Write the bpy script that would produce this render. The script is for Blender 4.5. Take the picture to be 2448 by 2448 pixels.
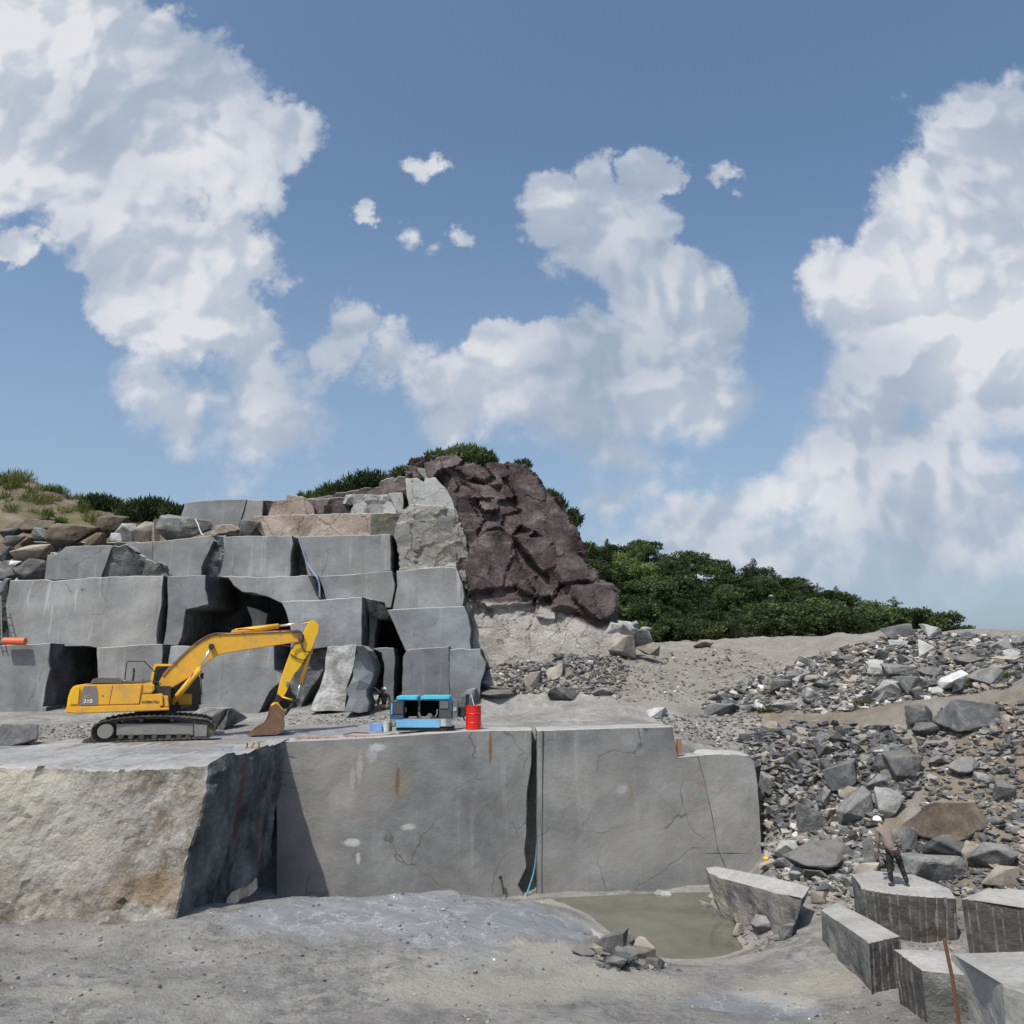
import bpy, bmesh, math, random
import numpy as np
from mathutils import Vector, Matrix, geometry
R = math.radians
for o in list(bpy.data.objects): bpy.data.objects.remove(o)
S = bpy.context.scene
COL = S.collection
# ------------------------------------------------------------------ camera
FP, CP, TH = 1900.6, 1224.0, R(11.09)          # focal length and centre in photo pixels, pitch
cam = bpy.data.cameras.new('camera'); co = bpy.data.objects.new('camera', cam); COL.objects.link(co)
cam.sensor_width = 36; cam.lens = 36*FP/2448; cam.clip_start = .1; cam.clip_end = 9000
co.location = (0, 0, 0); co.rotation_euler = (R(90)+TH, 0, 0); S.camera = co
S.view_settings.view_transform = 'Standard'; S.view_settings.look = 'None'
S.view_settings.gamma = 1; S.view_settings.use_curve_mapping = False
S.view_settings.exposure = 0.09
S.render.resolution_x = S.render.resolution_y = 1024
# ------------------------------------------------------------------ sun
SUN = Vector((.285, .44, -.85)).normalized()      # direction the light travels
sl = bpy.data.lights.new('sun', 'SUN'); sl.energy = 3.9; sl.angle = R(.6); sl.color = (1, .955, .89)
so = bpy.data.objects.new('sun', sl); COL.objects.link(so); so.rotation_euler = SUN.to_track_quat('-Z', 'Y').to_euler()
so.location = (-20, -20, 60)

def ray(x, y):
    u = (x-CP)/FP; v = (CP-y)/FP
    Y = math.cos(TH)-v*math.sin(TH); Z = math.sin(TH)+v*math.cos(TH)
    return u/Y, Z/Y
FR = {'N': (0, 0, 1), 'D': (0, 0, 2448/1932), '1': (0, 1100, 620/1932), '2': (100, 1400, 700/1932), '3': (600, 1060, 600/1932),
      '4': (1000, 1060, 600/1932), '5': (800, 1600, 400/1932), '6': (1400, 1250, 1048/1932), '7': (1700, 1700, 748/1932),
      '8': (0, 1700, 900/1932), '9': (600, 1700, 800/1932), 'a': (1200, 1700, 700/1808), 'b': (880, 1620, 300/1932)}
def px(fr, x, y):
    a, b, s = FR[fr]; return a+x*s, b+y*s
def atY(fr, x, y, Y):
    q = ray(*px(fr, x, y)); return Vector((q[0]*Y, Y, q[1]*Y))
def atZ(fr, x, y, z):
    q = ray(*px(fr, x, y)); Y = z/q[1]; return Vector((q[0]*Y, Y, z))
# ------------------------------------------------------------------ sky with clouds (world directions, gnomonic about +Y)
def build_world():
    w = bpy.data.worlds.new('World'); S.world = w; w.use_nodes = True
    N = w.node_tree.nodes; L = w.node_tree.links; N.clear()
    def nd(t, **k):
        n = N.new(t)
        for a, b in k.items(): setattr(n, a, b)
        return n
    def mth(op, a, b=None, c=None, clamp=False):
        n = nd('ShaderNodeMath', operation=op, use_clamp=clamp)
        for i, s in enumerate((a, b, c)):
            if s is None: continue
            if isinstance(s, (int, float)): n.inputs[i].default_value = s
            else: L.new(s, n.inputs[i])
        return n.outputs[0]
    out = nd('ShaderNodeOutputWorld'); bg = nd('ShaderNodeBackground'); L.new(bg.outputs[0], out.inputs[0])
    sky = nd('ShaderNodeTexSky', sky_type='NISHITA', sun_disc=False)
    sky.sun_elevation = math.asin(-SUN.z); sky.sun_rotation = math.atan2(-SUN.x, -SUN.y)
    sky.air_density = 1.0; sky.dust_density = 3.0; sky.ozone_density = 1.2; sky.altitude = 200
    tc = nd('ShaderNodeTexCoord'); sep = nd('ShaderNodeSeparateXYZ'); L.new(tc.outputs['Generated'], sep.inputs[0])
    yy = mth('MAXIMUM', mth('ABSOLUTE', sep.outputs[1]), .12)
    qx = mth('DIVIDE', sep.outputs[0], yy); qz = mth('DIVIDE', sep.outputs[2], yy)
    cb = nd('ShaderNodeCombineXYZ'); L.new(qx, cb.inputs[0]); L.new(qz, cb.inputs[1])
    q = cb.outputs[0]
    # clouds: x, y, rx, ry, angle, strength in the 1932 px picture grid
    E = [(60, 60, 330, 190, 20, 1.25), (20, 260, 260, 190, 0, 1.2), (250, 150, 230, 170, 25, 1.4), (390, 260, 200, 150, 15, 1.4), (500, 250, 105, 85, 0, 1.1),
         (210, 400, 250, 170, 25, 1.15), (390, 500, 145, 150, 20, 1.15), (300, 590, 190, 90, 30, 1.05), (420, 640, 110, 80, 0, 1.0), (470, 380, 80, 90, 0, .9),
         (330, 760, 190, 120, 15, .85), (500, 800, 210, 150, 20, .72), (600, 840, 120, 90, 30, .55), (30, 470, 60, 60, 30, .9),
         (808, 318, 50, 62, 20, .78), (720, 410, 34, 30, 20, .55), (795, 475, 50, 66, 20, .5), (875, 443, 38, 32, 0, .55), (1342, 338, 50, 36, -15, .5),
         (650, 625, 75, 92, -15, 1.0), (720, 670, 100, 70, 20, .8),
         (1060, 380, 120, 75, 15, 1.0), (1120, 345, 60, 70, 0, .95), (1222, 335, 62, 58, 0, .98), (1160, 440, 150, 130, 0, 1.25), (1240, 550, 150, 130, 20, 1.25), (1170, 640, 170, 120, 0, 1.1), (1310, 620, 120, 110, 0, 1.0),
         (1250, 730, 260, 180, 10, .95), (980, 660, 150, 76, -8, 1.1), (850, 710, 140, 100, 0, 1.05), (1040, 760, 190, 130, 0, .88), (1150, 850, 230, 120, 10, .75), (860, 810, 90, 70, 0, .7),
         (1900, 330, 170, 210, -30, 1.4), (1960, 560, 260, 260, 0, 1.5), (1790, 420, 180, 160, -30, 1.2), (1690, 560, 200, 160, -20, 1.2), (1830, 640, 330, 280, 0, 1.25), (1640, 740, 160, 130, 0, 1.1),
         (1620, 880, 200, 140, -15, 1.1), (1480, 960, 230, 85, -8, .95), (1290, 995, 260, 60, -4, .72), (1780, 960, 380, 230, 0, 1.1), (2150, 500, 330, 500, 0, 1.25),
         (-250, 200, 330, 420, 0, 1.2), (1150, 930, 150, 60, 0, .62), (1450, 1080, 420, 90, 8, .8)]
    def billow(src, sc, det):
        vo = nd('ShaderNodeTexVoronoi', voronoi_dimensions='2D', feature='SMOOTH_F1'); vo.inputs['Scale'].default_value = sc; vo.inputs['Detail'].default_value = det; vo.inputs['Roughness'].default_value = .55; vo.inputs['Lacunarity'].default_value = 2.3
        vo.inputs['Smoothness'].default_value = .35; L.new(src, vo.inputs['Vector']); return mth('SUBTRACT', 1.0, vo.outputs['Distance'])
    def field(off, det, name):
        g = nd('ShaderNodeVectorMath', operation='ADD'); L.new(q, g.inputs[0]); g.inputs[1].default_value = off
        p0 = g.outputs[0]
        n1 = nd('ShaderNodeTexNoise', noise_dimensions='2D'); n1.inputs['Scale'].default_value = 5.5; n1.inputs['Detail'].default_value = det; n1.inputs['Roughness'].default_value = .64
        L.new(p0, n1.inputs['Vector'])
        wv = nd('ShaderNodeVectorMath', operation='SUBTRACT'); L.new(n1.outputs['Color'], wv.inputs[0]); wv.inputs[1].default_value = (.5, .5, .5)
        ws = nd('ShaderNodeVectorMath', operation='MULTIPLY'); L.new(wv.outputs[0], ws.inputs[0]); ws.inputs[1].default_value = (.17, .17, 0)
        wa = nd('ShaderNodeVectorMath', operation='ADD'); L.new(p0, wa.inputs[0]); L.new(ws.outputs[0], wa.inputs[1])
        p = wa.outputs[0]
        acc = None
        for (x, y, rx, ry, an, st) in E:
            k = 2448/1932
            c = ray(x*k, y*k); c1 = ray((x+20)*k, y*k); c2 = ray(x*k, (y-20)*k)
            sx = rx*(c1[0]-c[0])/20; sy = ry*(c2[1]-c[1])/20
            mp = nd('ShaderNodeMapping', vector_type='TEXTURE')
            mp.inputs['Location'].default_value = (c[0], c[1], 0); mp.inputs['Rotation'].default_value = (0, 0, R(-an)); mp.inputs['Scale'].default_value = (sx, sy, 1)
            if acc is None: L.new(p, mp.inputs['Vector'])
            else:                                  # keeps the chain sequential (the shader stack is small)
                sq = nd('ShaderNodeVectorMath', operation='MULTIPLY_ADD'); L.new(acc, sq.inputs[0]); sq.inputs[1].default_value = (1e-7, 1e-7, 1e-7); L.new(p, sq.inputs[2])
                L.new(sq.outputs[0], mp.inputs['Vector'])
            ln = nd('ShaderNodeVectorMath', operation='LENGTH'); L.new(mp.outputs[0], ln.inputs[0])
            v = mth('MULTIPLY_ADD', ln.outputs['Value'], -st, st)
            if acc is None: acc = v
            else: acc = mth('SMOOTH_MAX', acc, v, .12)
        n2 = nd('ShaderNodeTexNoise', noise_dimensions='2D'); n2.inputs['Scale'].default_value = 9; n2.inputs['Detail'].default_value = det; n2.inputs['Roughness'].default_value = .62
        L.new(p0, n2.inputs['Vector'])
        return mth('ADD', mth('ADD', acc, mth('MULTIPLY', mth('SUBTRACT', n2.outputs[0], .5), .42)), mth('MULTIPLY', mth('SUBTRACT', billow(p0, 6.5, 3.5), .42), .46)), n2.outputs[0]
    f0, nz = field((0, 0, 0), 11, 'a')
    ga = nd('ShaderNodeVectorMath', operation='ADD'); L.new(q, ga.inputs[0]); ga.inputs[1].default_value = (-.016, .022, 0)     # a step towards the sun
    def lo(src):
        w1 = nd('ShaderNodeTexNoise', noise_dimensions='2D'); w1.inputs['Scale'].default_value = 4; w1.inputs['Detail'].default_value = 5; w1.inputs['Roughness'].default_value = .5; L.new(src, w1.inputs['Vector'])
        w2 = nd('ShaderNodeVectorMath', operation='MULTIPLY_ADD'); L.new(w1.outputs['Color'], w2.inputs[0]); w2.inputs[1].default_value = (.16, .16, 0); L.new(src, w2.inputs[2])
        return billow(w2.outputs[0], 5.0, 2.5)
    nl0 = lo(q); nl1 = lo(ga.outputs[0])
    dens = nd('ShaderNodeMapRange', interpolation_type='SMOOTHSTEP'); L.new(f0, dens.inputs[0]); dens.inputs[1].default_value = -.08
    sf = nd('ShaderNodeMapRange', interpolation_type='SMOOTHSTEP'); L.new(qz, sf.inputs[0]); sf.inputs[1].default_value = .12; sf.inputs[2].default_value = .52; sf.inputs[3].default_value = .62; sf.inputs[4].default_value = .24; L.new(sf.outputs[0], dens.inputs[2])
    lit = nd('ShaderNodeMapRange', interpolation_type='SMOOTHSTEP'); L.new(mth('SUBTRACT', nl0, nl1), lit.inputs[0]); lit.inputs[1].default_value = -.20; lit.inputs[2].default_value = .20
    thick = nd('ShaderNodeMapRange', interpolation_type='SMOOTHSTEP'); L.new(f0, thick.inputs[0]); thick.inputs[1].default_value = .2; thick.inputs[2].default_value = 1.05
    # big soft light and shade inside the clouds
    n3 = nd('ShaderNodeTexNoise', noise_dimensions='2D'); n3.inputs['Scale'].default_value = 3.2; n3.inputs['Detail'].default_value = 2.5; n3.inputs['Roughness'].default_value = .5
    L.new(q, n3.inputs['Vector'])
    hgt = nd('ShaderNodeMapRange'); L.new(qz, hgt.inputs[0]); hgt.inputs[1].default_value = 0.; hgt.inputs[2].default_value = .8
    b = mth('MULTIPLY_ADD', lit.outputs[0], .40, .235)
    b = mth('ADD', b, mth('MULTIPLY', mth('SUBTRACT', n3.outputs[0], .5), 1.35))
    b = mth('ADD', b, mth('MULTIPLY', hgt.outputs[0], .22))
    b = mth('ADD', b, mth('MULTIPLY', thick.outputs[0], .14), clamp=True)
    cr = nd('ShaderNodeValToRGB'); L.new(b, cr.inputs[0]); e = cr.color_ramp.elements
    e[0].position = .08; e[0].color = (.38, .47, .60, 1); e[1].position = .95; e[1].color = (.86, .87, .91, 1)
    m = e.new(.5); m.color = (.55, .61, .72, 1)
    cs = nd('ShaderNodeVectorMath', operation='SCALE'); L.new(cr.outputs[0], cs.inputs[0]); cs.inputs['Scale'].default_value = 8.4
    # sky colour
    tint = nd('ShaderNodeVectorMath', operation='MULTIPLY'); L.new(sky.outputs[0], tint.inputs[0]); tint.inputs[1].default_value = (1.24, 1.38, 1.42)
    hz = nd('ShaderNodeMapRange', interpolation_type='SMOOTHSTEP'); L.new(qz, hz.inputs[0]); hz.inputs[1].default_value = -.02; hz.inputs[2].default_value = .75; hz.inputs[3].default_value = .62; hz.inputs[4].default_value = 0
    hm = nd('ShaderNodeMix', data_type='RGBA'); L.new(hz.outputs[0], hm.inputs[0]); L.new(tint.outputs[0], hm.inputs[6]); hm.inputs[7].default_value = (3.3, 4.3, 5.6, 1)
    dn = nd('ShaderNodeMapRange'); L.new(hgt.outputs[0], dn.inputs[0]); dn.inputs[3].default_value = .92; dn.inputs[4].default_value = .97
    mx = nd('ShaderNodeMix', data_type='RGBA'); L.new(mth('MULTIPLY', dens.outputs[0], dn.outputs[0]), mx.inputs[0]); L.new(hm.outputs[2], mx.inputs[6]); L.new(cs.outputs[0], mx.inputs[7])
    L.new(mx.outputs[2], bg.inputs[0]); bg.inputs[1].default_value = .10
    w.cycles.sampling_method = 'MANUAL'; w.cycles.sample_map_resolution = 512
build_world()
# ------------------------------------------------------------------ numpy noise
def _hash(ix, iy, iz, seed):
    h = (ix.astype(np.int64)*374761393 + iy.astype(np.int64)*668265263 + iz.astype(np.int64)*2147483647 + seed*1442695041) & 0xffffffff
    h = ((h ^ (h >> 13))*1274126177) & 0xffffffff
    h = ((h ^ (h >> 16))*2246822519) & 0xffffffff
    return ((h ^ (h >> 15)) & 0xffffff)/float(0xffffff)
def vnoise(x, y, z=0, seed=0):
    x = np.asarray(x, float); y = np.asarray(y, float)+0*x; z = np.asarray(z, float)+0*x
    a, b, c = np.floor(x), np.floor(y), np.floor(z); fx, fy, fz = x-a, y-b, z-c
    fx = fx*fx*(3-2*fx); fy = fy*fy*(3-2*fy); fz = fz*fz*(3-2*fz)
    r = 0
    for i in (0, 1):
        for j in (0, 1):
            for k in (0, 1):
                r = r + _hash(a+i, b+j, c+k, seed)*(fx if i else 1-fx)*(fy if j else 1-fy)*(fz if k else 1-fz)
    return r*2-1
def fbm(x, y, z=0, sc=1., oc=4, seed=0, ro=.5):
    r = 0; am = 1; t = 0
    x = np.asarray(x, float)*sc; y = np.asarray(y, float)*sc; z = np.asarray(z, float)*sc
    for i in range(oc):
        r = r+am*vnoise(x, y, z, seed+i*17); t += am; am *= ro; x = x*2.03+3.1; y = y*2.03+7.7; z = z*2.03+1.3
    return r/t
def facets(x, z, cell, seed, tilt=.3, amp=.3, crack=.0, stretch=1.0):
    """angular rock relief: each voronoi cell a tilted plane at its own depth; returns (offset, crack 0..1)"""
    x = np.asarray(x, float); z = np.asarray(z, float)
    xs = x/cell; zs = z/(cell*stretch); ix = np.floor(xs); iz = np.floor(zs)
    best = np.full(x.shape, 1e9); sec = best.copy(); off = np.zeros(x.shape)
    for i in (-1, 0, 1):
        for j in (-1, 0, 1):
            a, b = ix+i, iz+j; o = a*0
            cx = a+.1+.8*_hash(a, b, o, seed); cz = b+.1+.8*_hash(a, b, o, seed+1)
            d = np.hypot(xs-cx, zs-cz); h = (_hash(a, b, o, seed+2)*2-1)*amp
            tx = (_hash(a, b, o, seed+3)*2-1)*tilt; tz = (_hash(a, b, o, seed+4)*2-1)*tilt
            v = h+tx*(xs-cx)*cell+tz*(zs-cz)*cell*stretch
            m = d < best
            sec = np.where(m, best, np.minimum(sec, d)); off = np.where(m, v, off); best = np.where(m, d, best)
    return off, np.clip(1-(sec-best)/max(crack, 1e-6), 0, 1) if crack else 0*off
def sstep(a, b, x): t = np.clip((x-a)/(b-a), 0, 1); return t*t*(3-2*t)
# ------------------------------------------------------------------ object helpers
def tag(o, label=None, cat=None, group=None, kind=None):
    if label: o['label'] = label
    if cat: o['category'] = cat
    if group: o['group'] = group
    if kind: o['kind'] = kind
    return o
def mkobj(name, me, mats, parent=None, recentre=True):
    for m in (mats if isinstance(mats, (list, tuple)) else [mats]): me.materials.append(m)
    o = bpy.data.objects.new(name, me); COL.objects.link(o)
    if parent is not None: o.parent = parent
    elif recentre and len(me.vertices):
        n = len(me.vertices); a = np.empty(n*3); me.vertices.foreach_get('co', a); a = a.reshape(-1, 3)
        c = Vector(((a[:, 0].min()+a[:, 0].max())/2, (a[:, 1].min()+a[:, 1].max())/2, a[:, 2].min()))
        me.transform(Matrix.Translation(-c)); o.location = c
    return o
def bmobj(name, bm, mats, parent=None, smooth=False):
    me = bpy.data.meshes.new(name); bm.normal_update(); bm.to_mesh(me); bm.free()
    if smooth: me.polygons.foreach_set('use_smooth', [True]*len(me.polygons))
    return mkobj(name, me, mats, parent)
def empty(name, loc, rot=(0, 0, 0)):
    o = bpy.data.objects.new(name, None); COL.objects.link(o); o.location = loc; o.rotation_euler = rot; o.empty_display_size = .3
    return o
def box(bm, c, s, rot=None, bev=0):
    m = Matrix.Translation(c) @ (rot.to_4x4() if rot else Matrix()) @ Matrix.Diagonal((*s, 1))
    v = bmesh.ops.create_cube(bm, size=1, matrix=m)['verts']
    if bev:
        es = list({e for x in v for e in x.link_edges})
        bmesh.ops.bevel(bm, geom=es, offset=bev, segments=2, affect='EDGES')
def tube(bm, pts, r, seg=8, caps=True, r2=None):
    pts = [Vector(p) for p in pts]; rings = []
    for i, p in enumerate(pts):
        t = (pts[min(i+1, len(pts)-1)]-pts[max(i-1, 0)]).normalized()
        u = t.cross(Vector((0, 0, 1)));
        if u.length < 1e-3: u = t.cross(Vector((0, 1, 0)))
        u.normalize(); w = t.cross(u); rr = r if r2 is None else r+(r2-r)*i/(len(pts)-1)
        rings.append([bm.verts.new(p+rr*(math.cos(2*math.pi*k/seg)*u+math.sin(2*math.pi*k/seg)*w)) for k in range(seg)])
    for a, b in zip(rings, rings[1:]):
        for k in range(seg): bm.faces.new((a[k], a[(k+1) % seg], b[(k+1) % seg], b[k]))
    if caps: bm.faces.new(rings[0][::-1]); bm.faces.new(rings[-1])
def spline(pts, n=8):
    P = [Vector(p) for p in pts]; P = [P[0]*2-P[1]]+P+[P[-1]*2-P[-2]]; out = []
    for i in range(1, len(P)-2):
        for k in range(n):
            t = k/n; a, b, c, d = P[i-1:i+3]
            out.append(.5*((2*b)+(c-a)*t+(2*a-5*b+4*c-d)*t*t+(3*b-a-3*c+d)*t**3))
    out.append(P[-2]); return out
def prism(bm, poly, y0, y1, bev=0):
    """poly = (x, z) list, extruded along y"""
    a = [bm.verts.new((p[0], y0, p[1])) for p in poly]; b = [bm.verts.new((p[0], y1, p[1])) for p in poly]
    n = len(poly); fs = [bm.faces.new(a), bm.faces.new(b[::-1])]
    for i in range(n): fs.append(bm.faces.new((a[(i+1) % n], a[i], b[i], b[(i+1) % n])))
    bmesh.ops.recalc_face_normals(bm, faces=fs)
    if bev: bmesh.ops.bevel(bm, geom=[e for f in fs[:2] for e in f.edges], offset=bev, segments=2, affect='EDGES')
# ------------------------------------------------------------------ materials
class NT:
    def __init__(s, name, rough=.85, spec=.3):
        s.m = bpy.data.materials.new(name); s.m.use_nodes = True; s.t = s.m.node_tree; s.N = s.t.nodes; s.L = s.t.links
        s.b = s.N['Principled BSDF']; s.b.inputs['Roughness'].default_value = rough; s.b.inputs['Specular IOR Level'].default_value = spec
        s.geo = s.N.new('ShaderNodeNewGeometry'); s.pos = s.geo.outputs['Position']
    def set(s, i, v):
        if isinstance(v, bpy.types.NodeSocket): s.L.new(v, i)
        elif v is not None:
            if i.type == 'RGBA' and len(v) == 3: v = (*v, 1)
            i.default_value = v
    def math(s, op, a, b=None, c=None, clamp=False):
        n = s.N.new('ShaderNodeMath'); n.operation = op; n.use_clamp = clamp
        for i, v in enumerate((a, b, c)): s.set(n.inputs[i], v)
        return n.outputs[0]
    def vmul(s, v, k):
        n = s.N.new('ShaderNodeVectorMath'); n.operation = 'MULTIPLY'; s.set(n.inputs[0], v); n.inputs[1].default_value = k; return n.outputs[0]
    def noise(s, sc, det=5, ro=.6, vec=None, col=False, dist=0):
        n = s.N.new('ShaderNodeTexNoise'); s.L.new(vec or s.pos, n.inputs['Vector']); n.inputs['Scale'].default_value = sc
        n.inputs['Detail'].default_value = det; n.inputs['Roughness'].default_value = ro; n.inputs['Distortion'].default_value = dist
        return n.outputs['Color' if col else 0]
    def voro(s, sc, feat='F1', vec=None, out=0):
        n = s.N.new('ShaderNodeTexVoronoi'); n.feature = feat; s.L.new(vec or s.pos, n.inputs['Vector']); n.inputs['Scale'].default_value = sc; return n.outputs[out]
    def mr(s, v, a, b, c=0., d=1., sm=False):
        n = s.N.new('ShaderNodeMapRange'); n.interpolation_type = 'SMOOTHSTEP' if sm else 'LINEAR'
        for i, x in enumerate((v, a, b, c, d)): s.set(n.inputs[i], x)
        return n.outputs[0]
    def mix(s, f, a, b, mode='MIX'):
        n = s.N.new('ShaderNodeMix'); n.data_type = 'RGBA'; n.blend_type = mode
        s.set(n.inputs[0], f); s.set(n.inputs[6], a); s.set(n.inputs[7], b); return n.outputs[2]
    def ramp(s, v, stops):
        n = s.N.new('ShaderNodeValToRGB'); s.L.new(v, n.inputs[0]); e = n.color_ramp.elements
        while len(e) < len(stops): e.new(.5)
        for k, (p, c) in zip(e, stops): k.position = p; k.color = (*c, 1)
        return n.outputs[0]
    def bump(s, h, dist=.02, st=1.):
        n = s.N.new('ShaderNodeBump'); n.inputs['Distance'].default_value = dist; n.inputs['Strength'].default_value = st; s.L.new(h, n.inputs['Height']); s.L.new(n.outputs[0], s.b.inputs['Normal'])
    def attr(s, name):
        n = s.N.new('ShaderNodeAttribute'); n.attribute_name = name; return n.outputs['Fac']
    def objrand(s): return s.N.new('ShaderNodeObjectInfo').outputs['Random']
    def spot(s, c, r, edge=.5):
        """soft ball mask about a world point, radii r, edge broken by noise"""
        mp = s.N.new('ShaderNodeMapping'); mp.vector_type = 'TEXTURE'; mp.inputs['Location'].default_value = c; mp.inputs['Scale'].default_value = r; s.L.new(s.pos, mp.inputs['Vector'])
        l = s.N.new('ShaderNodeVectorMath'); l.operation = 'LENGTH'; s.L.new(mp.outputs[0], l.inputs[0])
        w = s.math('ADD', l.outputs['Value'], s.math('MULTIPLY', s.math('SUBTRACT', s.noise(max(2.2, min(14, 1.1/min(r[0], r[2]))), 6, .7), .5), 1.6))
        return s.mr(w, 1-edge, 1.0, 1, 0)
    def done(s, col): s.set(s.b.inputs['Base Color'], col); return s.m
def plain(name, col, rough=.5, metal=0, spec=.4, dirt=0, dirtcol=(.25, .21, .16), sc=3):
    t = NT(name, rough, spec); t.b.inputs['Metallic'].default_value = metal
    if dirt:
        f = t.mr(t.noise(sc, 7, .7), .5-.02, .78, 0, dirt); c = t.mix(f, col, dirtcol)
        f2 = t.noise(sc*5, 3); c = t.mix(.25, c, t.mix(f2, (.0, .0, .0), (1, 1, 1)), 'SOFT_LIGHT'); t.bump(f2, .004, .5)
        t.set(t.b.inputs['Roughness'], t.mr(f, 0, 1, rough, .9)); return t.done(c)
    return t.done(col)
def cut_stone(name, base=(.215, .222, .228), spots=(), streak=.6, scr=.6, warm=.35):
    """sawn / split grey stone face: mottling, dust run down, white scratches, drill scars"""
    t = NT(name, .8, .25)
    r = t.objrand()
    a = t.noise(.55, 6, .62); c = t.ramp(a, [(.32, tuple(x*.68 for x in base)), (.52, base), (.68, tuple(x*1.32 for x in base))])
    wm = t.mr(t.noise(.22, 3, .5), .45, .75, 0, warm, True); c = t.mix(wm, c, (.30, .275, .235))
    sv = t.vmul(t.pos, (3.2, 3.2, .16)); st = t.mr(t.noise(1., 5, .65, sv), .56, .74, 0, streak, True); c = t.mix(st, c, (.40, .40, .385))
    sd = t.vmul(t.pos, (2.1, 2.1, .13)); sk = t.mr(t.noise(1.3, 5, .6, sd), .58, .8, 0, streak, True); c = t.mix(sk, c, (.13, .13, .13))
    rt = t.mr(t.noise(.9, 5, .7, t.vmul(t.pos, (1.6, 1.6, .35))), .66, .78, 0, .45, True); c = t.mix(rt, c, (.30, .21, .12))
    # chips and scratches
    ch = t.mr(t.noise(2.3, 8, .72, t.vmul(t.pos, (1, 1, .6)), dist=.6), .695, .73, 0, scr); c = t.mix(ch, c, (.58, .58, .56))
    wv = t.N.new('ShaderNodeVectorMath'); wv.operation = 'ADD'; t.L.new(t.pos, wv.inputs[0]); t.L.new(t.vmul(t.noise(.7, 3, .5, col=True), (1.2, 1.2, 1.2)), wv.inputs[1])
    cm = t.math('MULTIPLY', t.mr(t.voro(.33, 'DISTANCE_TO_EDGE', wv.outputs[0]), 0, .008, .75, 0), t.mr(t.noise(.7, 2), .5, .58)); c = t.mix(cm, c, (.07, .07, .07))
    fr = t.noise(22, 3, .7); c = t.mix(.35, c, t.mix(fr, (.1, .1, .1), (.9, .9, .9)), 'SOFT_LIGHT')
    c = t.mix(1, c, t.mix(r, (.84, .84, .85), (1.14, 1.13, 1.11)), 'MULTIPLY')
    for cc, rr, col, k in spots: c = t.mix(t.math('MULTIPLY', t.spot(cc, rr), k), c, col)
    h = t.math('ADD', t.math('MULTIPLY', t.noise(1.2, 7, .62), .6), t.math('MULTIPLY', t.noise(14, 4, .7), .12))
    t.bump(h, .10, .8)
    return t.done(c)
def rough_rock(name, cols, sc=.9, bump=.12, spots=(), speck=None, crack=0, rnd=.2, dust=None, fine=9):
    t = NT(name, .92, .15)
    a = t.noise(sc, 8, .66, dist=.4); n = len(cols)
    c = t.ramp(a, [(.3+.42*i/(n-1), x) for i, x in enumerate(cols)])
    if speck:
        m = t.mr(t.noise(sc*5, 6, .75), .56, .66, 0, .7); c = t.mix(m, c, speck)
    b2 = t.mr(t.noise(fine, 6, .75), .3, .7, .62, 1.3); c = t.mix(1, c, t.mix(b2, (0, 0, 0), (1, 1, 1)), 'MULTIPLY') if False else t.mix(.55, c, t.mix(t.noise(fine, 6, .75), (.05, .05, .05), (.95, .95, .95)), 'OVERLAY')
    if crack:
        wv = t.N.new('ShaderNodeVectorMath'); wv.operation = 'ADD'; t.L.new(t.pos, wv.inputs[0]); t.L.new(t.vmul(t.noise(1.6, 4, .6, col=True), (.9, .9, .9)), wv.inputs[1])
        d = t.voro(crack, 'DISTANCE_TO_EDGE', wv.outputs[0]); cm = t.mr(d, .0, .022, .8, 0); c = t.mix(cm, c, tuple(x*.28 for x in cols[0]))
    for cc, rr, col, k in spots: c = t.mix(t.math('MULTIPLY', t.spot(cc, rr), k), c, col)
    if dust is not None:
        nz = t.N.new('ShaderNodeSeparateXYZ'); t.L.new(t.geo.outputs['Normal'], nz.inputs[0])
        f = t.math('MULTIPLY', t.mr(nz.outputs[2], .55, .95, 0, .75, True), t.mr(t.noise(2.5, 5, .7), .35, .6, .3, 1)); c = t.mix(f, c, dust)
    c = t.mix(1, c, t.mix(t.objrand(), (1-rnd,)*3, (1+rnd,)*3), 'MULTIPLY')
    h = t.math('ADD', t.noise(sc*2.2, 8, .68), t.math('MULTIPLY', t.noise(fine*1.5, 5, .7), .25)); t.bump(h, bump, 1)
    return t.done(c)
M = {}
M['top'] = rough_rock('dusty_top', [(.25, .24, .225), (.33, .32, .30), (.41, .395, .36)], .8, .03)
M['dark'] = rough_rock('recess_shade_rock', [(.018, .019, .021), (.045, .047, .05), (.10, .103, .105)], .8, .22, rnd=.12)  # rock inside the wall openings; the recess shade is put into its near-black colour
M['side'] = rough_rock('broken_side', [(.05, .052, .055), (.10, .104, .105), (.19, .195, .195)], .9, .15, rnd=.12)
M['cut'] = cut_stone('cut_stone')
M['cutw'] = cut_stone('cut_stone_streaked', (.215, .221, .225), streak=.9, scr=.8)
M['cutb'] = cut_stone('cut_stone_cool', (.195, .208, .220), streak=.4, scr=.5, warm=.1)
M['pink'] = rough_rock('weathered_pink_face', [(.17, .13, .105), (.29, .235, .20), (.36, .32, .28)], .7, .08, speck=(.42, .38, .33), crack=.55)
M['tan'] = rough_rock('mottled_tan_face', [(.09, .09, .085), (.19, .178, .155), (.24, .235, .225), (.33, .29, .24)], .9, .14, crack=.5)
M['olive'] = rough_rock('olive_stained_rock', [(.05, .055, .05), (.10, .10, .08), (.24, .20, .12)], .8, .14)
M['pale'] = rough_rock('pale_grey_face', [(.24, .24, .23), (.35, .35, .34), (.44, .44, .42)], .8, .06, crack=.7)
M['white'] = rough_rock('white_mottled_slab', [(.20, .20, .19), (.40, .40, .385), (.72, .73, .73)], 1.1, .12)
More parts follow.
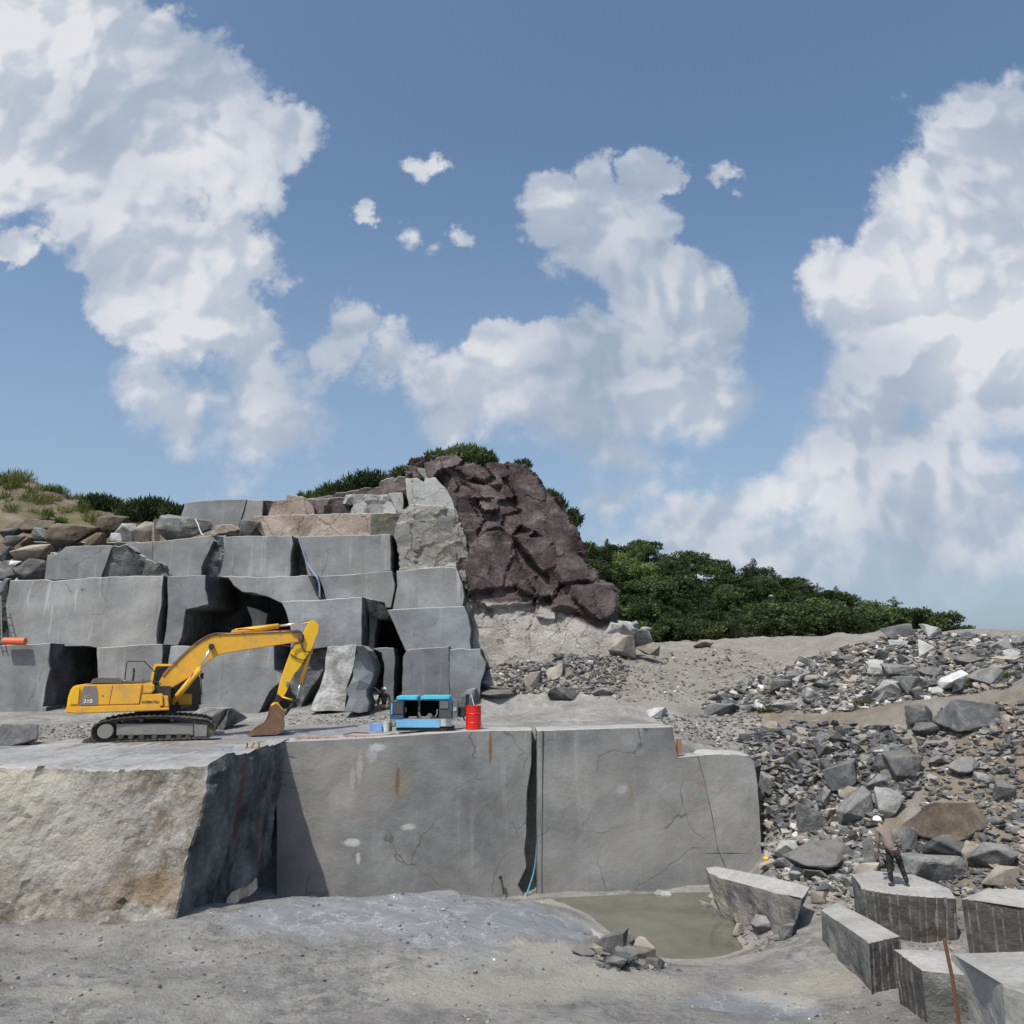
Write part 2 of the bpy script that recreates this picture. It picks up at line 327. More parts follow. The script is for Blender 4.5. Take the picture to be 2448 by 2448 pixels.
M['purple'] = rough_rock('purple_brown_rock', [(.055, .043, .043), (.10, .08, .079), (.17, .145, .142)], .7, .12)
M['rub_grey'] = rough_rock('grey_rubble_rock', [(.10, .10, .102), (.18, .182, .182), (.32, .315, .305)], 2.0, .09, rnd=.45, dust=(.33, .31, .28))
M['rub_tan'] = rough_rock('tan_rubble_rock', [(.13, .112, .092), (.235, .21, .175), (.35, .32, .275)], 1.3, .05, rnd=.3, dust=(.38, .34, .28))
M['rub_pale'] = rough_rock('pale_rubble_rock', [(.22, .22, .21), (.34, .34, .325), (.50, .50, .48)], 1.3, .05, rnd=.2)
M['rub_white'] = rough_rock('white_rubble_rock', [(.34, .34, .33), (.52, .52, .51), (.72, .72, .71)], 1.5, .05, rnd=.1)
M['rub_brown'] = rough_rock('brown_rubble_rock', [(.045, .035, .028), (.10, .08, .062), (.19, .155, .12)], 1.6, .10, rnd=.3, dust=(.24, .21, .17))
M['rub_dark'] = rough_rock('dark_rubble_rock', [(.045, .045, .047), (.095, .096, .098), (.19, .188, .184)], 1.8, .10, rnd=.3, dust=(.24, .23, .21))
# ------------------------------------------------------------------ ground height
CT = []
def cA(x, y, Y): p = atY('D', x, y, Y); CT.append((p.x, Y, p.z))
for a in [(0, 1752, 19), (-250, 1752, 19), (330, 1720, 20), (430, 1708, 21.2), (540, 1693, 22.5), (640, 1690, 22.7), (750, 1682, 23), (860, 1686, 23.6), (1000, 1694, 24.4),
          (0, 1932, 14.3), (500, 1932, 15), (966, 1932, 15.8), (1300, 1932, 16.3), (1550, 1932, 16.8), (1700, 1932, 16.2), (1932, 1932, 14.9), (2150, 1932, 13.8),
          (700, 1800, 18.6), (300, 1820, 17.5), (1080, 1850, 18.6), (1160, 1800, 19.8), (1000, 1760, 21), (850, 1740, 20.8),
          (1550, 1780, 20.6), (1650, 1700, 22.6), (1480, 1700, 23.8), (1450, 1650, 26.5), (1600, 1600, 25.6), (1800, 1560, 24.6), (1932, 1450, 25.5), (2150, 1450, 24),
          (1600, 1450, 27.5), (1450, 1440, 30.8), (1350, 1398, 33), (1450, 1345, 35), (1700, 1345, 30), (1932, 1300, 27), (2150, 1290, 25), (1932, 1245, 33), (2200, 1230, 33), (1700, 1197, 42), (1500, 1214, 50),
          (1330, 1218, 52), (1200, 1234, 44), (1200, 1300, 38), (1000, 1345, 36), (1100, 1368, 32), (1500, 1290, 42), (1400, 1330, 38), (1600, 1250, 44), (960, 1310, 37.5), (960, 1250, 39.3), (1080, 1240, 40), (1160, 1236, 41),
          (1800, 1360, 28.5), (1750, 1290, 31), (1850, 1215, 40), (2100, 1200, 48), (1290, 1400, 31.5)]: cA(*a)
PONDZ = -7.3
for (x, y) in [(1035, 1694), (1100, 1722), (1120, 1745), (1165, 1775), (1245, 1818), (1320, 1810), (1400, 1802), (1425, 1785), (1410, 1740), (1335, 1690)]:
    p = atZ('D', x, y, PONDZ+.03); CT.append(tuple(p))
for (x, y) in [(1180, 1730), (1250, 1760), (1320, 1770), (1250, 1720), (1360, 1740)]:
    p = atZ('D', x, y, PONDZ-.4); CT.append(tuple(p))
for (x, y) in [(1060, 1694), (1130, 1689), (1200, 1683), (1300, 1672), (1380, 1662)]: CT.append(tuple(atZ('D', x, y, PONDZ-.02)))
CT += [(10.4, 17.6, -6.15), (12.2, 20.6, -6.1), (9.6, 20.2, -6.3), (-9, 27, -7), (-4, 26.6, -7.3), (-1, 27, -7.45), (2, 28.6, -7.4), (6, 29.6, -7.35), (-16, 24, -6), (-22, 22, -5.6), (-7, 24, -6.6),
       (-40, 20, -4.5), (-25, 12, -5), (0, 0, -1.75), (-10, 0, -1.75), (10, 0, -1.75), (0, 5, -3.6), (-8, 6, -3.9), (8, 6, -3.9), (0, 10, -5.2), (-8, 10.5, -5.2), (9, 10, -5.3), (30, 12, -4), (0, -10, -1.6)]
for X_ in (-6, -4, -2, 0, 1.5, 3, 4.5, 6, 7.5, 8.6): CT.append((X_, float(np.interp(X_, [-7.0, 9.2], [27.5, 29.9]))+.7, -7.4))
CT = np.array(CT, float)
CB = [tuple(atY('D', 545, 1402, 27.6)), tuple(atY('D', 1003, 1386, 28.6)), tuple(atY('D', 1270, 1378, 29.2)), tuple(atY('D', 800, 1392, 28.2)), tuple(atY('D', 1300, 1425, 29.4)), tuple(atY('D', 1440, 1440, 30.2)),
      tuple(atY('D', 400, 1446, 20.7)), tuple(atY('D', 0, 1453, 20.6)), (-30, 20, -2.4), (-12, 28, -2.38), (-12, 37, -2.2), (0, 37, -2.2), (-22, 30, -2.35), (5, 33, -2.15), (-30, 38, -2.2), (-5, 32, -2.25), (-20, 45, -1), (0, 46, -1), (-35, 50, 3), (0, 60, 2)]
for a in [(1350, 1398, 33), (1450, 1345, 35), (1700, 1345, 30), (1932, 1300, 27), (1700, 1197, 42), (1500, 1214, 50), (1330, 1218, 52), (1200, 1234, 44), (1200, 1300, 38), (1000, 1345, 36), (1100, 1368, 32), (1500, 1290, 42), (1400, 1330, 38), (1600, 1250, 44),
          (960, 1310, 37.5), (960, 1250, 39.3), (1080, 1240, 40), (1160, 1236, 41), (1932, 1245, 33), (1750, 1290, 31), (1850, 1215, 40), (1450, 1440, 30.8), (2100, 1200, 48)]:
    p = atY('D', *a); CB.append(tuple(p))
CB = np.array(CB, float)
def fitrbf(P):
    n = len(P); d = np.hypot(P[:, None, 0]-P[None, :, 0], P[:, None, 1]-P[None, :, 1])
    A = np.zeros((n+3, n+3)); A[:n, :n] = d - np.eye(n)*.15; A[:n, n] = 1; A[:n, n+1:] = P[:, :2]; A[n, :n] = 1; A[n+1:, :n] = P[:, :2].T
    return np.linalg.solve(A, np.concatenate([P[:, 2], np.zeros(3)]))
WA, WB = fitrbf(CT), fitrbf(CB)
def evrbf(P, W, x, y):
    r = W[-3]+W[-2]*x+W[-1]*y
    for i in range(len(P)): r = r+W[i]*np.hypot(x-P[i, 0], y-P[i, 1])
    return r
def wallY(x):
    w = np.interp(x, [-7.0, 9.2], [27.5, 29.9])+.65
    return np.where(x < -8.4, 24.0, w)
def hill(x, y):
    q = x/np.maximum(y, 1.)
    ch = np.interp(q, [-.5, .06, .16, .36, .55, .64, .8], [9, 15.5, 15.3, 9.2, 2.2, -1.8, -6])
    up = sstep(66, 125, y); h = 1.0+(ch-1.0)*up
    h = h+(fbm(x, y, 0, .05, 3, 5))*2.0*sstep(70, 90, y)
    return h+(-10-h)*sstep(128, 240, y)
def height(x, y, fine=True):
    x = np.asarray(x, float); y = np.asarray(y, float)
    xc = np.clip(x, -42, 46); yc = np.clip(y, -12, 64)
    a = evrbf(CT, WA, xc, yc); b = evrbf(CB, WB, xc, yc)
    t = np.where(y > wallY(x), 1.0, 0.0)
    t2 = sstep(30.4, 33, y)                         # right of the wall the slope runs through
    k = sstep(8.9, 9.3, x); t = t*(1-k)+t2*k
    h = a+(b-a)*t
    pond = sstep(0, 1, (h-PONDZ+.1)/.35)
    if fine:
        bench = ((y > wallY(x)) & (x < 4) & (y < 39)).astype(float)
        am = .25+.75*pond
        am = am*(1-.8*bench)
        h = h+am*(.13*fbm(x, y, 0, .55, 3, 3)+.075*fbm(x, y, 0, 1.9, 4, 9, .6))
        sl = sstep(9, 12, x)*sstep(18, 22, y)*(1-sstep(60, 66, y))
        h = h+sl*(.35*fbm(x, y, 0, .8, 4, 31))
    f = sstep(52, 68, y)*sstep(-2, 8, x)
    f = np.maximum(f, sstep(62, 75, y))
    h = h*(1-f)+hill(x, y)*f
    far = sstep(48, 90, np.abs(x)-np.maximum(y-60, 0)*.8); h = h*(1-far)+(-8)*far
    return h
HGX, HGY = np.arange(-45, 95.01, .2), np.arange(8, 155, .2)
HG = height(*np.meshgrid(HGX, HGY))
def hq(x, y):
    i = np.clip((np.asarray(x)+45)/.2, 0, len(HGX)-1.001); j = np.clip((np.asarray(y)-8)/.2, 0, len(HGY)-1.001); a = i.astype(int); b = j.astype(int); u = i-a; v = j-b
    return HG[b, a]*(1-u)*(1-v)+HG[b, a+1]*u*(1-v)+HG[b+1, a]*(1-u)*v+HG[b+1, a+1]*u*v
def hpt(x, y): return float(hq(x, y))
def hit(fr, x, y, y0=9, y1=150):
    """where the view ray through a photo pixel meets the ground"""
    a, b = ray(*px(fr, x, y)); Y = np.concatenate([np.arange(y0, 60, .05), np.arange(60, y1, .25)])
    h = hq(a*Y, Y); z = b*Y; w = np.nonzero(z < h)[0]
    if len(w) == 0: return None
    Y = float(Y[w[0]]); return Vector((a*Y, Y, hpt(a*Y, Y)))
def build_ground():
    def axis(a, b, st, lo, hi, g):
        m = list(np.arange(a, b, st)); s = st; x = m[0]
        L_ = []
        while x > lo: s *= g; x -= s; L_.append(x)
        s = st; x = m[-1]; H_ = []
        while x < hi: s *= g; x += s; H_.append(x)
        return np.array(L_[::-1]+m+H_)
    xs = axis(-19, 26, .16, -3000, 3000, 1.22); ys = axis(10.5, 50, .16, -300, 6000, 1.10)
    X, Y = np.meshgrid(xs, ys); Z = height(X, Y); nx, ny = len(xs), len(ys)
    V = np.stack([X, Y, Z], -1).reshape(-1, 3)
    i = np.arange(nx*ny).reshape(ny, nx); F = np.stack([i[:-1, :-1], i[:-1, 1:], i[1:, 1:], i[1:, :-1]], -1).reshape(-1, 4)
    me = bpy.data.meshes.new('ground'); me.from_pydata(V.tolist(), [], F.tolist()); me.polygons.foreach_set('use_smooth', [True]*len(me.polygons))
    x, y, z = V.T
    nz = fbm(x, y, 0, .6, 7, 41, .62)*1.5
    # zones: bare blue-grey rock, cream silt, brown earth, grass
    def blob(cx, cy, rx, ry, an=0, e=.35):
        c, s = math.cos(an), math.sin(an); u = ((x-cx)*c+(y-cy)*s)/rx; v = (-(x-cx)*s+(y-cy)*c)/ry
        return 1-sstep(1-e, 1+e*.2, np.hypot(u, v)+nz*.5)
    def at(xd, yd): p = hit('D', xd, yd); return p.x, p.y
    slab = np.zeros(len(x))
    for (xd, yd, rx, ry, an) in [(760, 1725, 3.6, 2.5, -.05), (1020, 1740, 2.6, 2.3, -.6), (600, 1740, 2.4, 1.7, .1), (1400, 1900, 1.4, .8, .15), (520, 1430, 5, 3.4, .1)]:
        cx, cy = at(xd, yd); slab = np.maximum(slab, blob(cx, cy, rx, ry, an))
    cx, cy = at(200, 1420); slab = np.maximum(slab, blob(-11, 23.5, 6, 3.2, 0))
    silt = np.zeros(len(x))
    for (xd, yd, rx, ry, an) in [(1080, 1705, .9, .9, -.6), (1330, 1815, 1.9, .4, .0), (1150, 1850, 2.2, .8, .2), (960, 1870, 3.0, .9, .1), (1050, 1790, 1.6, .7, .3), (1580, 1850, 2, 1, 0), (1600, 1660, 1.0, 1.2, 0), (150, 1875, 1.6, .4, .1)]:
        cx, cy = at(xd, yd); silt = np.maximum(silt, .8*blob(cx, cy, rx, ry, an, .6))
    silt = np.maximum(silt, (1-sstep(.02, .08, np.abs(z-PONDZ-.03)))*(x > 0)*(x < 10)*(y > 21)*(y < 29)*.9)
    earth = sstep(9.3, 11, x)*sstep(19, 22, y)*(.25+.75*sstep(-.25, .25, fbm(x, y, 0, .35, 4, 77)))*(1-sstep(-1.6, .4, z)*.75)
    earth = np.maximum(earth, sstep(3, 5, x)*sstep(34, 38, y)*.45)
    earth = np.maximum(earth, sstep(-.2, .2, nz)*(x < -8)*(y > 25)*(y < 29)*.5)
    green = sstep(56, 62, y)
    for nme, a in (('slab', slab), ('silt', silt), ('earth', earth), ('green', green)):
        at_ = me.attributes.new(nme, 'FLOAT', 'POINT'); at_.data.foreach_set('value', np.clip(a, 0, 1).astype(np.float32))
    t = NT('quarry_ground', .95, .1)
    a = t.noise(.55, 8, .65); c = t.ramp(a, [(.3, (.25, .243, .23)), (.5, (.36, .348, .325)), (.72, (.47, .455, .42))])
    g = t.mr(t.noise(3.2, 9, .8), .42, .60); c = t.mix(t.math('MULTIPLY', g, t.mr(t.noise(.35, 4, .6), .4, .6, .2, .85)), c, (.17, .165, .158))
    pk = t.mr(t.noise(1.7, 5, .6), .55, .7); c = t.mix(t.math('MULTIPLY', pk, .4), c, (.37, .33, .29))
    sb = t.ramp(t.noise(1.2, 8, .7, dist=.5), [(.3, (.15, .157, .168)), (.55, (.215, .223, .236)), (.75, (.31, .315, .325))])
    vv = t.noise(1.1, 4, .6, col=True); va = t.N.new('ShaderNodeVectorMath'); va.operation = 'ADD'; t.L.new(t.pos, va.inputs[0]); t.L.new(t.vmul(vv, (2, 2, 2)), va.inputs[1])
    vein = t.mr(t.voro(.8, 'DISTANCE_TO_EDGE', va.outputs[0]), 0, .035, .6, 0); sb = t.mix(vein, sb, (.40, .40, .39))
    dg = t.math('MULTIPLY', t.mr(t.noise(.8, 6, .7), .50, .58), t.mr(t.noise(6, 6, .8), .38, .62, .25, .9)); c = t.mix(t.math('MULTIPLY', dg, .5), c, (.16, .155, .15))
    c = t.mix(t.attr('slab'), c, sb)
    er = t.ramp(t.noise(1.4, 8, .7), [(.3, (.18, .15, .115)), (.6, (.28, .24, .19)), (.75, (.36, .32, .26))]); c = t.mix(t.attr('earth'), c, er)
    c = t.mix(t.attr('silt'), c, t.mix(t.noise(2., 4), (.36, .335, .28), (.50, .47, .40)))
    c = t.mix(t.attr('green'), c, t.mix(t.noise(.3, 5), (.02, .032, .012), (.05, .065, .025)))
    pb = t.voro(17, 'F1'); c = t.mix(t.mr(pb, .1, .28, .35, 0), c, (.12, .12, .12)); c = t.mix(t.mr(t.voro(9, 'F1', out=0), .03, .10, .6, 0), c, (.45, .44, .42))
    c = t.mix(.5, c, t.mix(t.noise(26, 4, .8), (.0, .0, .0), (1, 1, 1)), 'SOFT_LIGHT')
    k = t.math('SUBTRACT', 1.0, t.math('MULTIPLY', t.attr('slab'), .75))
    t.bump(t.math('MULTIPLY', t.math('ADD', t.noise(7, 8, .75), t.math('MULTIPLY', t.noise(1.5, 4), .8)), k), .14, 1)
    t.done(c)
    o = mkobj('ground', me, t.m, recentre=False); tag(o, kind='structure')
    # water
    bm = bmesh.new(); pts = [(1.0, 27.6), (.8, 26.4), (2.0, 24.6), (2.7, 22.6), (4.6, 21.9), (8.0, 21.9), (8.9, 23.5), (8.2, 26), (8.2, 28.4), (5, 28.2)]
    bm.faces.new([bm.verts.new((a, b, PONDZ)) for a, b in pts])
    w = NT('muddy_water', .06, .5); c = w.ramp(w.noise(.7, 4, .6), [(.35, (.105, .103, .078)), (.65, (.155, .15, .115))]); w.bump(w.noise(6, 3), .01, .25)
    tag(bmobj('water', bm, w.done(c)), kind='structure')
build_ground()
# ------------------------------------------------------------------ rock faces
def in_poly(P, x, y):
    r = np.zeros(x.shape, bool); n = len(P)
    for i in range(n):
        (x1, y1), (x2, y2) = P[i], P[(i+1) % n]
        c = ((y1 > y) != (y2 > y)); xi = (x2-x1)*(y-y1)/((y2-y1) if y2 != y1 else 1e-9)+x1; r ^= c & (x < xi)
    return r
SEED = [7]
def face(name, pts, plane, thick, mats, sp=.45, jag=.035, disp=None, side=0., nback=2, cham=.03, shift=(0, 0), label=None, cat='rock block', group=None, kind=None, attr=None, parent=None, jsc=1.6):
    """a stone body: outline of its front traced at the real plane Y = y0 + yx X + yz Z, relief, thickness. pts: [(frame, x, y), ...]"""
    SEED[0] += 1; seed = SEED[0]; rng = random.Random(seed)
    y0, yx, yz = plane; P = []
    fr = None
    for p in pts:
        if isinstance(p, str): fr = p; continue
        a, b = ray(*px(fr, *p)); Y = y0/(1-yx*a-yz*b); P.append((a*Y, b*Y))
    area = sum(P[i][0]*P[(i+1) % len(P)][1]-P[(i+1) % len(P)][0]*P[i][1] for i in range(len(P)))
    if area < 0: P = P[::-1]
    # jagged, subdivided outline
    B = []; n = len(P)
    for i in range(n):
        a = np.array(P[i]); b = np.array(P[(i+1) % n]); L = np.linalg.norm(b-a); k = max(1, int(L/(sp*.6)))
        nrm = np.array([(b-a)[1], -(b-a)[0]])/max(L, 1e-6)
        for j in range(k):
            q = a+(b-a)*j/k; f = (float(fbm(q[0]+seed, q[1], 0, jsc, 4, seed, .6))*.5+rng.uniform(-1, 1)*.5)*jag*(1 if j else .4)
            B.append(q+nrm*f)
    B = np.array(B); nb = len(B)
    xs = np.arange(B[:, 0].min(), B[:, 0].max(), sp); zs = np.arange(B[:, 1].min(), B[:, 1].max(), sp)
    gx, gz = np.meshgrid(xs, zs); gx = gx.ravel()+np.array([rng.uniform(-.3, .3)*sp for _ in range(gx.size)]); gz = gz.ravel()+np.array([rng.uniform(-.3, .3)*sp for _ in range(gz.size)])
    m = in_poly(B, gx, gz); gx, gz = gx[m], gz[m]
    if len(gx):
        d = np.min(np.hypot(gx[:, None]-B[None, :, 0], gz[:, None]-B[None, :, 1]), 1) if len(gx)*nb < 6e6 else np.array([np.min(np.hypot(a-B[:, 0], b-B[:, 1])) for a, b in zip(gx, gz)])
        m = d > sp*.35; gx, gz = gx[m], gz[m]
    vin = [Vector(b) for b in B]+[Vector(v) for v in zip(gx, gz)]
    ov, oe, of, vi, _, _ = geometry.delaunay_2d_cdt(vin, [(i, (i+1) % nb) for i in range(nb)], [], 0, 1e-5, True)
    V = np.array([(v.x, v.y) for v in ov]); cc = np.array([V[list(f)].mean(0) for f in of]); ins = in_poly(B, cc[:, 0], cc[:, 1]); of = [f for f, k in zip(of, ins) if k]; D = np.zeros(len(V)) if disp is None else disp(V[:, 0], V[:, 1])
    if disp is None: D = .05*fbm(V[:, 0], V[:, 1], 0, .45, 3, seed)+.012*fbm(V[:, 0], V[:, 1], 0, 3, 2, seed+5)
    Y = y0+yx*V[:, 0]+yz*V[:, 1]+D
    bm = bmesh.new(); vs = [bm.verts.new((V[i, 0], Y[i], V[i, 1])) for i in range(len(V))]
    fs = []
    for f in of:
        try: fs.append(bm.faces.new([vs[i] for i in f]))
        except ValueError: pass
    bmesh.ops.recalc_face_normals(bm, faces=fs)
    if fs and sum(f.normal.y*f.calc_area() for f in fs) > 0: bmesh.ops.reverse_faces(bm, faces=fs)
    nf = len(fs)
    edges = [e for e in bm.edges if len(e.link_faces) == 1]
    # outward normals in the plane
    def outw(vlist):
        o = {}
        for e in edges:
            f = e.link_faces[0]; c = f.calc_center_median(); a, b = e.verts
            dd = (b.co-a.co); nrm = Vector((dd.z, 0, -dd.x)); 
            if nrm.dot(a.co-c) < 0: nrm = -nrm
            if nrm.length > 1e-9: nrm.normalize()
            for v in (a, b): o[v.index] = o.get(v.index, Vector())+nrm
        return o
    bm.verts.index_update(); out = outw(None)
    steps = [(cham, cham)]+[(cham, cham+(thick-cham)*(i+1)/nback) for i in range(nback)]
    base = {v.index: v.co.copy() for e in edges for v in e.verts}
    prev = {i: bm.verts[i] if False else None for i in base}
    bm.verts.ensure_lookup_table(); prev = {i: bm.verts[i] for i in base}
    eb = [(e.verts[0].index, e.verts[1].index) for e in edges]
    new_sides = []
    for (o_, bk) in steps:
        cur = {}
        for i, c in base.items():
            nn = out[i].normalized() if out[i].length > 0 else Vector()
            p = c+nn*o_+Vector((shift[0]*bk, bk, shift[1]*bk))
            if side and bk > cham:
                am = side*(1 if abs(nn.x) > .5 else .25)
                p += nn*float(fbm(p.x, p.y, p.z*.35, .9, 4, seed, .6))*am
            cur[i] = bm.verts.new(p)
        for a, b in eb: new_sides.append(bm.faces.new((prev[a], prev[b], cur[b], cur[a])))
        prev = cur
    bmesh.ops.recalc_face_normals(bm, faces=bm.faces[:])
    bm.faces.ensure_lookup_table()
    if sum(f.normal.y*f.calc_area() for f in fs) > 0: bmesh.ops.reverse_faces(bm, faces=bm.faces[:])
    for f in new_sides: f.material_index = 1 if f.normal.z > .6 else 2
    me = bpy.data.meshes.new(name); bm.to_mesh(me); bm.free()
    if attr is not None:
        n = len(me.vertices); a = np.empty(n*3); me.vertices.foreach_get('co', a); a = a.reshape(-1, 3)
        for k, fn in attr.items():
            at_ = me.attributes.new(k, 'FLOAT', 'POINT'); at_.data.foreach_set('value', np.clip(fn(a[:, 0], a[:, 2], a[:, 1]), 0, 1).astype(np.float32))
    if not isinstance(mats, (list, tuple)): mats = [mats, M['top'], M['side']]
    o = mkobj(name, me, list(mats), parent)
    tag(o, label, cat if parent is None else None, group, kind)
    return o
G_ROW = 'sawn stone blocks of the stepped quarry wall'
def blk(pts, plane, label, mat='cut', thick=4., **k):
    k.setdefault('group', G_ROW); k.setdefault('side', .05); k.setdefault('nback', 4)
    if isinstance(plane, (int, float)): plane = (plane, 0, 0)
    return face('stone_block', pts, plane, thick, M[mat] if isinstance(mat, str) else mat, label=label, **k)
# ------------------------------------------------------------------ the lower wall
def wp(x, y, Y): return tuple(atY('D', x, y, Y))
sp1 = [(wp(750, 1475, 28), (.10, .5, .55), (.055, .045, .035), .9), (wp(752, 1480, 28), (.45, .5, .6), (.26, .18, .10), .45), (wp(925, 1412, 28.3), (.07, .5, .7), (.16, .085, .04), .9),
       (wp(712, 1410, 27.8), (.35, .5, .16), (.55, .58, .60), .6), (wp(678, 1448, 27.7), (.12, .5, .6), (.50, .52, .53), .5), (wp(650, 1500, 27.7), (.5, .5, .5), (.42, .42, .41), .4),
       (wp(665, 1590, 27.7), (.38, .5, .15), (.62, .62, .60), .7), (wp(770, 1560, 28), (.3, .5, .12), (.55, .55, .53), .6), (wp(675, 1620, 27.7), (.09, .5, .22), (.6, .6, .58), .6), (wp(700, 1425, 27.8), (.22, .5, .28), (.45, .47, .48), .5), (wp(665, 1470, 27.7), (.12, .5, .45), (.44, .45, .46), .5), (wp(630, 1510, 27.7), (.25, .5, .5), (.36, .36, .355), .4), (wp(660, 1480, 27.7), (1.4, .6, 1.6), (.33, .30, .26), .35)]
M['wall1'] = cut_stone('lower_wall_left_stone', (.205, .207, .207), sp1, streak=.22, scr=.35, warm=.5)
sp2 = [(wp(1330, 1480, 29.3), (.3, .5, .18), (.27, .16, .08), .5), (wp(1175, 1490, 29), (.25, .5, .25), (.42, .42, .41), .5), (wp(1190, 1500, 29), (.07, .5, .5), (.28, .19, .11), .45), (wp(1200, 1600, 29), (1.6, .6, 1.3), (.30, .285, .26), .5)]
M['wall2'] = cut_stone('lower_wall_right_stone', (.205, .209, .211), sp2, streak=.22, scr=.25, warm=.35)
WPL = (28.53, .146, 0)
blk(['9', (150, 180), (700, 155), (1240, 118), (1618, 112), (1616, 300), (1590, 480), (1588, 700), (1576, 800), (1588, 900), (1538, 1005), (1572, 1060), (1572, 1200), (150, 1240)], WPL,
    'huge smooth grey stone face with a dark rust stain, below the red drum', 'wall1', 1.5, sp=.4, jag=.015, group='tall blocks of the lower quarry wall', nback=5, side=.12)
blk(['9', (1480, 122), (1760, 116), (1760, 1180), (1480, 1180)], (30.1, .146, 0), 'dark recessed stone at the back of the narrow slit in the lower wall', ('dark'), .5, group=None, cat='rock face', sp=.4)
blk(['a', (218, 124), (700, 107), (1045, 99), (1062, 180), (1086, 287), (1208, 277), (1247, 420), (1290, 620), (1330, 850), (1382, 975), (1400, 1100), (1100, 1130), (700, 1190), (218, 1240)], WPL,
    'huge smooth grey stone face right of the dark slit in the lower wall', 'wall2', 1.5, sp=.4, jag=.008, group='tall blocks of the lower quarry wall', nback=5, side=.05)
blk(['a', (1213, 277), (1300, 268), (1420, 268), (1520, 276), (1555, 310), (1572, 420), (1588, 600), (1600, 850), (1618, 960), (1640, 1080), (1405, 1100), (1387, 975), (1335, 850), (1295, 620), (1252, 420)], (28.50, .146, 0),
    'smooth grey stone block with rounded shoulder at the right end of the lower wall', 'wall2', 1.5, sp=.35, jag=.02, group='tall blocks of the lower quarry wall', nback=5, side=.15)
def groove(pts, Yoff=-.01, w=.02, name='drill_line', label='thin dark drill line across the smooth stone face'):
    bm = bmesh.new(); q = []
    for (x, y) in pts:
        a, b = ray(*px('a', x, y)); Y = (WPL[0]+Yoff)/(1-WPL[1]*a); q.append((a*Y, Y, b*Y))
    tube(bm, spline(q, 5), w, 6); tag(bmobj(name, bm, plain('drill_scar', (.07, .07, .07), .9)), label, 'drill line', 'drill lines on the lower wall')
groove([(252, 120), (250, 500), (247, 900), (246, 1150)], label='long vertical drill line beside the slit in the lower wall')
groove([(1100, 884), (1330, 876), (1555, 880)], label='short level drill line low on the right of the lower wall')
# ------------------------------------------------------------------ big tan outcrop on the left
def d_out(x, z):
    f, c = facets(x, z, 1.3, 90, .12, .05); return f*.7+.20*fbm(x, z, 0, .8, 5, 91, .6)+.07*fbm(x, z, 0, 4, 4, 92, .7)
M['outcrop'] = rough_rock('tan_crusted_rock', [(.10, .086, .07), (.19, .165, .132), (.30, .285, .255), (.44, .43, .40)], 1.3, .20, speck=(.52, .51, .485), rnd=.02, fine=7,
                          spots=[(wp(30, 1480, 20.5), (1.1, 1., .7), (.55, .52, .42), .7), (wp(290, 1680, 19.6), (1.5, 1., .45), (.27, .18, .10), .6), (wp(45, 1620, 20), (.25, 1, .6), (.12, .12, .10), .8), (wp(90, 1560, 20), (2.2, 1.5, 2.0), (.43, .41, .36), .6), (wp(250, 1520, 20), (.8, 1, .5), (.33, .32, .31), .5)])
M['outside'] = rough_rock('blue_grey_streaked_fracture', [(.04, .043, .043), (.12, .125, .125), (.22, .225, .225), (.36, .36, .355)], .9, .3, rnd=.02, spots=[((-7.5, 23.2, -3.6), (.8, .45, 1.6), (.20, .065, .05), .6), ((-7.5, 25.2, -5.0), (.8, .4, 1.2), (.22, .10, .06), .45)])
M['slabtop'] = rough_rock('grey_rock_slab_top', [(.20, .20, .195), (.28, .28, .275), (.37, .365, .35)], .5, .04, rnd=.02)
tag(face('rock_outcrop', ['8', (-500, 290), (120, 296), (300, 298), (470, 306), (620, 310), (850, 300), (1010, 288), (1072, 276), (1060, 400), (1030, 520), (1000, 640), (950, 790), (915, 960), (890, 1060), (885, 1180), (400, 1280), (-500, 1340)],
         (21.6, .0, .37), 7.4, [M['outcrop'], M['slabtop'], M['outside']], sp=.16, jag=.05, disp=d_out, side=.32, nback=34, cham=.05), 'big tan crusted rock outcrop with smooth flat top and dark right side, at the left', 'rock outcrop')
# ------------------------------------------------------------------ stepped back wall
Y1, Y15, Y2, Y3, Y4 = 38.0, 38.7, 39.6, 41.0, 42.3
core = dict(cat='rock face', group='dark recessed rock behind the missing blocks', side=.3, sp=.5, jag=.08, nback=3)
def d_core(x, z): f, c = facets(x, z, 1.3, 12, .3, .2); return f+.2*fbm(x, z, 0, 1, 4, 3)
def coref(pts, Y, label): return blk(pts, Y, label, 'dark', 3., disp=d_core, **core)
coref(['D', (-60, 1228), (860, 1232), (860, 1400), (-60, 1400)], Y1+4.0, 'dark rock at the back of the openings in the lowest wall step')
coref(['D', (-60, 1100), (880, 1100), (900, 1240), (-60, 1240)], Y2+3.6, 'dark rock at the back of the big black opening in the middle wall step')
coref(['D', (60, 1025), (760, 1022), (780, 1110), (60, 1110)], Y3+2.2, 'dark rock behind the gaps of the upper wall step')
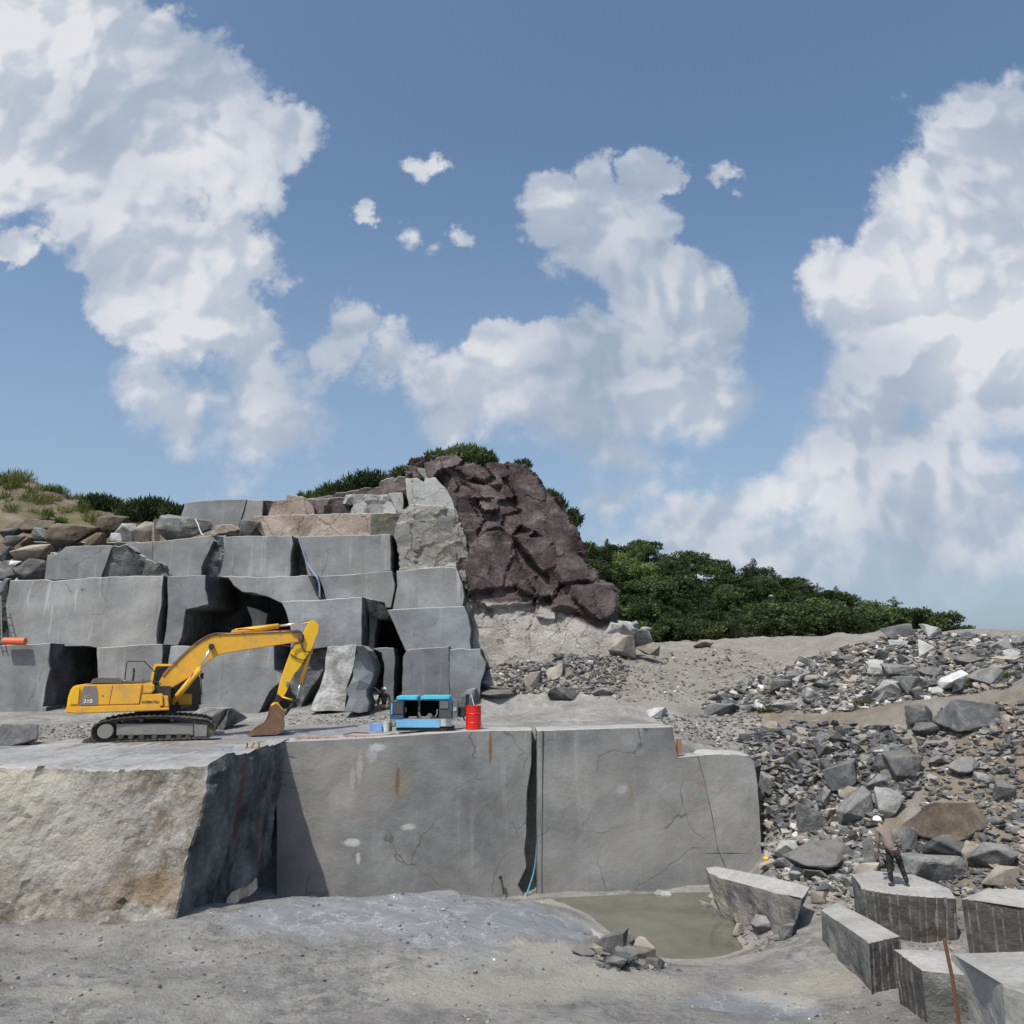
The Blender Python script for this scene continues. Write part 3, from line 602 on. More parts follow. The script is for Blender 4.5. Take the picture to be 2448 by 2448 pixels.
# lowest step
blk(['1', (-300, 1385), (0, 1385), (375, 1368), (358, 1500), (372, 1560), (340, 1700), (320, 1840), (345, 1842), (335, 2000), (335, 2110), (-300, 2110)], Y1, 'pale grey block at the left end of the lowest step, left of the black opening', 'cut')
blk(['1', (722, 1402), (900, 1392), (1100, 1378), (1206, 1376), (1204, 1500), (1200, 1700), (1200, 2060), (760, 2060), (740, 1700)], Y1+.2, 'grey block of the lowest step directly above the excavator engine cover', 'cut')
blk(['2', (852, 402), (1100, 398), (1528, 398), (1532, 560), (1590, 612), (1500, 700), (1420, 858), (1230, 868), (1230, 930), (800, 930), (815, 700)], Y1-.05, 'broad grey block of the lowest step framed under the excavator boom', 'cutw')
blk(['2', (1590, 612), (1640, 560), (1700, 420), (1870, 405), (1850, 560), (1760, 700), (1700, 860), (1680, 940), (1400, 940), (1425, 858), (1500, 700)], Y1+1.0, 'blue grey broken slab behind the excavator arm', 'side', jag=.10, disp=d_core)
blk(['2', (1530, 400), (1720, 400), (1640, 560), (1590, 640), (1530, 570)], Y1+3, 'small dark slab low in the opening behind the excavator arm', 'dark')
blk(['3', (590, 1566), (812, 1554), (800, 1640), (780, 1760), (740, 1870), (722, 2060), (450, 2060), (530, 1880), (570, 1750), (575, 1640)], (Y1-.5, .15, .12), 'white mottled slab leaning in the lowest step right of the excavator arm', 'white', 1.2, jag=.05, disp=lambda x, z: .16*fbm(x, z, 0, 1.2, 5, 3, .6), group=None)
blk(['3', (812, 1556), (860, 1560), (900, 1600), (930, 1650), (925, 1800), (880, 1900), (900, 2060), (722, 2060), (760, 1850), (790, 1740)], (Y1-.1, .45, 0), 'jagged blue grey broken rock right of the white mottled slab', 'cutb', 1.5, jag=.14, disp=d_core, group=None)
blk(['3', (940, 1580), (1095, 1577), (1106, 1650), (1098, 1800), (1098, 2060), (1040, 2060), (1020, 1850), (1030, 1700), (1010, 1610)], Y1+.1, 'narrow grey block between the black cleft and the jagged blue rock', 'cutb', jag=.05)
blk(['3', (1176, 1640), (1200, 1600), (1240, 1588), (1520, 1566), (1523, 1750), (1526, 2080), (1165, 2080), (1170, 1800)], Y1-.6, 'large smooth grey block standing directly behind the blue machine', 'cutb', 4)
blk(['3', (1531, 1590), (1765, 1582), (1768, 1620), (1806, 1690), (1795, 1760), (1770, 1830), (1740, 2080), (1534, 2080), (1530, 1750)], (Y1-.7, .05, 0), 'scratched grey block behind the red drum at the right end of the lowest step', 'cutb', 4, jag=.06)
# middle-lower step
blk(['3', (235, 1222), (580, 1206), (852, 1186), (850, 1400), (848, 1562), (600, 1562), (480, 1580), (310, 1600), (310, 1440), (270, 1290)], Y15, 'bluish grey block behind the tip of the excavator boom', 'cutb')
blk(['3', (905, 1300), (975, 1352), (955, 1450), (942, 1590), (905, 1590), (915, 1450)], Y15+1.6, 'thin lit stone sliver inside the black cleft', 'cut', 1.5)
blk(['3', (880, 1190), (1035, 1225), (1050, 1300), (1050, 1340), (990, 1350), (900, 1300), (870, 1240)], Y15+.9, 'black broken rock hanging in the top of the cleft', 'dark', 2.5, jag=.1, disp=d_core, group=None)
blk(['3', (1052, 1285), (1350, 1268), (1640, 1257), (1668, 1320), (1692, 1440), (1682, 1530), (1694, 1590), (1190, 1592), (1150, 1500), (1100, 1380)], Y15-.3, 'smooth grey block with rounded right corner above the blue machine', 'cutb', jag=.02)
# middle step
blk(['1', (75, 900), (330, 892), (400, 905), (660, 880), (950, 870), (1216, 864), (1205, 960), (1200, 1095), (1176, 1200), (1160, 1310), (1166, 1385), (760, 1398), (620, 1382), (30, 1385), (75, 1330), (55, 1200), (45, 1080)], (Y2-.5, 0, .06), 'wide grey block with long cracks, upper left, middle step', 'cutw')
blk(['1', (1252, 870), (1530, 860), (1525, 960), (1552, 1074), (1380, 1112), (1350, 1320), (1318, 1388), (1214, 1388), (1236, 1280), (1245, 1180), (1250, 1110)], Y2-.2, 'grey block of the middle step with a stepped right edge beside the black opening', 'cut')
blk(['1', (1640, 868), (2050, 872), 'N', (736, 1377), (750, 1410), (765, 1436), (672, 1440), (638, 1425), (605, 1416), (580, 1414), 'N', (560, 1400), (545, 1380)], Y2, 'grey block above the black opening, with a ragged lower edge', 'cut', 2.6, jag=.05)
blk(['1', (1840, 1090), (1900, 1110), (1990, 1150), (1960, 1300), (1940, 1400), (1880, 1400), (1880, 1200)], Y15+2.4, 'pale wedge of stone inside the black opening above the boom', 'cut', 1)
blk(['3', (522, 1026), (780, 1012), (1085, 985), (1106, 1090), (1090, 1180), (1074, 1262), (1038, 1262), (1030, 1225), (900, 1196), (700, 1204), (582, 1210), (556, 1110)], Y2+.1, 'grey block of the middle step right of the leaning hose', 'cut')
blk(['3', (1122, 985), (1380, 960), (1470, 952), (1580, 960), (1625, 1080), (1640, 1180), (1620, 1270), (1380, 1282), (1090, 1300), (1108, 1200), (1128, 1100)], Y2+.2, 'streaked grey block with a long diagonal crack next to the purple cliff', 'cutw',
    attr=None)
# upper step
blk(['1', (490, 650), (640, 640), (838, 638), (800, 740), (750, 875), (540, 885), (330, 892), (345, 800), (356, 710), (430, 700)], Y3-.4, 'pale block at the left end of the upper step', 'cut', 3)
blk(['1', (840, 650), (960, 640), (1000, 700), (1120, 745), (1232, 782), (1275, 870), (1000, 880), (760, 880), (770, 800), (795, 740)], Y3-.3, 'dark jagged broken rock between two pale blocks of the upper step', 'side', 2.5, disp=d_core, jag=.16, sp=.25, group=None)
blk(['1', (940, 622), (1132, 608), (1140, 745), (1060, 735), (1000, 700)], Y3+.5, 'small grey slab above the dark jagged rock', 'cut', 2)
blk(['1', (1135, 610), (1350, 590), (1560, 565), (1592, 600), (1555, 680), (1520, 740), (1498, 800), (1500, 875), (1272, 875), (1240, 780), (1142, 745)], Y3-.1, 'grey block of the upper step with a thin rust streak', 'cut', 3)
blk(['1', (1560, 560), (1680, 560), (1700, 700), (1640, 880), (1500, 880), (1510, 790), (1520, 720), (1580, 640)], Y3+.3, 'dark white-marked rock wedged between two upper blocks', rough_rock('wedge_rock', [(.03, .033, .036), (.09, .1, .105), (.5, .5, .5)], 1.3, .2), 2, disp=d_core, jag=.1, sp=.25, group=None)
blk(['1', (1665, 575), (1800, 570), 'N', (605, 1282), (697, 1282), (700, 1300), (695, 1320), (693, 1380), (600, 1378), (520, 1378), '1', (1640, 850), (1675, 700)], Y3, 'plain grey block of the upper step left of the leaning hose', 'cut', 3)
blk(['3', (372, 722), (700, 712), (1070, 704), (1074, 850), (1073, 978), (780, 1010), (600, 1022), (440, 1020), (425, 950), (400, 850)], Y3+.15, 'longest grey block of the upper step, right of the hose', 'cut', 3)
blk(['3', (315, 712), (430, 712), (450, 1030), (300, 1030)], Y3+1.6, 'dark stone behind the hose in the upper step', 'side', 1)
# stained faces under the top
blk(['3', (1150, 530), (1220, 472), (1500, 490), (1575, 510), (1600, 600), (1650, 720), (1665, 850), (1668, 1120), (1600, 1100), (1400, 985), (1140, 1000), (1140, 850), (1100, 700)], Y3+.45, 'tan and grey broken rock face left of the purple cliff', 'tan', 3, disp=lambda x, z: facets(x, z, 1.3, 44, .22, .16)[0]+.12*fbm(x, z, 0, 1.3, 4, 5), sp=.15, jag=.08, group=None, cat='rock face')
blk(['3', (925, 548), (990, 538), (1148, 540), (1158, 620), (1156, 705), (1100, 712), (930, 706)], Y4-.3, 'dark olive boulder face beside the pink ledge', 'olive', 3, disp=lambda x, z: .3*fbm(x, z, 0, .8, 4, 55), sp=.25, jag=.05, group=None, cat='rock face')
blk(['3', (20, 562), (280, 553), (600, 545), (925, 542), (925, 722), (600, 726), (350, 728), (120, 728), (80, 700), (30, 640), '1', (1560, 560), (1600, 490), (1720, 480), (1800, 520), (1850, 500)], Y4, 'long pinkish stained ledge below the top of the quarry', 'pink', 3, sp=.3, disp=lambda x, z: .12*fbm(x, z, 0, .8, 5, 65)+.5*facets(x, z, 1.4, 66, .1, .08)[0], jag=.05, group=None, cat='rock face')
blk(['1', (1382, 322), (1500, 308), (1700, 296), (1834, 296), (1818, 360), (1800, 425), (1760, 560), (1660, 560), (1500, 480), (1400, 440), (1345, 440)], Y4+.3, 'pale block with white streaks crowning the quarry on the left', 'cutw', 3)
blk(['1', (1838, 298), (1932, 300), (1960, 302), (1945, 480), (1925, 560), (1770, 560), (1804, 425), (1822, 360)], Y4+.35, 'small pale block next to the streaked crowning block', 'cut', 3)
blk(['3', (90, 440), (200, 445), (165, 480), (130, 555), (80, 560)], Y4+.5, 'small purple brown rock on the ledge top', 'purple', 2, disp=d_core, sp=.2, group=None)
blk(['3', (130, 560), (165, 470), (200, 440), (275, 435), (275, 400), (400, 410), (430, 440), (480, 490), (492, 560)], Y4+.4, 'tan and grey stone at the top of the pink ledge', 'pink', 2.5, sp=.25, group=None)
blk(['3', (392, 428), (560, 425), (722, 415), (740, 480), (765, 560), (600, 550), (492, 550), (480, 490), (420, 450)], Y4+.6, 'long purple brown band of rock below the bushes', 'purple', 3, disp=d_core, sp=.2, jag=.06, group=None)
blk(['3', (715, 470), (735, 402), (850, 398), (1060, 400), (1120, 515), (1130, 560), (920, 556), (750, 560), (790, 470)], Y4+.5, 'pale angular slabs below the bushes at the quarry top', 'pale', 3, disp=lambda x, z: facets(x, z, 1.0, 71, .3, .15)[0], sp=.18, jag=.05, group=None)
blk(['3', (1058, 386), (1165, 380), (1172, 470), (1160, 540), (1120, 520), (1090, 450)], Y4+.3, 'narrow pale slab left of the white cracked slab', 'pale', 3, sp=.3, group=None)
blk(['3', (980, 300), (1040, 262), (1190, 258), (1192, 400), (1000, 400)], Y4+2.2, 'purple brown rock shoulder behind the bushes', 'purple', 5, disp=d_core, sp=.25, jag=.08, group=None)
blk(['3', (620, 400), (900, 330), (1190, 330), (1190, 560), (400, 560), (400, 430)], Y4+2.4, 'brown rock bank behind the pale angular slabs', 'purple', 4, disp=d_core, sp=.4, jag=.1, group=None, cat='rock face')
# ------------------------------------------------------------------ purple cliff
CLP = []
for pts, off, tx, tz in [([(700, 160), (830, 187), (900, 252), (980, 375), (1130, 505), (1160, 620), (1170, 800), (1110, 832), (1020, 772), (930, 700), (800, 650), (780, 480), (720, 330)], -.15, .10, .06),
                         ([(280, 190), (420, 150), (560, 250), (520, 300), (340, 245)], -.25, .1, -.1), ([(330, 280), (500, 310), (640, 340), (620, 420), (480, 400)], .1, .2, .1),
                         ([(390, 810), (510, 690), (620, 680), (720, 760), (732, 880), (690, 960), (655, 1130), (500, 1180), (380, 1160), (368, 950)], -.55, .16, .03),
                         ([(700, 960), (765, 880), (785, 985), (850, 1020), (780, 1090), (655, 1135)], -.15, .25, .05), ([(745, 760), (870, 885), (950, 1005), (860, 1030), (790, 980), (760, 870)], .25, .1, .1),
                         ([(720, 720), (920, 745), (1040, 805), (1057, 940), (950, 1000), (870, 880)], -.50, .12, -.05), ([(530, 600), (600, 615), (650, 660), (520, 672)], -.45, .1, .5),
                         ([(1070, 880), (1130, 850), (1270, 940), (1372, 990), (1380, 1055), (1100, 1080), (1060, 980)], -.25, .15, .05), ([(960, 1110), (1090, 1100), (1040, 1180), (1000, 1170)], -.3, .2, .3),
                         ([(1180, 1100), (1340, 1092), (1490, 1090), (1532, 1180), (1522, 1320), (1400, 1372), (1330, 1330), (1180, 1200)], -.45, .14, .04), ([(1040, 1200), (1170, 1180), (1300, 1330), (1180, 1270), (1030, 1270)], -.2, .1, .2),
                         ([(400, 1160), (700, 1120), (900, 1180), (880, 1240), (560, 1260), (400, 1215)], -.12, .1, .3)]:
    Q = []
    for p in pts: a, b = ray(*px('4', *p)); Y_ = 40.6/(1-.06*a-.30*b); Q.append((a*Y_, b*Y_))
    CLP.append((np.array(Q), off, tx, tz))
def d_cliff(x, z):
    f1, c1 = facets(x+.25*z+.4*fbm(x, z, 0, .5, 2, 3), z+.4*fbm(x, z, 0, .5, 2, 4), 2.6, 23, .20, .42, .045, 1.5)
    f2, c2 = facets(x+.3*fbm(x, z, 0, 1, 2, 5), z, .95, 22, .45, .20, .07)
    up = sstep(1.6, 3.2, z+.5*fbm(x, z, 0, .5, 3, 8)); left = np.maximum(sstep(4.2, 1.2, x-.12*z), .55*sstep(7.5, 9.5, z))
    r = f1*(.08+.35*up)+f2*(.03+.30*up+1.25*left*up)+.05*fbm(x, z, 0, 1.2, 5, 25, .6)
    xw = x+.10*fbm(x, z, 0, 1.1, 4, 31, .55); zw = z+.10*fbm(x, z, 0, 1.1, 4, 32, .55)
    for P, off, tx, tz in CLP:                       # the big flat faces one can tell apart
        m = in_poly(P, xw, zw); cx, cz = P.mean(0); sd = np.full(x.shape, 9.)
        for i in range(len(P)):
            a = P[i]; d_ = P[(i+1) % len(P)]-a; t_ = np.clip(((xw-a[0])*d_[0]+(zw-a[1])*d_[1])/(d_@d_), 0, 1); sd = np.minimum(sd, np.hypot(xw-a[0]-t_*d_[0], zw-a[1]-t_*d_[1]))
        sd = np.where(m, sd, -sd); k = sstep(-.13, .09, sd); r = r*(1-k)+k*(off+tx*(x-cx)+tz*(z-cz)+.14*f2+.03*fbm(x, z, 0, 1.5, 4, 27))
    return r
cliff_pts = ['4', (-78, 118), (-20, 98), (50, 96), (170, 100), (280, 92), (330, 140), (470, 158), (600, 152), (700, 157), (830, 187), (900, 252), (940, 320), (980, 375), (1060, 430), (1130, 505), (1160, 620), (1210, 662), (1235, 730), (1272, 800), (1275, 935),
             (1370, 990), (1382, 1055), (1490, 1090), (1532, 1180), (1522, 1350), (1505, 1395), (1540, 1450), (1560, 1700), (1300, 1700), (850, 1700), (500, 1720), (380, 1500), (280, 1300), (240, 1000), (200, 700), (150, 500), (-70, 420), (-85, 250)]
t = NT('cliff_rock', .92, .15)
a = t.noise(.9, 8, .68, dist=.5); pc = t.ramp(a, [(.3, (.035, .026, .027)), (.5, (.085, .064, .065)), (.72, (.20, .17, .165))])
pc = t.mix(t.mr(t.noise(.5, 4, .5), .5, .7, 0, .6), pc, (.13, .12, .115)); pc = t.mix(t.mr(t.noise(3.2, 8, .75), .62, .70, 0, .7), pc, (.28, .255, .24))
sv = t.vmul(t.pos, (1.5, 1.5, .15)); pc = t.mix(t.mr(t.noise(1, 5, .6, sv), .55, .75, 0, .5), pc, (.055, .045, .045))
al = t.ramp(t.noise(.8, 8, .66), [(.3, (.24, .22, .20)), (.52, (.37, .345, .32)), (.72, (.48, .47, .45))])
va = t.N.new('ShaderNodeVectorMath'); va.operation = 'ADD'; t.L.new(t.pos, va.inputs[0]); t.L.new(t.vmul(t.noise(1.1, 4, .6, col=True), (1.5, 1.5, 1.5)), va.inputs[1])
ck = t.mr(t.voro(.75, 'DISTANCE_TO_EDGE', va.outputs[0]), 0, .026, .9, 0); al = t.mix(ck, al, (.10, .075, .065))
va2 = t.N.new('ShaderNodeVectorMath'); va2.operation = 'ADD'; t.L.new(t.pos, va2.inputs[0]); t.L.new(t.vmul(t.noise(.8, 6, .65, col=True), (2.4, 2.4, 2.4)), va2.inputs[1])
pc = t.mix(t.mr(t.voro(.5, 'DISTANCE_TO_EDGE', va2.outputs[0]), 0, .022, .9, 0), pc, (.015, .012, .012)); pc = t.mix(t.math('MULTIPLY', t.mr(t.voro(1.5, 'DISTANCE_TO_EDGE', va2.outputs[0]), 0, .03, .85, 0), t.mr(t.noise(.6, 3), .45, .55)), pc, (.02, .016, .016)); pc = t.mix(1, pc, t.mix(t.voro(.9, 'F1', va2.outputs[0], 1), (.78, .76, .78), (1.3, 1.28, 1.25)), 'MULTIPLY')
c = t.mix(t.attr('pale'), pc, al); c = t.mix(.5, c, t.mix(t.noise(11, 5, .75), (.05, .05, .05), (.95, .95, .95)), 'OVERLAY')
t.bump(t.math('ADD', t.noise(2.2, 8, .7), t.math('MULTIPLY', t.noise(11, 5, .7), .25)), .22, 1); M['cliff'] = t.done(c)
def pale_z(x, z, y):
    lim = np.interp(x, [-2.2, -1, -.15, 1.2, 1.9, 2.5, 3.2, 4.2, 4.5, 5.2, 6], [3.35, 3.15, 3.2, 3.05, 2.95, 2.8, 2.4, 2.0, 1.95, 2.3, 3.0])
    return sstep(-.10, .10, lim-z+.35*fbm(x, z, 0, .9, 5, 61))*(z < 4.5)
M['cliffside'] = M['cliff']
tag(face('cliff', cliff_pts, (40.6, .06, .30), 8, [M['cliff'], M['cliff'], M['cliff']], sp=.10, jag=.14, disp=d_cliff, side=.5, nback=10, cham=.08, attr={'pale': pale_z}), 'tall purple brown cliff with a pale cracked base, highest point of the quarry', 'cliff')
blk(['3', (1188, 277), (1280, 270), (1330, 300), (1342, 270), (1420, 264), (1460, 310), (1512, 362), (1530, 400), (1552, 440), (1570, 512), (1500, 502), (1350, 490), (1218, 478), (1200, 400)], (42.0, .0, .0), 'pale grey cracked slab high against the purple cliff', 'pale', 1.6, sp=.2, jag=.03, group=None)
blk(['3', (1280, 195), (1340, 200), (1362, 262), (1340, 272), (1300, 230)], (42.3, 0, 0), 'small pale slab fragment above the pale cracked slab', 'pale', .8, sp=.2, group=None)
# hillside behind the left steps
def build_hillside():
    nx, ny = 150, 60; V = []; 
    top = [(-700, 1160), (0, 1142), (60, 1150), (160, 1182), (200, 1192), (340, 1205), (430, 1222), (560, 1230), (900, 1215)]
    bot = [(-700, 1370), (0, 1375), (450, 1330), (900, 1300)]
    gq = np.linspace(-.95, -.13, nx); V = np.zeros((ny, nx, 3))
    for i, q_ in enumerate(gq):
        for j in range(ny):
            t_ = j/(ny-1); Y = 44.0+9*t_
            x = q_*Y; xn = CP+FP*q_*.985
            yt = np.interp(xn, [p[0] for p in top], [p[1] for p in top]); yb = np.interp(xn, [p[0] for p in bot], [p[1] for p in bot])
            zt = ray(xn, yt)[1]*53; zb = ray(xn, yb)[1]*44
            V[j, i] = (x, Y, zb+(zt-zb)*t_**.8)
    V[:, :, 2] += .25*fbm(V[:, :, 0], V[:, :, 1], 0, .7, 4, 8)
    back = V[-1].copy(); back[:, 1] += 14; back[:, 2] -= 5; V = np.concatenate([V, back[None]]); ny += 1
    i = np.arange(nx*ny).reshape(ny, nx); F = np.stack([i[:-1, :-1], i[:-1, 1:], i[1:, 1:], i[1:, :-1]], -1).reshape(-1, 4)
    me = bpy.data.meshes.new('hillside'); me.from_pydata(V.reshape(-1, 3).tolist(), [], F.tolist()); me.polygons.foreach_set('use_smooth', [True]*len(F))
    t = NT('hillside_earth', .95, .1); c = t.ramp(t.noise(.8, 7, .7), [(.3, (.085, .065, .05)), (.5, (.17, .135, .105)), (.7, (.26, .22, .18))])
    g = t.mr(t.noise(.5, 6, .7), .46, .56); c = t.mix(t.math('MULTIPLY', g, .5), c, t.mix(t.noise(4, 4), (.06, .075, .025), (.17, .17, .06)))
    t.bump(t.noise(4, 7, .7), .15, 1); tag(mkobj('hillside', me, t.done(c), recentre=False), kind='structure')
    return V
HS = build_hillside()
# ------------------------------------------------------------------ rubble
RV = []
def rock_mesh(i, n=13, flat=.7, big=False):
    rng = random.Random(500+i); bm = bmesh.new()
    ax = (1, rng.uniform(.55, .95), flat*rng.uniform(.55, 1.0))
    for k in range(n):
        v = Vector([rng.gauss(0, 1) for _ in range(3)]); v.normalize(); q = max(abs(v.x), abs(v.y), abs(v.z)); v = v.lerp(v/q, .55)*.5*rng.uniform(.82, 1.0)
        bm.verts.new((v.x*ax[0], v.y*ax[1], v.z*ax[2]))
    bmesh.ops.convex_hull(bm, input=bm.verts)
    for v in [v for v in bm.verts if not v.link_faces]: bm.verts.remove(v)
    bmesh.ops.dissolve_limit(bm, angle_limit=R(14), verts=bm.verts, edges=bm.edges)
    bmesh.ops.bevel(bm, geom=bm.edges[:], offset=.014, segments=1, affect='EDGES')
    if big:
        bmesh.ops.triangulate(bm, faces=bm.faces); bmesh.ops.subdivide_edges(bm, edges=bm.edges[:], cuts=2, use_grid_fill=True)
        for v in bm.verts:
            p = v.co; v.co = p*(1+.07*float(fbm(p.x*5+i, p.y*5, p.z*5, 1, 3, i))+.03*float(fbm(p.x*14, p.y*14, p.z*14, 1, 2, i)))
    bm.normal_update()
    c = Vector((sum(v.co.x for v in bm.verts), sum(v.co.y for v in bm.verts), 0))/len(bm.verts); zm = min(v.co.z for v in bm.verts)
    for v in bm.verts: v.co -= Vector((c.x, c.y, zm))
    me = bpy.data.meshes.new('rubble_rock'); bm.to_mesh(me); bm.free(); return me
NV = 16
RM = [rock_mesh(i, 11+i % 6, .85 if i % 3 else .5, True) for i in range(NV)]
RB = {}
def rmesh(i, mat):
    if (i, mat) not in RB:
        m = RM[i].copy(); m.materials.append(M[mat]); RB[(i, mat)] = m
    return RB[(i, mat)]
def put_rock(loc, size, rz, var, mat, label, group, tilt=(0, 0), name='rock', cat='rock', sink=.16):
    o = bpy.data.objects.new(name, rmesh(var % NV, mat)); COL.objects.link(o)
    o.location = (loc[0], loc[1], loc[2]-sink*size[2]*.6); o.rotation_euler = (tilt[0], tilt[1], rz); o.scale = size
    return tag(o, label, cat, group)
PLACED = []
def named_rock(fr, cx, by, w, h, label, var=0, mat='rub_grey', Y=None, z=None, rz=0, tilt=(0, 0), d=.8, group=None, lift=0):
    """(cx, by): middle of the rock's foot in the photo, w x h its size there"""
    p = hit(fr, cx, by) if Y is None else atY(fr, cx, by, Y)
    k = FR[fr][2]*p.y*1.045/FP; me = RM[var % NV]; n = len(me.vertices); a = np.empty(n*3); me.vertices.foreach_get('co', a); a = a.reshape(-1, 3); e = a.max(0)-a.min(0)
    W, H = w*k, h*k; dd = W*d
    PLACED.append((*px(fr, cx, by-h/2), w*FR[fr][2]/2))
    p = Vector((p.x, p.y+dd*.15, p.z+lift))
    return put_rock(p, (W/e[0], dd/e[1], H*1.1/e[2]), rz, var, mat, label, group, tilt)
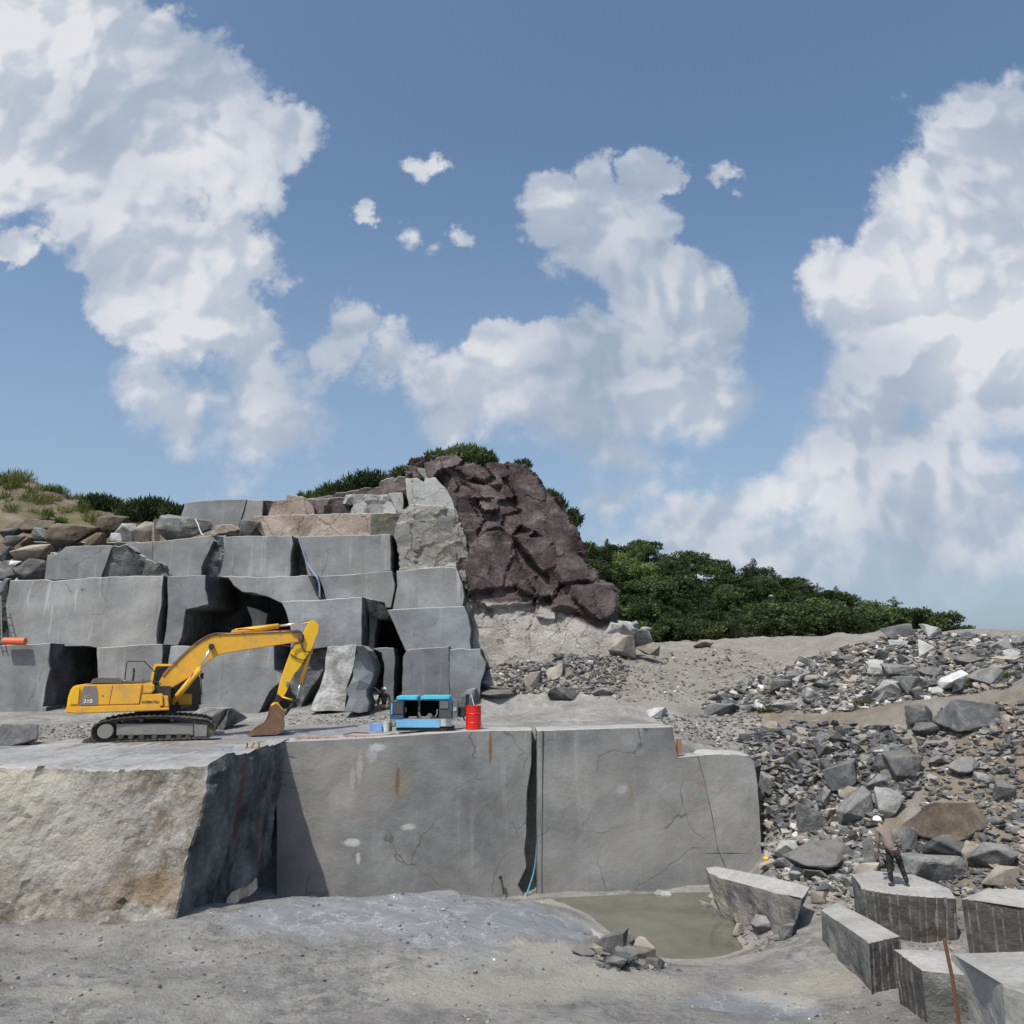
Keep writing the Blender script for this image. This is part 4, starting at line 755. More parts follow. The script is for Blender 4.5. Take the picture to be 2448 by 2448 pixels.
# notable rocks, right side (frame 6)
for a in [('6', 1380, 500, 120, 58, 'dark squared block standing alone on the skyline of the right bank', 1, 'rub_dark'),
          ('6', 1690, 895, 230, 125, 'largest dark boulder, jutting from the earth bank at the right', 2, 'rub_dark'),
          ('6', 1500, 878, 130, 90, 'wedge shaped dark rock left of the largest jutting boulder', 3, 'rub_dark'),
          ('6', 1350, 775, 125, 80, 'big pale grey faceted boulder in the upper rubble bank', 4, 'rub_pale'),
          ('6', 1645, 722, 120, 72, 'nearly white boulder at the right of the upper rubble bank', 5, 'rub_white'),
          ('6', 1780, 700, 115, 70, 'grey boulder right of the nearly white one', 6, 'rub_grey'),
          ('6', 1480, 745, 130, 70, 'blue grey slab with a white vein beside the pale faceted boulder', 7, 'rub_grey'),
          ('6', 595, 790, 150, 42, 'flat dark slab, upper one of the stacked pair at the left of the rubble bank', 0, 'rub_dark'),
          ('6', 590, 842, 150, 52, 'thick dark slab, lower one of the stacked pair at the left of the rubble bank', 8, 'rub_dark'),
          ('6', 870, 745, 100, 70, 'very dark angular boulder in the middle of the upper rubble bank', 9, 'rub_dark'),
          ('6', 1370, 680, 120, 60, 'smooth blue grey slanted slab above the pale faceted boulder', 10, 'rub_grey'),
          ('6', 1540, 680, 110, 50, 'flat dark slab left of the nearly white boulder', 11, 'rub_dark'),
          ('6', 865, 825, 95, 50, 'squared grey rock in front of the very dark boulder', 12, 'rub_grey'),
          ('6', 310, 520, 80, 65, 'rounded orange tan boulder at the foot of the wooded hill', 13, 'rub_tan'),
          ('6', 205, 460, 45, 40, 'pale boulder beside the base of the cliff, right side', 14, 'rub_pale'),
          ('6', 252, 475, 30, 26, 'small pale stone next to the orange tan boulder', 15, 'rub_pale'),
          ('6', 525, 548, 80, 34, 'low tan boulder on the track under the wooded hill', 4, 'rub_tan'),
          ('6', 400, 490, 130, 70, 'brown weathered rock half hidden by trees behind the orange boulder', 6, 'rub_tan'),
          ('6', 1110, 590, 40, 28, 'pale lump on top of the upper rubble bank', 3, 'rub_pale'),
          ('6', 1145, 560, 42, 34, 'tan pale lump on the crest of the rubble bank', 5, 'rub_tan'),
          ('6', 310, 855, 95, 42, 'white painted looking block with dark end lying alone on the track', 8, 'rub_white'),
          ('7', 1470, 765, 400, 200, 'long layered brown and grey boulder behind the worker', 2, 'rub_brown'),
          ('7', 830, 455, 190, 140, 'dark squared boulder in the middle of the lower rubble slope', 1, 'rub_dark'),
          ('7', 510, 330, 160, 80, 'dark slab near the top of the lower rubble slope', 0, 'rub_dark'),
          ('7', 740, 275, 130, 65, 'dark flat rock in the row at the top of the lower rubble slope', 7, 'rub_dark'),
          ('7', 1200, 450, 210, 190, 'large tilted slab of dark grey rock above the layered boulder', 10, 'rub_grey'),
          ('7', 1070, 400, 100, 140, 'tall dark rock left of the large tilted slab', 12, 'rub_dark'),
          ('7', 350, 540, 120, 170, 'broken slab leaning on the right end of the lower wall', 9, 'rub_grey'),
          ('7', 480, 590, 80, 65, 'orange tan stone under the leaning broken slab', 13, 'rub_tan'),
          ('7', 480, 905, 130, 100, 'pale boulder at the foot of the lower wall\'s right end', 4, 'rub_pale'),
          ('7', 745, 965, 400, 150, 'wide flat dark slab with a tan patch, left of the worker', 11, 'rub_dark'),
          ('7', 1000, 965, 95, 200, 'narrow grey shard leaning left of the worker\'s legs', 3, 'rub_grey'),
          ('7', 1090, 665, 150, 170, 'pale blue grey slab behind the worker\'s head', 10, 'rub_pale'),
          ('7', 940, 670, 200, 180, 'flat grey brown slab lying on the slope left of the worker\'s head', 5, 'rub_grey'),
          ('7', 1220, 825, 130, 120, 'round grey rock just right of the worker\'s back', 6, 'rub_grey'),
          ('7', 1490, 890, 420, 120, 'long flat dark boulder with shaded underside right of the worker', 0, 'rub_dark'),
          ('7', 1760, 960, 240, 130, 'smooth pale grey boulder above the right grooved block', 4, 'rub_grey'),
          ('7', 1450, 1060, 420, 170, 'broad grey slab directly behind the grooved block', 7, 'rub_grey'),
          ('7', 1820, 1080, 220, 110, 'brownish rounded rock at the right edge above the grooved block', 13, 'rub_tan'),
          ('7', 560, 1040, 130, 80, 'pale stone in the heap between pond slab and worker', 12, 'rub_pale'),
          ('7', 650, 1060, 120, 70, 'tan stone in the heap between pond slab and worker', 14, 'rub_tan'),
          ('7', 690, 1185, 110, 70, 'brown shard lying in the cream silt', 3, 'rub_tan'),
          ('7', 960, 1050, 170, 110, 'blocky grey tan stone left of the worker\'s feet', 8, 'rub_tan'),
          ('7', 460, 960, 170, 55, 'flat dark stone at the foot of the lower wall\'s right end', 0, 'rub_dark'),
          ('7', 1820, 560, 130, 130, 'dark tilted rock at the far right of the earth slope', 9, 'rub_dark'),
          ('7', 1600, 380, 180, 90, 'bluish slab in the tan earth at the right', 11, 'rub_grey'),
          ('7', 640, 760, 170, 160, 'grey slab half buried in the slope right of the wall end', 7, 'rub_grey'),
          ('7', 1340, 150, 160, 90, 'dark rock at the lip of the earth bank', 12, 'rub_dark'),
          ('a', 995, 1187, 125, 72, 'pale faceted stone standing out of the pond', 4, 'rub_pale'),
          ('a', 970, 1306, 45, 20, 'small white stone in the middle of the pond', 5, 'rub_white'),
          ('a', 1138, 1263, 38, 22, 'small pale stone in the pond near the broken slab', 14, 'rub_pale'),
          ('a', 1178, 1140, 28, 18, 'tiny white stone at the far edge of the pond', 3, 'rub_white'),
          ('a', 870, 1530, 150, 110, 'brownish broken rock at the ragged near edge of the pond', 9, 'rub_tan'),
          ('a', 770, 1440, 110, 60, 'dark rock on the ragged near edge of the pond', 6, 'rub_dark'),
          ('a', 960, 1590, 110, 60, 'spiky dark rock at the tip of the ragged pond edge', 3, 'rub_dark'),
          ('a', 560, 1500, 190, 80, 'flat blue grey rock farthest left on the ragged pond edge', 11, 'rub_grey'),
          ('a', 700, 1500, 190, 120, 'big dark broken rock in the middle of the ragged pond edge', 1, 'rub_dark'),
          ('a', 700, 1590, 120, 70, 'low dark rock nearest the camera on the ragged pond edge', 12, 'rub_dark'),
          ('a', 640, 1480, 170, 80, 'broad blue grey rock on the ragged near edge of the pond', 7, 'rub_grey'),
          ('a', 760, 1570, 130, 90, 'split blue grey rock below the ragged pond edge', 10, 'rub_dark'),
          ('a', 1460, 1390, 70, 70, 'brown rock at the right shore of the pond', 13, 'rub_tan'),
          ('2', 1080, 945, 330, 150, 'pale grey squared block behind the front of the crawler track', 8, 'rub_grey'),
          ('2', 1190, 950, 70, 130, 'bluish dark block behind the front tip of the crawler track', 1, 'rub_dark'),
          ('D', 22, 1405, 90, 42, 'dark block lying on the terrace at the left edge', 2, 'rub_dark'),
          ('4', 880, 1870, 160, 110, 'squared tan boulder at the foot of the cliff rubble', 8, 'rub_tan'),
          ('4', 1060, 1810, 140, 120, 'big squared grey boulder in the cliff rubble', 1, 'rub_tan'),
          ('4', 1120, 1960, 330, 90, 'long dark slab at the bottom of the cliff rubble', 0, 'rub_dark'),
          ('4', 640, 1960, 300, 80, 'flat grey slab beside the scratched end block', 11, 'rub_grey'),
          ('4', 590, 1920, 240, 60, 'dark slab behind the flat grey slab near the end block', 7, 'rub_dark'),
          ('4', 1420, 1940, 130, 60, 'smooth grey rock at the right of the cliff rubble', 4, 'rub_grey'),
          ('D', 868, 1345, 36, 34, 'dark squared block right of the blue machine', 1, 'rub_dark'),
          ('D', 884, 1330, 36, 30, 'grey squared block behind the red drum', 8, 'rub_grey')]:
    fr, cx, by, w, h, lab, var, mat = a
    named_rock(fr, cx, by, w, h, lab, var, mat, rz=random.Random(cx).uniform(-.3, .3), tilt=(random.Random(by).uniform(-.1, .1), random.Random(w).uniform(-.12, .12)))
for a in [(1560, 1500, 190, 140, 42.0, 4, 'rub_pale', 'pale grey broken rock at the right foot of the cliff'), (1650, 1430, 100, 70, 42.6, 5, 'rub_grey', 'rounded grey rock on the shoulder right of the cliff'),
          (1570, 1610, 240, 150, 41.3, 13, 'rub_tan', 'pinkish weathered rock at the right foot of the cliff'), (1690, 1570, 180, 150, 42.0, 14, 'rub_grey', 'grey brown rock sloping down right of the cliff foot'), (1780, 1600, 150, 90, 42.0, 6, 'rub_tan', 'low brown rock at the end of the cliff foot'),
          (1500, 1460, 120, 110, 41.6, 9, 'rub_pale', 'small pale block against the lower right corner of the cliff'), (1740, 1450, 80, 50, 43.5, 12, 'rub_grey', 'dark rock beside the orange tan boulder')]:
    named_rock('4', a[0], a[1], a[2], a[3], a[7], a[5], a[6], Y=a[4], rz=.3, tilt=(.1, .1))
# rocks on the left hillside, above the steps (frame 1)
for a in [(60, 560, 130, 60, 44, 'rub_dark', 'dark slab low on the left hillside'), (90, 640, 130, 80, 43.5, 'rub_grey', 'rounded grey boulder low on the left hillside'), (210, 730, 260, 110, 42.6, 'rub_tan', 'orange tan slab on the left hillside'),
          (490, 640, 330, 170, 43.4, 'rub_brown', 'large brown black boulder above the left end block'), (60, 870, 180, 120, 42.2, 'rub_dark', 'dark boulder beside the left end of the upper step'), (235, 880, 200, 150, 42, 'rub_dark', 'dark jagged boulder touching the left end of the upper step'),
          (250, 520, 290, 80, 45, 'rub_brown', 'long brown slab across the left hillside'), (310, 570, 160, 70, 44.5, 'rub_grey', 'grey rock under the long brown slab'), (30, 1000, 140, 130, 41.2, 'rub_dark', 'dark boulder at the left end of the middle step'),
          (720, 630, 160, 100, 43, 'rub_brown', 'dark brown broken rock above the pale left block'), (810, 560, 200, 150, 44, 'rub_brown', 'brown broken rock under the dark bush'), (940, 600, 160, 120, 43.4, 'rub_grey', 'slanted grey rock left of the black boulder'),
          (1060, 600, 170, 160, 43.4, 'rub_tan', 'brown rock next to the black boulder'), (1340, 590, 420, 180, 42.9, 'rub_dark', 'large black boulder under the pale crowning block'), (1840, 570, 130, 130, 42, 'rub_dark', 'dark rounded boulder at the left of the pink ledge'),
          (990, 370, 110, 70, 51, 'rub_tan', 'brown rock peeking over the left skyline between bushes'), (20, 740, 120, 90, 42.9, 'rub_dark', 'dark rock at the left edge of the hillside'), (850, 590, 70, 50, 42.4, 'rub_white', 'small white block on the left hillside'),
          (100, 790, 70, 40, 41.8, 'rub_white', 'white stone beside the orange tan slab'), (425, 710, 80, 30, 41, 'rub_pale', 'flat pale stone on top of the left end block'), (1150, 610, 50, 180, 43, 'rub_tan', 'tan upright sliver at the left of the black boulder')]:
    cx, by, w, h, Y, mat, lab = a; named_rock('1', cx, by, w*1.1, h*1.15, lab, int(cx+by) % NV, mat, Y=Y, rz=.2, tilt=(.05, .08*((cx % 3)-1)), d=.8)
def sample_poly(P, rng):
    xs = [p[0] for p in P]; ys = [p[1] for p in P]
    while True:
        x, y = rng.uniform(min(xs), max(xs)), rng.uniform(min(ys), max(ys))
        if in_poly(P, np.array([x]), np.array([y]))[0]: return x, y
ZN = {'up': ([(1325, 1338), (1340, 1312), (1420, 1285), (1530, 1240), (1640, 1213), (1700, 1192), (1932, 1205), (1960, 1250), (1900, 1300), (1700, 1325), (1590, 1345), (1400, 1345)], 'in the upper rubble bank'),
      'low': ([(1395, 1385), (1500, 1365), (1700, 1378), (1745, 1480), (1650, 1560), (1500, 1540), (1440, 1500)], 'on the lower rubble slope'),
      'end': ([(1440, 1500), (1640, 1555), (1690, 1630), (1520, 1690), (1445, 1640)], 'on the slope past the wall end'),
      'right': ([(1735, 1350), (1932, 1320), (1940, 1560), (1740, 1580)], 'on the tan earth slope at the right'),
      'cliff': ([(925, 1240), (1150, 1236), (1190, 1265), (1160, 1310), (940, 1310)], 'in the rubble under the cliff'),
      'track': ([(1170, 1232), (1400, 1225), (1520, 1270), (1300, 1325), (1110, 1325)], 'scattered over the dirt track'),
      'ledge': ([(1230, 1352), (1440, 1345), (1440, 1425), (1300, 1402)], 'behind the lower wall\'s right end'),
      'shore': ([(1345, 1700), (1520, 1690), (1500, 1760), (1430, 1800), (1380, 1770)], 'at the right shore of the pond'),
      'ragged': ([(1100, 1760), (1180, 1770), (1255, 1810), (1240, 1832), (1130, 1830)], 'on the ragged near edge of the pond'),
      'base': ([(545, 1347), (900, 1347), (900, 1362), (545, 1368)], 'at the foot of the back wall'),
      'baseL': ([(55, 1370), (170, 1366), (165, 1400), (60, 1395)], 'on the terrace behind the excavator'),
      'fore': ([(0, 1770), (500, 1760), (900, 1800), (1100, 1860), (1500, 1860), (1500, 1932), (0, 1932)], 'on the near ground'),
      'heap': ([(1500, 1640), (1640, 1620), (1700, 1680), (1640, 1720), (1540, 1720)], 'in the heap left of the worker'),
      'blocks': ([(1530, 1700), (1640, 1690), (1932, 1720), (1940, 1932), (1700, 1900), (1560, 1800)], 'between the drilled blocks'),
      'behind': ([(1500, 1640), (1700, 1590), (1932, 1540), (1940, 1700), (1740, 1690), (1560, 1700)], 'behind the worker'),
      'hill': ([(0, 960), (130, 960), (330, 985), (330, 1010), (0, 1040)], 'on the left hillside')}
rng = random.Random(4); cnt = 0; CAND = []
def area_px(w): return w
for zone, n, lo, hi, mats in [('up', 115, 16, 54, ['rub_grey']*5+['rub_dark']*5+['rub_pale']*2+['rub_tan']*2), ('low', 75, 18, 52, ['rub_dark']*5+['rub_grey']*4+['rub_tan']), ('end', 34, 16, 48, ['rub_grey']*3+['rub_tan']*2+['rub_dark']),
                              ('right', 34, 15, 42, ['rub_grey']*3+['rub_dark']*2+['rub_tan']), ('cliff', 60, 10, 30, ['rub_tan']*3+['rub_grey']*3+['rub_dark']*2), ('shore', 12, 14, 30, ['rub_grey']*3+['rub_tan']), ('ragged', 14, 16, 40, ['rub_dark']*2+['rub_tan']), ('behind', 26, 20, 60, ['rub_grey']*3+['rub_dark']*2+['rub_tan']), ('heap', 10, 12, 28, ['rub_grey', 'rub_tan', 'rub_pale'])]:
    got = 0; tries = 0
    while got < n and tries < n*30:
        tries += 1; x, y = sample_poly(ZN[zone][0], rng); w = lo+(hi-lo)*rng.random()**1.7; k = 2448/1932
        if any(math.hypot(x*k-a, (y*k-b)*1.5) < (w*k/2+r)*.42 for a, b, r in PLACED): continue
        p = hit('D', x, y)
        if p is None: continue
        mat = rng.choice(mats); W = w*k*p.y*1.045/FP; PLACED.append((x*k, (y-w*.3)*k, w*k/2))
        CAND.append((w, p, (W*1.05, W*rng.uniform(.8, 1.2), W*rng.uniform(.8, 1.25)), rng.uniform(0, 6.28), rng.randrange(NV), mat,
                 {'rub_grey': 'angular grey rock ', 'rub_dark': 'dark angular rock ', 'rub_pale': 'pale angular rock ', 'rub_tan': 'tan angular rock '}[mat]+ZN[zone][1],
                 'loose rocks '+ZN[zone][1], (rng.uniform(-.5, .5), rng.uniform(-.5, .5))))
        got += 1
CAND.sort(key=lambda a: -a[0]); NBIG = 288-len([o for o in S.objects if o.get('category') == 'rock'])
for c_ in CAND[:NBIG]: put_rock(*c_[1:], sink=.25)
# small stones nobody could count
SM = []; RT = {}
for i in range(6):
    r2 = random.Random(900+i); bm = bmesh.new()
    for k in range(9):
        v = Vector([r2.gauss(0, 1) for _ in range(3)]).normalized()*.5; bm.verts.new((v.x, v.y*.85, v.z*.62))
    bmesh.ops.convex_hull(bm, input=bm.verts)
    for v in [v for v in bm.verts if not v.link_faces]: bm.verts.remove(v)
    bmesh.ops.triangulate(bm, faces=bm.faces); bm.verts.index_update()
    SM.append((np.array([v.co[:] for v in bm.verts]), np.array([[v.index for v in f.verts] for f in bm.faces]))); bm.free()
def stones(name, plc, label, extra=()):
    VV, FF, TT = [], [], []; n0 = 0
    for (p, s, tone, r_) in plc:
        v, f = SM[r_.randrange(6)]; m = Matrix.Rotation(r_.uniform(0, 6.3), 3, 'Z') @ Matrix.Rotation(r_.uniform(-.6, .6), 3, 'X')
        a = (v*np.array([s, s*r_.uniform(.7, 1.1), s*r_.uniform(.6, 1.1)])) @ np.array(m).T+np.array([p[0], p[1], p[2]+s*.12])
        VV.append(a); FF.append(f+n0); TT.append(np.full(len(v), tone)); n0 += len(v)
    for (w, p, sz, rz, var, mat, lab, grp, tl) in extra:           # rocks past the count kept as things
        m0 = RM[var % NV]
        if var not in RT:
            b = bmesh.new(); b.from_mesh(m0); bmesh.ops.triangulate(b, faces=b.faces); b.verts.index_update(); RT[var] = (np.array([v.co[:] for v in b.verts]), np.array([[v.index for v in f.verts] for f in b.faces])); b.free()
        v, f = RT[var]; m = np.array(Matrix.Rotation(rz, 3, 'Z') @ Matrix.Rotation(tl[1], 3, 'Y') @ Matrix.Rotation(tl[0], 3, 'X'))
        VV.append((v*np.array(sz)) @ m.T+np.array([p[0], p[1], p[2]-.15*sz[2]])); FF.append(f+n0); TT.append(np.full(len(v), {'rub_dark': .2, 'rub_grey': .5, 'rub_tan': .7, 'rub_brown': .2, 'rub_pale': .93}[mat])); n0 += len(v)
    me = bpy.data.meshes.new(name); me.from_pydata(np.concatenate(VV).tolist(), [], np.concatenate(FF).tolist())
    at_ = me.attributes.new('tone', 'FLOAT', 'POINT'); at_.data.foreach_set('value', np.concatenate(TT).astype(np.float32))
    if 'stones' not in M:
        t = NT('small_stones', .92, .12); c = t.ramp(t.attr('tone'), [(0, (.045, .046, .05)), (.3, (.11, .11, .112)), (.55, (.19, .187, .18)), (.72, (.27, .23, .18)), (.88, (.34, .33, .31)), (1, (.66, .66, .64))])
        c = t.mix(.4, c, t.mix(t.noise(8, 4, .7), (.05, .05, .05), (.95, .95, .95)), 'OVERLAY'); M['stones'] = t.done(c)
    o = mkobj(name, me, M['stones'], recentre=False); return tag(o, label, None, None, 'stuff')
plc = []
for zone, n, lo, hi, tn in [('up', 5200, 4, 24, (0, .95)), ('low', 3000, 5, 34, (0, .8)), ('end', 1100, 4, 30, (.2, .95)), ('right', 1300, 3, 24, (.1, .85)), ('cliff', 2400, 2.5, 17, (.1, .85)), ('track', 1400, 1.5, 10, (.3, .95)), ('ledge', 900, 2, 12, (.2, .9)),
                            ('shore', 260, 3, 12, (.1, .8)), ('ragged', 260, 3, 16, (0, .6)), ('base', 700, 1.5, 7, (.1, .8)), ('baseL', 300, 2, 8, (.1, .7)), ('heap', 260, 3, 14, (.2, .95)), ('blocks', 600, 2.5, 13, (.2, .9)), ('behind', 1100, 4, 30, (.1, .85))]:
    r2 = random.Random(n)
    for i in range(n):
        x, y = sample_poly(ZN[zone][0], r2); p = hit('D', x, y)
        if p is None: continue
        w = lo+(hi-lo)*r2.random()**2.3; tone = r2.uniform(*tn)
        if r2.random() < .012: tone = .97
        plc.append((p, w*1.267*p.y*1.04/FP, tone, r2))
stones('loose_stones', plc, 'small broken stones between the rocks and on the dirt slopes', CAND[NBIG:])
plc = []; r2 = random.Random(77)
for i in range(10000):
    Y = 13.2+12.5*r2.random()**1.2; X = r2.uniform(-.64, .66)*Y*1.02
    cl = float(vnoise(X*.5, Y*.5, 0, 5))+.5*float(vnoise(X*1.9, Y*1.9, 0, 6))
    if cl < r2.uniform(-.5, .9): continue
    if 0 < X < 9.5 and 21.4 < Y: continue
    s = .016+.11*r2.random()**5+(.0 if r2.random() < .985 else .12)
    tone = r2.uniform(.18, .85) if r2.random() < .985 else .98
    plc.append((Vector((X, Y, hpt(X, Y))), s, tone, r2))
stones('gravel', plc, 'fine gravel and grit on the near quarry floor')
# ------------------------------------------------------------------ sawn and drilled blocks, lower right
def quarry_block(fr, top, ztop, h, label, mats, groove=(), bottom_in=.0, lean=(0, 0), rough=.10, group=None, zs=None, sp=.07, gsp=.20):
    """top outline traced on its level (or per-corner heights zs), sides carried down with relief; groove = side indices with drill flutes"""
    P = []
    for i, q in enumerate(top):
        z = ztop if zs is None else zs[i]; P.append(atZ(fr, q[0], q[1], z))
    ar = sum(P[i].x*P[(i+1) % len(P)].y-P[(i+1) % len(P)].x*P[i].y for i in range(len(P)))
    idx = list(range(len(P)))
    ring = []; n = len(P); cen = sum(P, Vector())/n
    for i in range(n):
        a, b = P[i], P[(i+1) % n]; L = (b-a).length; st = .034 if i in groove else .16; k = max(2, int(L/st)); nr = Vector(((b-a).y, -(b-a).x, 0)).normalized()
        if nr.dot(a-cen) < 0: nr = -nr
        for j in range(k): ring.append((a.lerp(b, j/k), nr, L*j/k, i in groove, j/k))
    FL = []; nz = max(4, int(h/.10)); bm = bmesh.new(); rows = []; sd = int(abs(P[0].x*77)) % 90
    for r_ in range(nz+1):
        t_ = r_/nz; row = []
        for (p, nr, s, g, u) in ring:
            q = p+Vector((lean[0]*t_, lean[1]*t_, -h*t_)); q = q+(Vector((cen.x, cen.y, q.z))-q)*(bottom_in*t_)
            d = rough*float(fbm(q.x, q.y, q.z, 1.4, 4, sd, .6))*(.3+t_)
            hd = abs(((s+.6*float(vnoise(s*3, 0, 0, sd))*.05) % gsp)-gsp/2)
            if g and t_ < .82 and hd < .018+.008*float(vnoise(s*7, q.z*3, 0, sd)): d -= .03; FL.append(1.)
            else: FL.append(0.)
            row.append(bm.verts.new(q+nr*(d-(.012 if r_ == 0 else 0))))
        rows.append(row)
    m = len(ring); fs = []
    for a, b in zip(rows, rows[1:]):
        for k in range(m):
            f = bm.faces.new((a[k], a[(k+1) % m], b[(k+1) % m], b[k])); f.material_index = 2 if ring[k][3] else 1
    # top with relief
    inner = [bm.verts.new(v.co+(cen-v.co)*.03+Vector((0, 0, .012))) for v in rows[0]]
    for k in range(m): bm.faces.new((inner[k], inner[(k+1) % m], rows[0][(k+1) % m], rows[0][k])).material_index = 0
    vi = [Vector((v.co.x, v.co.y)) for v in inner]
    xs = [v.x for v in vi]; ys = [v.y for v in vi]; Bn = np.array([(v.x, v.y) for v in vi]); gx, gy = np.meshgrid(np.arange(min(xs), max(xs), .2), np.arange(min(ys), max(ys), .2)); gx = gx.ravel(); gy = gy.ravel()
    ok = in_poly(Bn, gx, gy); gx, gy = gx[ok], gy[ok]
    if len(gx): ok = np.min(np.hypot(gx[:, None]-Bn[None, :, 0], gy[:, None]-Bn[None, :, 1]), 1) > .07; gx, gy = gx[ok], gy[ok]
    ov, _, of, oi, _, _ = geometry.delaunay_2d_cdt(vi+[Vector((a, b)) for a, b in zip(gx, gy)], [(i, (i+1) % m) for i in range(m)], [], 1, 1e-5, True)
    A = np.array([[p.x, p.y, 1] for p in P]); co_ = np.linalg.lstsq(A, np.array([p.z for p in P]), rcond=None)[0]
    tv = []
    for v, src in zip(ov, oi):
        z = co_[0]*v.x+co_[1]*v.y+co_[2]; tv.append(inner[src[0]] if src and src[0] < m else bm.verts.new((v.x, v.y, z+.012+.02*float(fbm(v.x, v.y, 0, 1.5, 3, sd)))))
    for f in of:
        try: bm.faces.new([tv[i] for i in f])
        except ValueError: pass
    bm.faces.new(rows[-1][::-1]).material_index = 1
    bmesh.ops.recalc_face_normals(bm, faces=bm.faces[:])
    o = bmobj('quarry_block', bm, mats); at_ = o.data.attributes.new('flute', 'FLOAT', 'POINT'); FL += [0.]*(len(o.data.vertices)-len(FL)); at_.data.foreach_set('value', FL); return tag(o, label, 'stone block', group)
M['btop'] = rough_rock('dust_covered_block_top', [(.25, .243, .23), (.33, .32, .30), (.41, .395, .365)], .9, .03, rnd=.02)
M['bside'] = rough_rock('pale_mottled_block_side', [(.09, .09, .09), (.20, .20, .19), (.38, .37, .345)], 1.4, .14, rnd=.05)
t = NT('drilled_block_side', .9, .15); c = t.ramp(t.noise(2.2, 8, .7), [(.3, (.05, .043, .04)), (.55, (.095, .087, .083)), (.75, (.17, .16, .155))])
c = t.mix(t.math('MULTIPLY', t.attr('flute'), t.mr(t.noise(5, 4, .7), .40, .62, .1, .75)), c, (.33, .32, .30)); t.bump(t.noise(6, 6, .7), .06, 1); M['drill'] = t.done(c)
BM3 = [M['btop'], M['bside'], M['drill']]; GB = 'drilled stone blocks at the lower right'
quarry_block('7', [(905, 1052), (925, 1098), (1010, 1116), (1130, 1132), (1300, 1148), (1512, 1158), (1475, 1095), (1250, 1010), (1000, 985), (860, 1010)], -5.260, 1.487, 'grooved block the worker stands on, drill flutes along its front', BM3, groove=(1, 2, 3, 4), group=GB, bottom_in=.10)
quarry_block('7', [(1545, 1162), (1700, 1182), (1860, 1205), (2060, 1240), (2080, 1120), (1932, 1105), (1720, 1098), (1640, 1120)], -5.117, 1.607, 'grooved block at the right edge, next to the worker\'s block', BM3, groove=(0, 1, 2), group=GB, bottom_in=.08)
quarry_block('7', [(672, 1228), (975, 1436), (1168, 1392), (960, 1275), (770, 1183)], -5.652, 1.333, 'long pale mottled block with one drilled dark end, left of the rod', BM3, groove=(1,), group=GB, bottom_in=.06, zs=[-5.771, -5.474, -5.474, -5.652, -5.831])
quarry_block('7', [(1125, 1474), (1300, 1604), (1650, 1640), (1500, 1500), (1400, 1478)], -5.414, 1.190, 'block with a drilled left side right behind the rusty rod', BM3, groove=(0,), group=GB, bottom_in=.10)
quarry_block('7', [(1480, 1500), (1680, 1600), (1800, 1700), (2100, 1800), (2100, 1480), (1932, 1488)], -4.998, 1.547, 'pale dusty boulder cut off by the lower right corner', [M['btop'], M['btop'], M['drill']], group=GB, bottom_in=.0, rough=.12, zs=[-5.295, -4.998, -4.641, -4.522, -5.117, -5.236])
quarry_block('a', [(1262, 968), (1275, 1000), (1350, 1035), (1480, 1070), (1580, 1100), (1700, 1128), (1860, 1160), (1905, 1088), (1650, 1022), (1450, 985), (1320, 960)], -5.85, 1.12, 'broken tilted slab with pale flat top beside the pond', [M['btop'], rough_rock('slab_side', [(.05, .05, .052), (.12, .12, .122), (.20, .185, .155), (.20, .20, .205)], .9, .12), M['drill']], bottom_in=.22, rough=.22, zs=[-6.2, -6.2, -6.2, -6.1, -6.03, -5.92, -5.8, -5.7, -5.86, -5.98, -6.14])
named_rock('a', 1390, 1305, 190, 110, 'grey slab leaning under the broken tilted slab by the water', 10, 'rub_grey')
named_rock('a', 1300, 1280, 110, 90, 'pale corner stone dipping into the pond', 7, 'rub_grey')
named_rock('a', 1620, 1370, 150, 100, 'grey angular rock below the broken tilted slab', 12, 'rub_grey')
named_rock('a', 1760, 1400, 110, 80, 'small dark block below the right end of the broken tilted slab', 8, 'rub_dark')
# ------------------------------------------------------------------ excavator
PSI = R(21); AX = Vector((math.cos(PSI), math.sin(PSI), 0)); AD = Vector((-math.sin(PSI), math.cos(PSI), 0))
EO = atY('2', 740, 1030, 27.3); EO.z -= .02
def ex(x, y, d=0., fr='2'):
    """photo pixel to machine coordinates on the machine's own plane at depth d behind the near track face"""
    a, b = ray(*px(fr, x, y)); v = Vector((a, 1, b)); t_ = (d+EO.dot(AD))/v.dot(AD); p = v*t_-EO
    return (p.dot(AX), p.z)
EXC = empty('excavator', EO, (0, 0, PSI)); tag(EXC, 'yellow crawler excavator with its boom bent and bucket resting on the terrace', 'excavator')
M['yel'] = plain('yellow_paint', (.76, .40, .04), .55, dirt=.75, dirtcol=(.36, .26, .13), sc=2.2)
M['yel2'] = plain('bright_yellow_paint', (.80, .47, .02), .4, dirt=.3, dirtcol=(.42, .30, .12), sc=1.5)
M['blk'] = plain('black_steel', (.03, .029, .027), .7, dirt=.5, dirtcol=(.12, .10, .08), sc=4)
M['trk'] = plain('dusty_track_steel', (.07, .065, .055), .8, dirt=.8, dirtcol=(.28, .25, .20), sc=4)
M['frm'] = plain('dusty_track_frame', (.22, .215, .20), .85, dirt=.7, dirtcol=(.33, .31, .27), sc=3)
M['chrome'] = plain('chromed_rod', (.75, .75, .76), .15, 1.)
M['rust'] = plain('rusty_bucket_steel', (.17, .095, .055), .75, dirt=.8, dirtcol=(.28, .20, .14), sc=3)
M['glass'] = plain('dark_cab_glass', (.012, .015, .017), .08, spec=.6)
M['hood'] = plain('grey_hood', (.11, .105, .10), .7, dirt=.6, dirtcol=(.2, .18, .16))
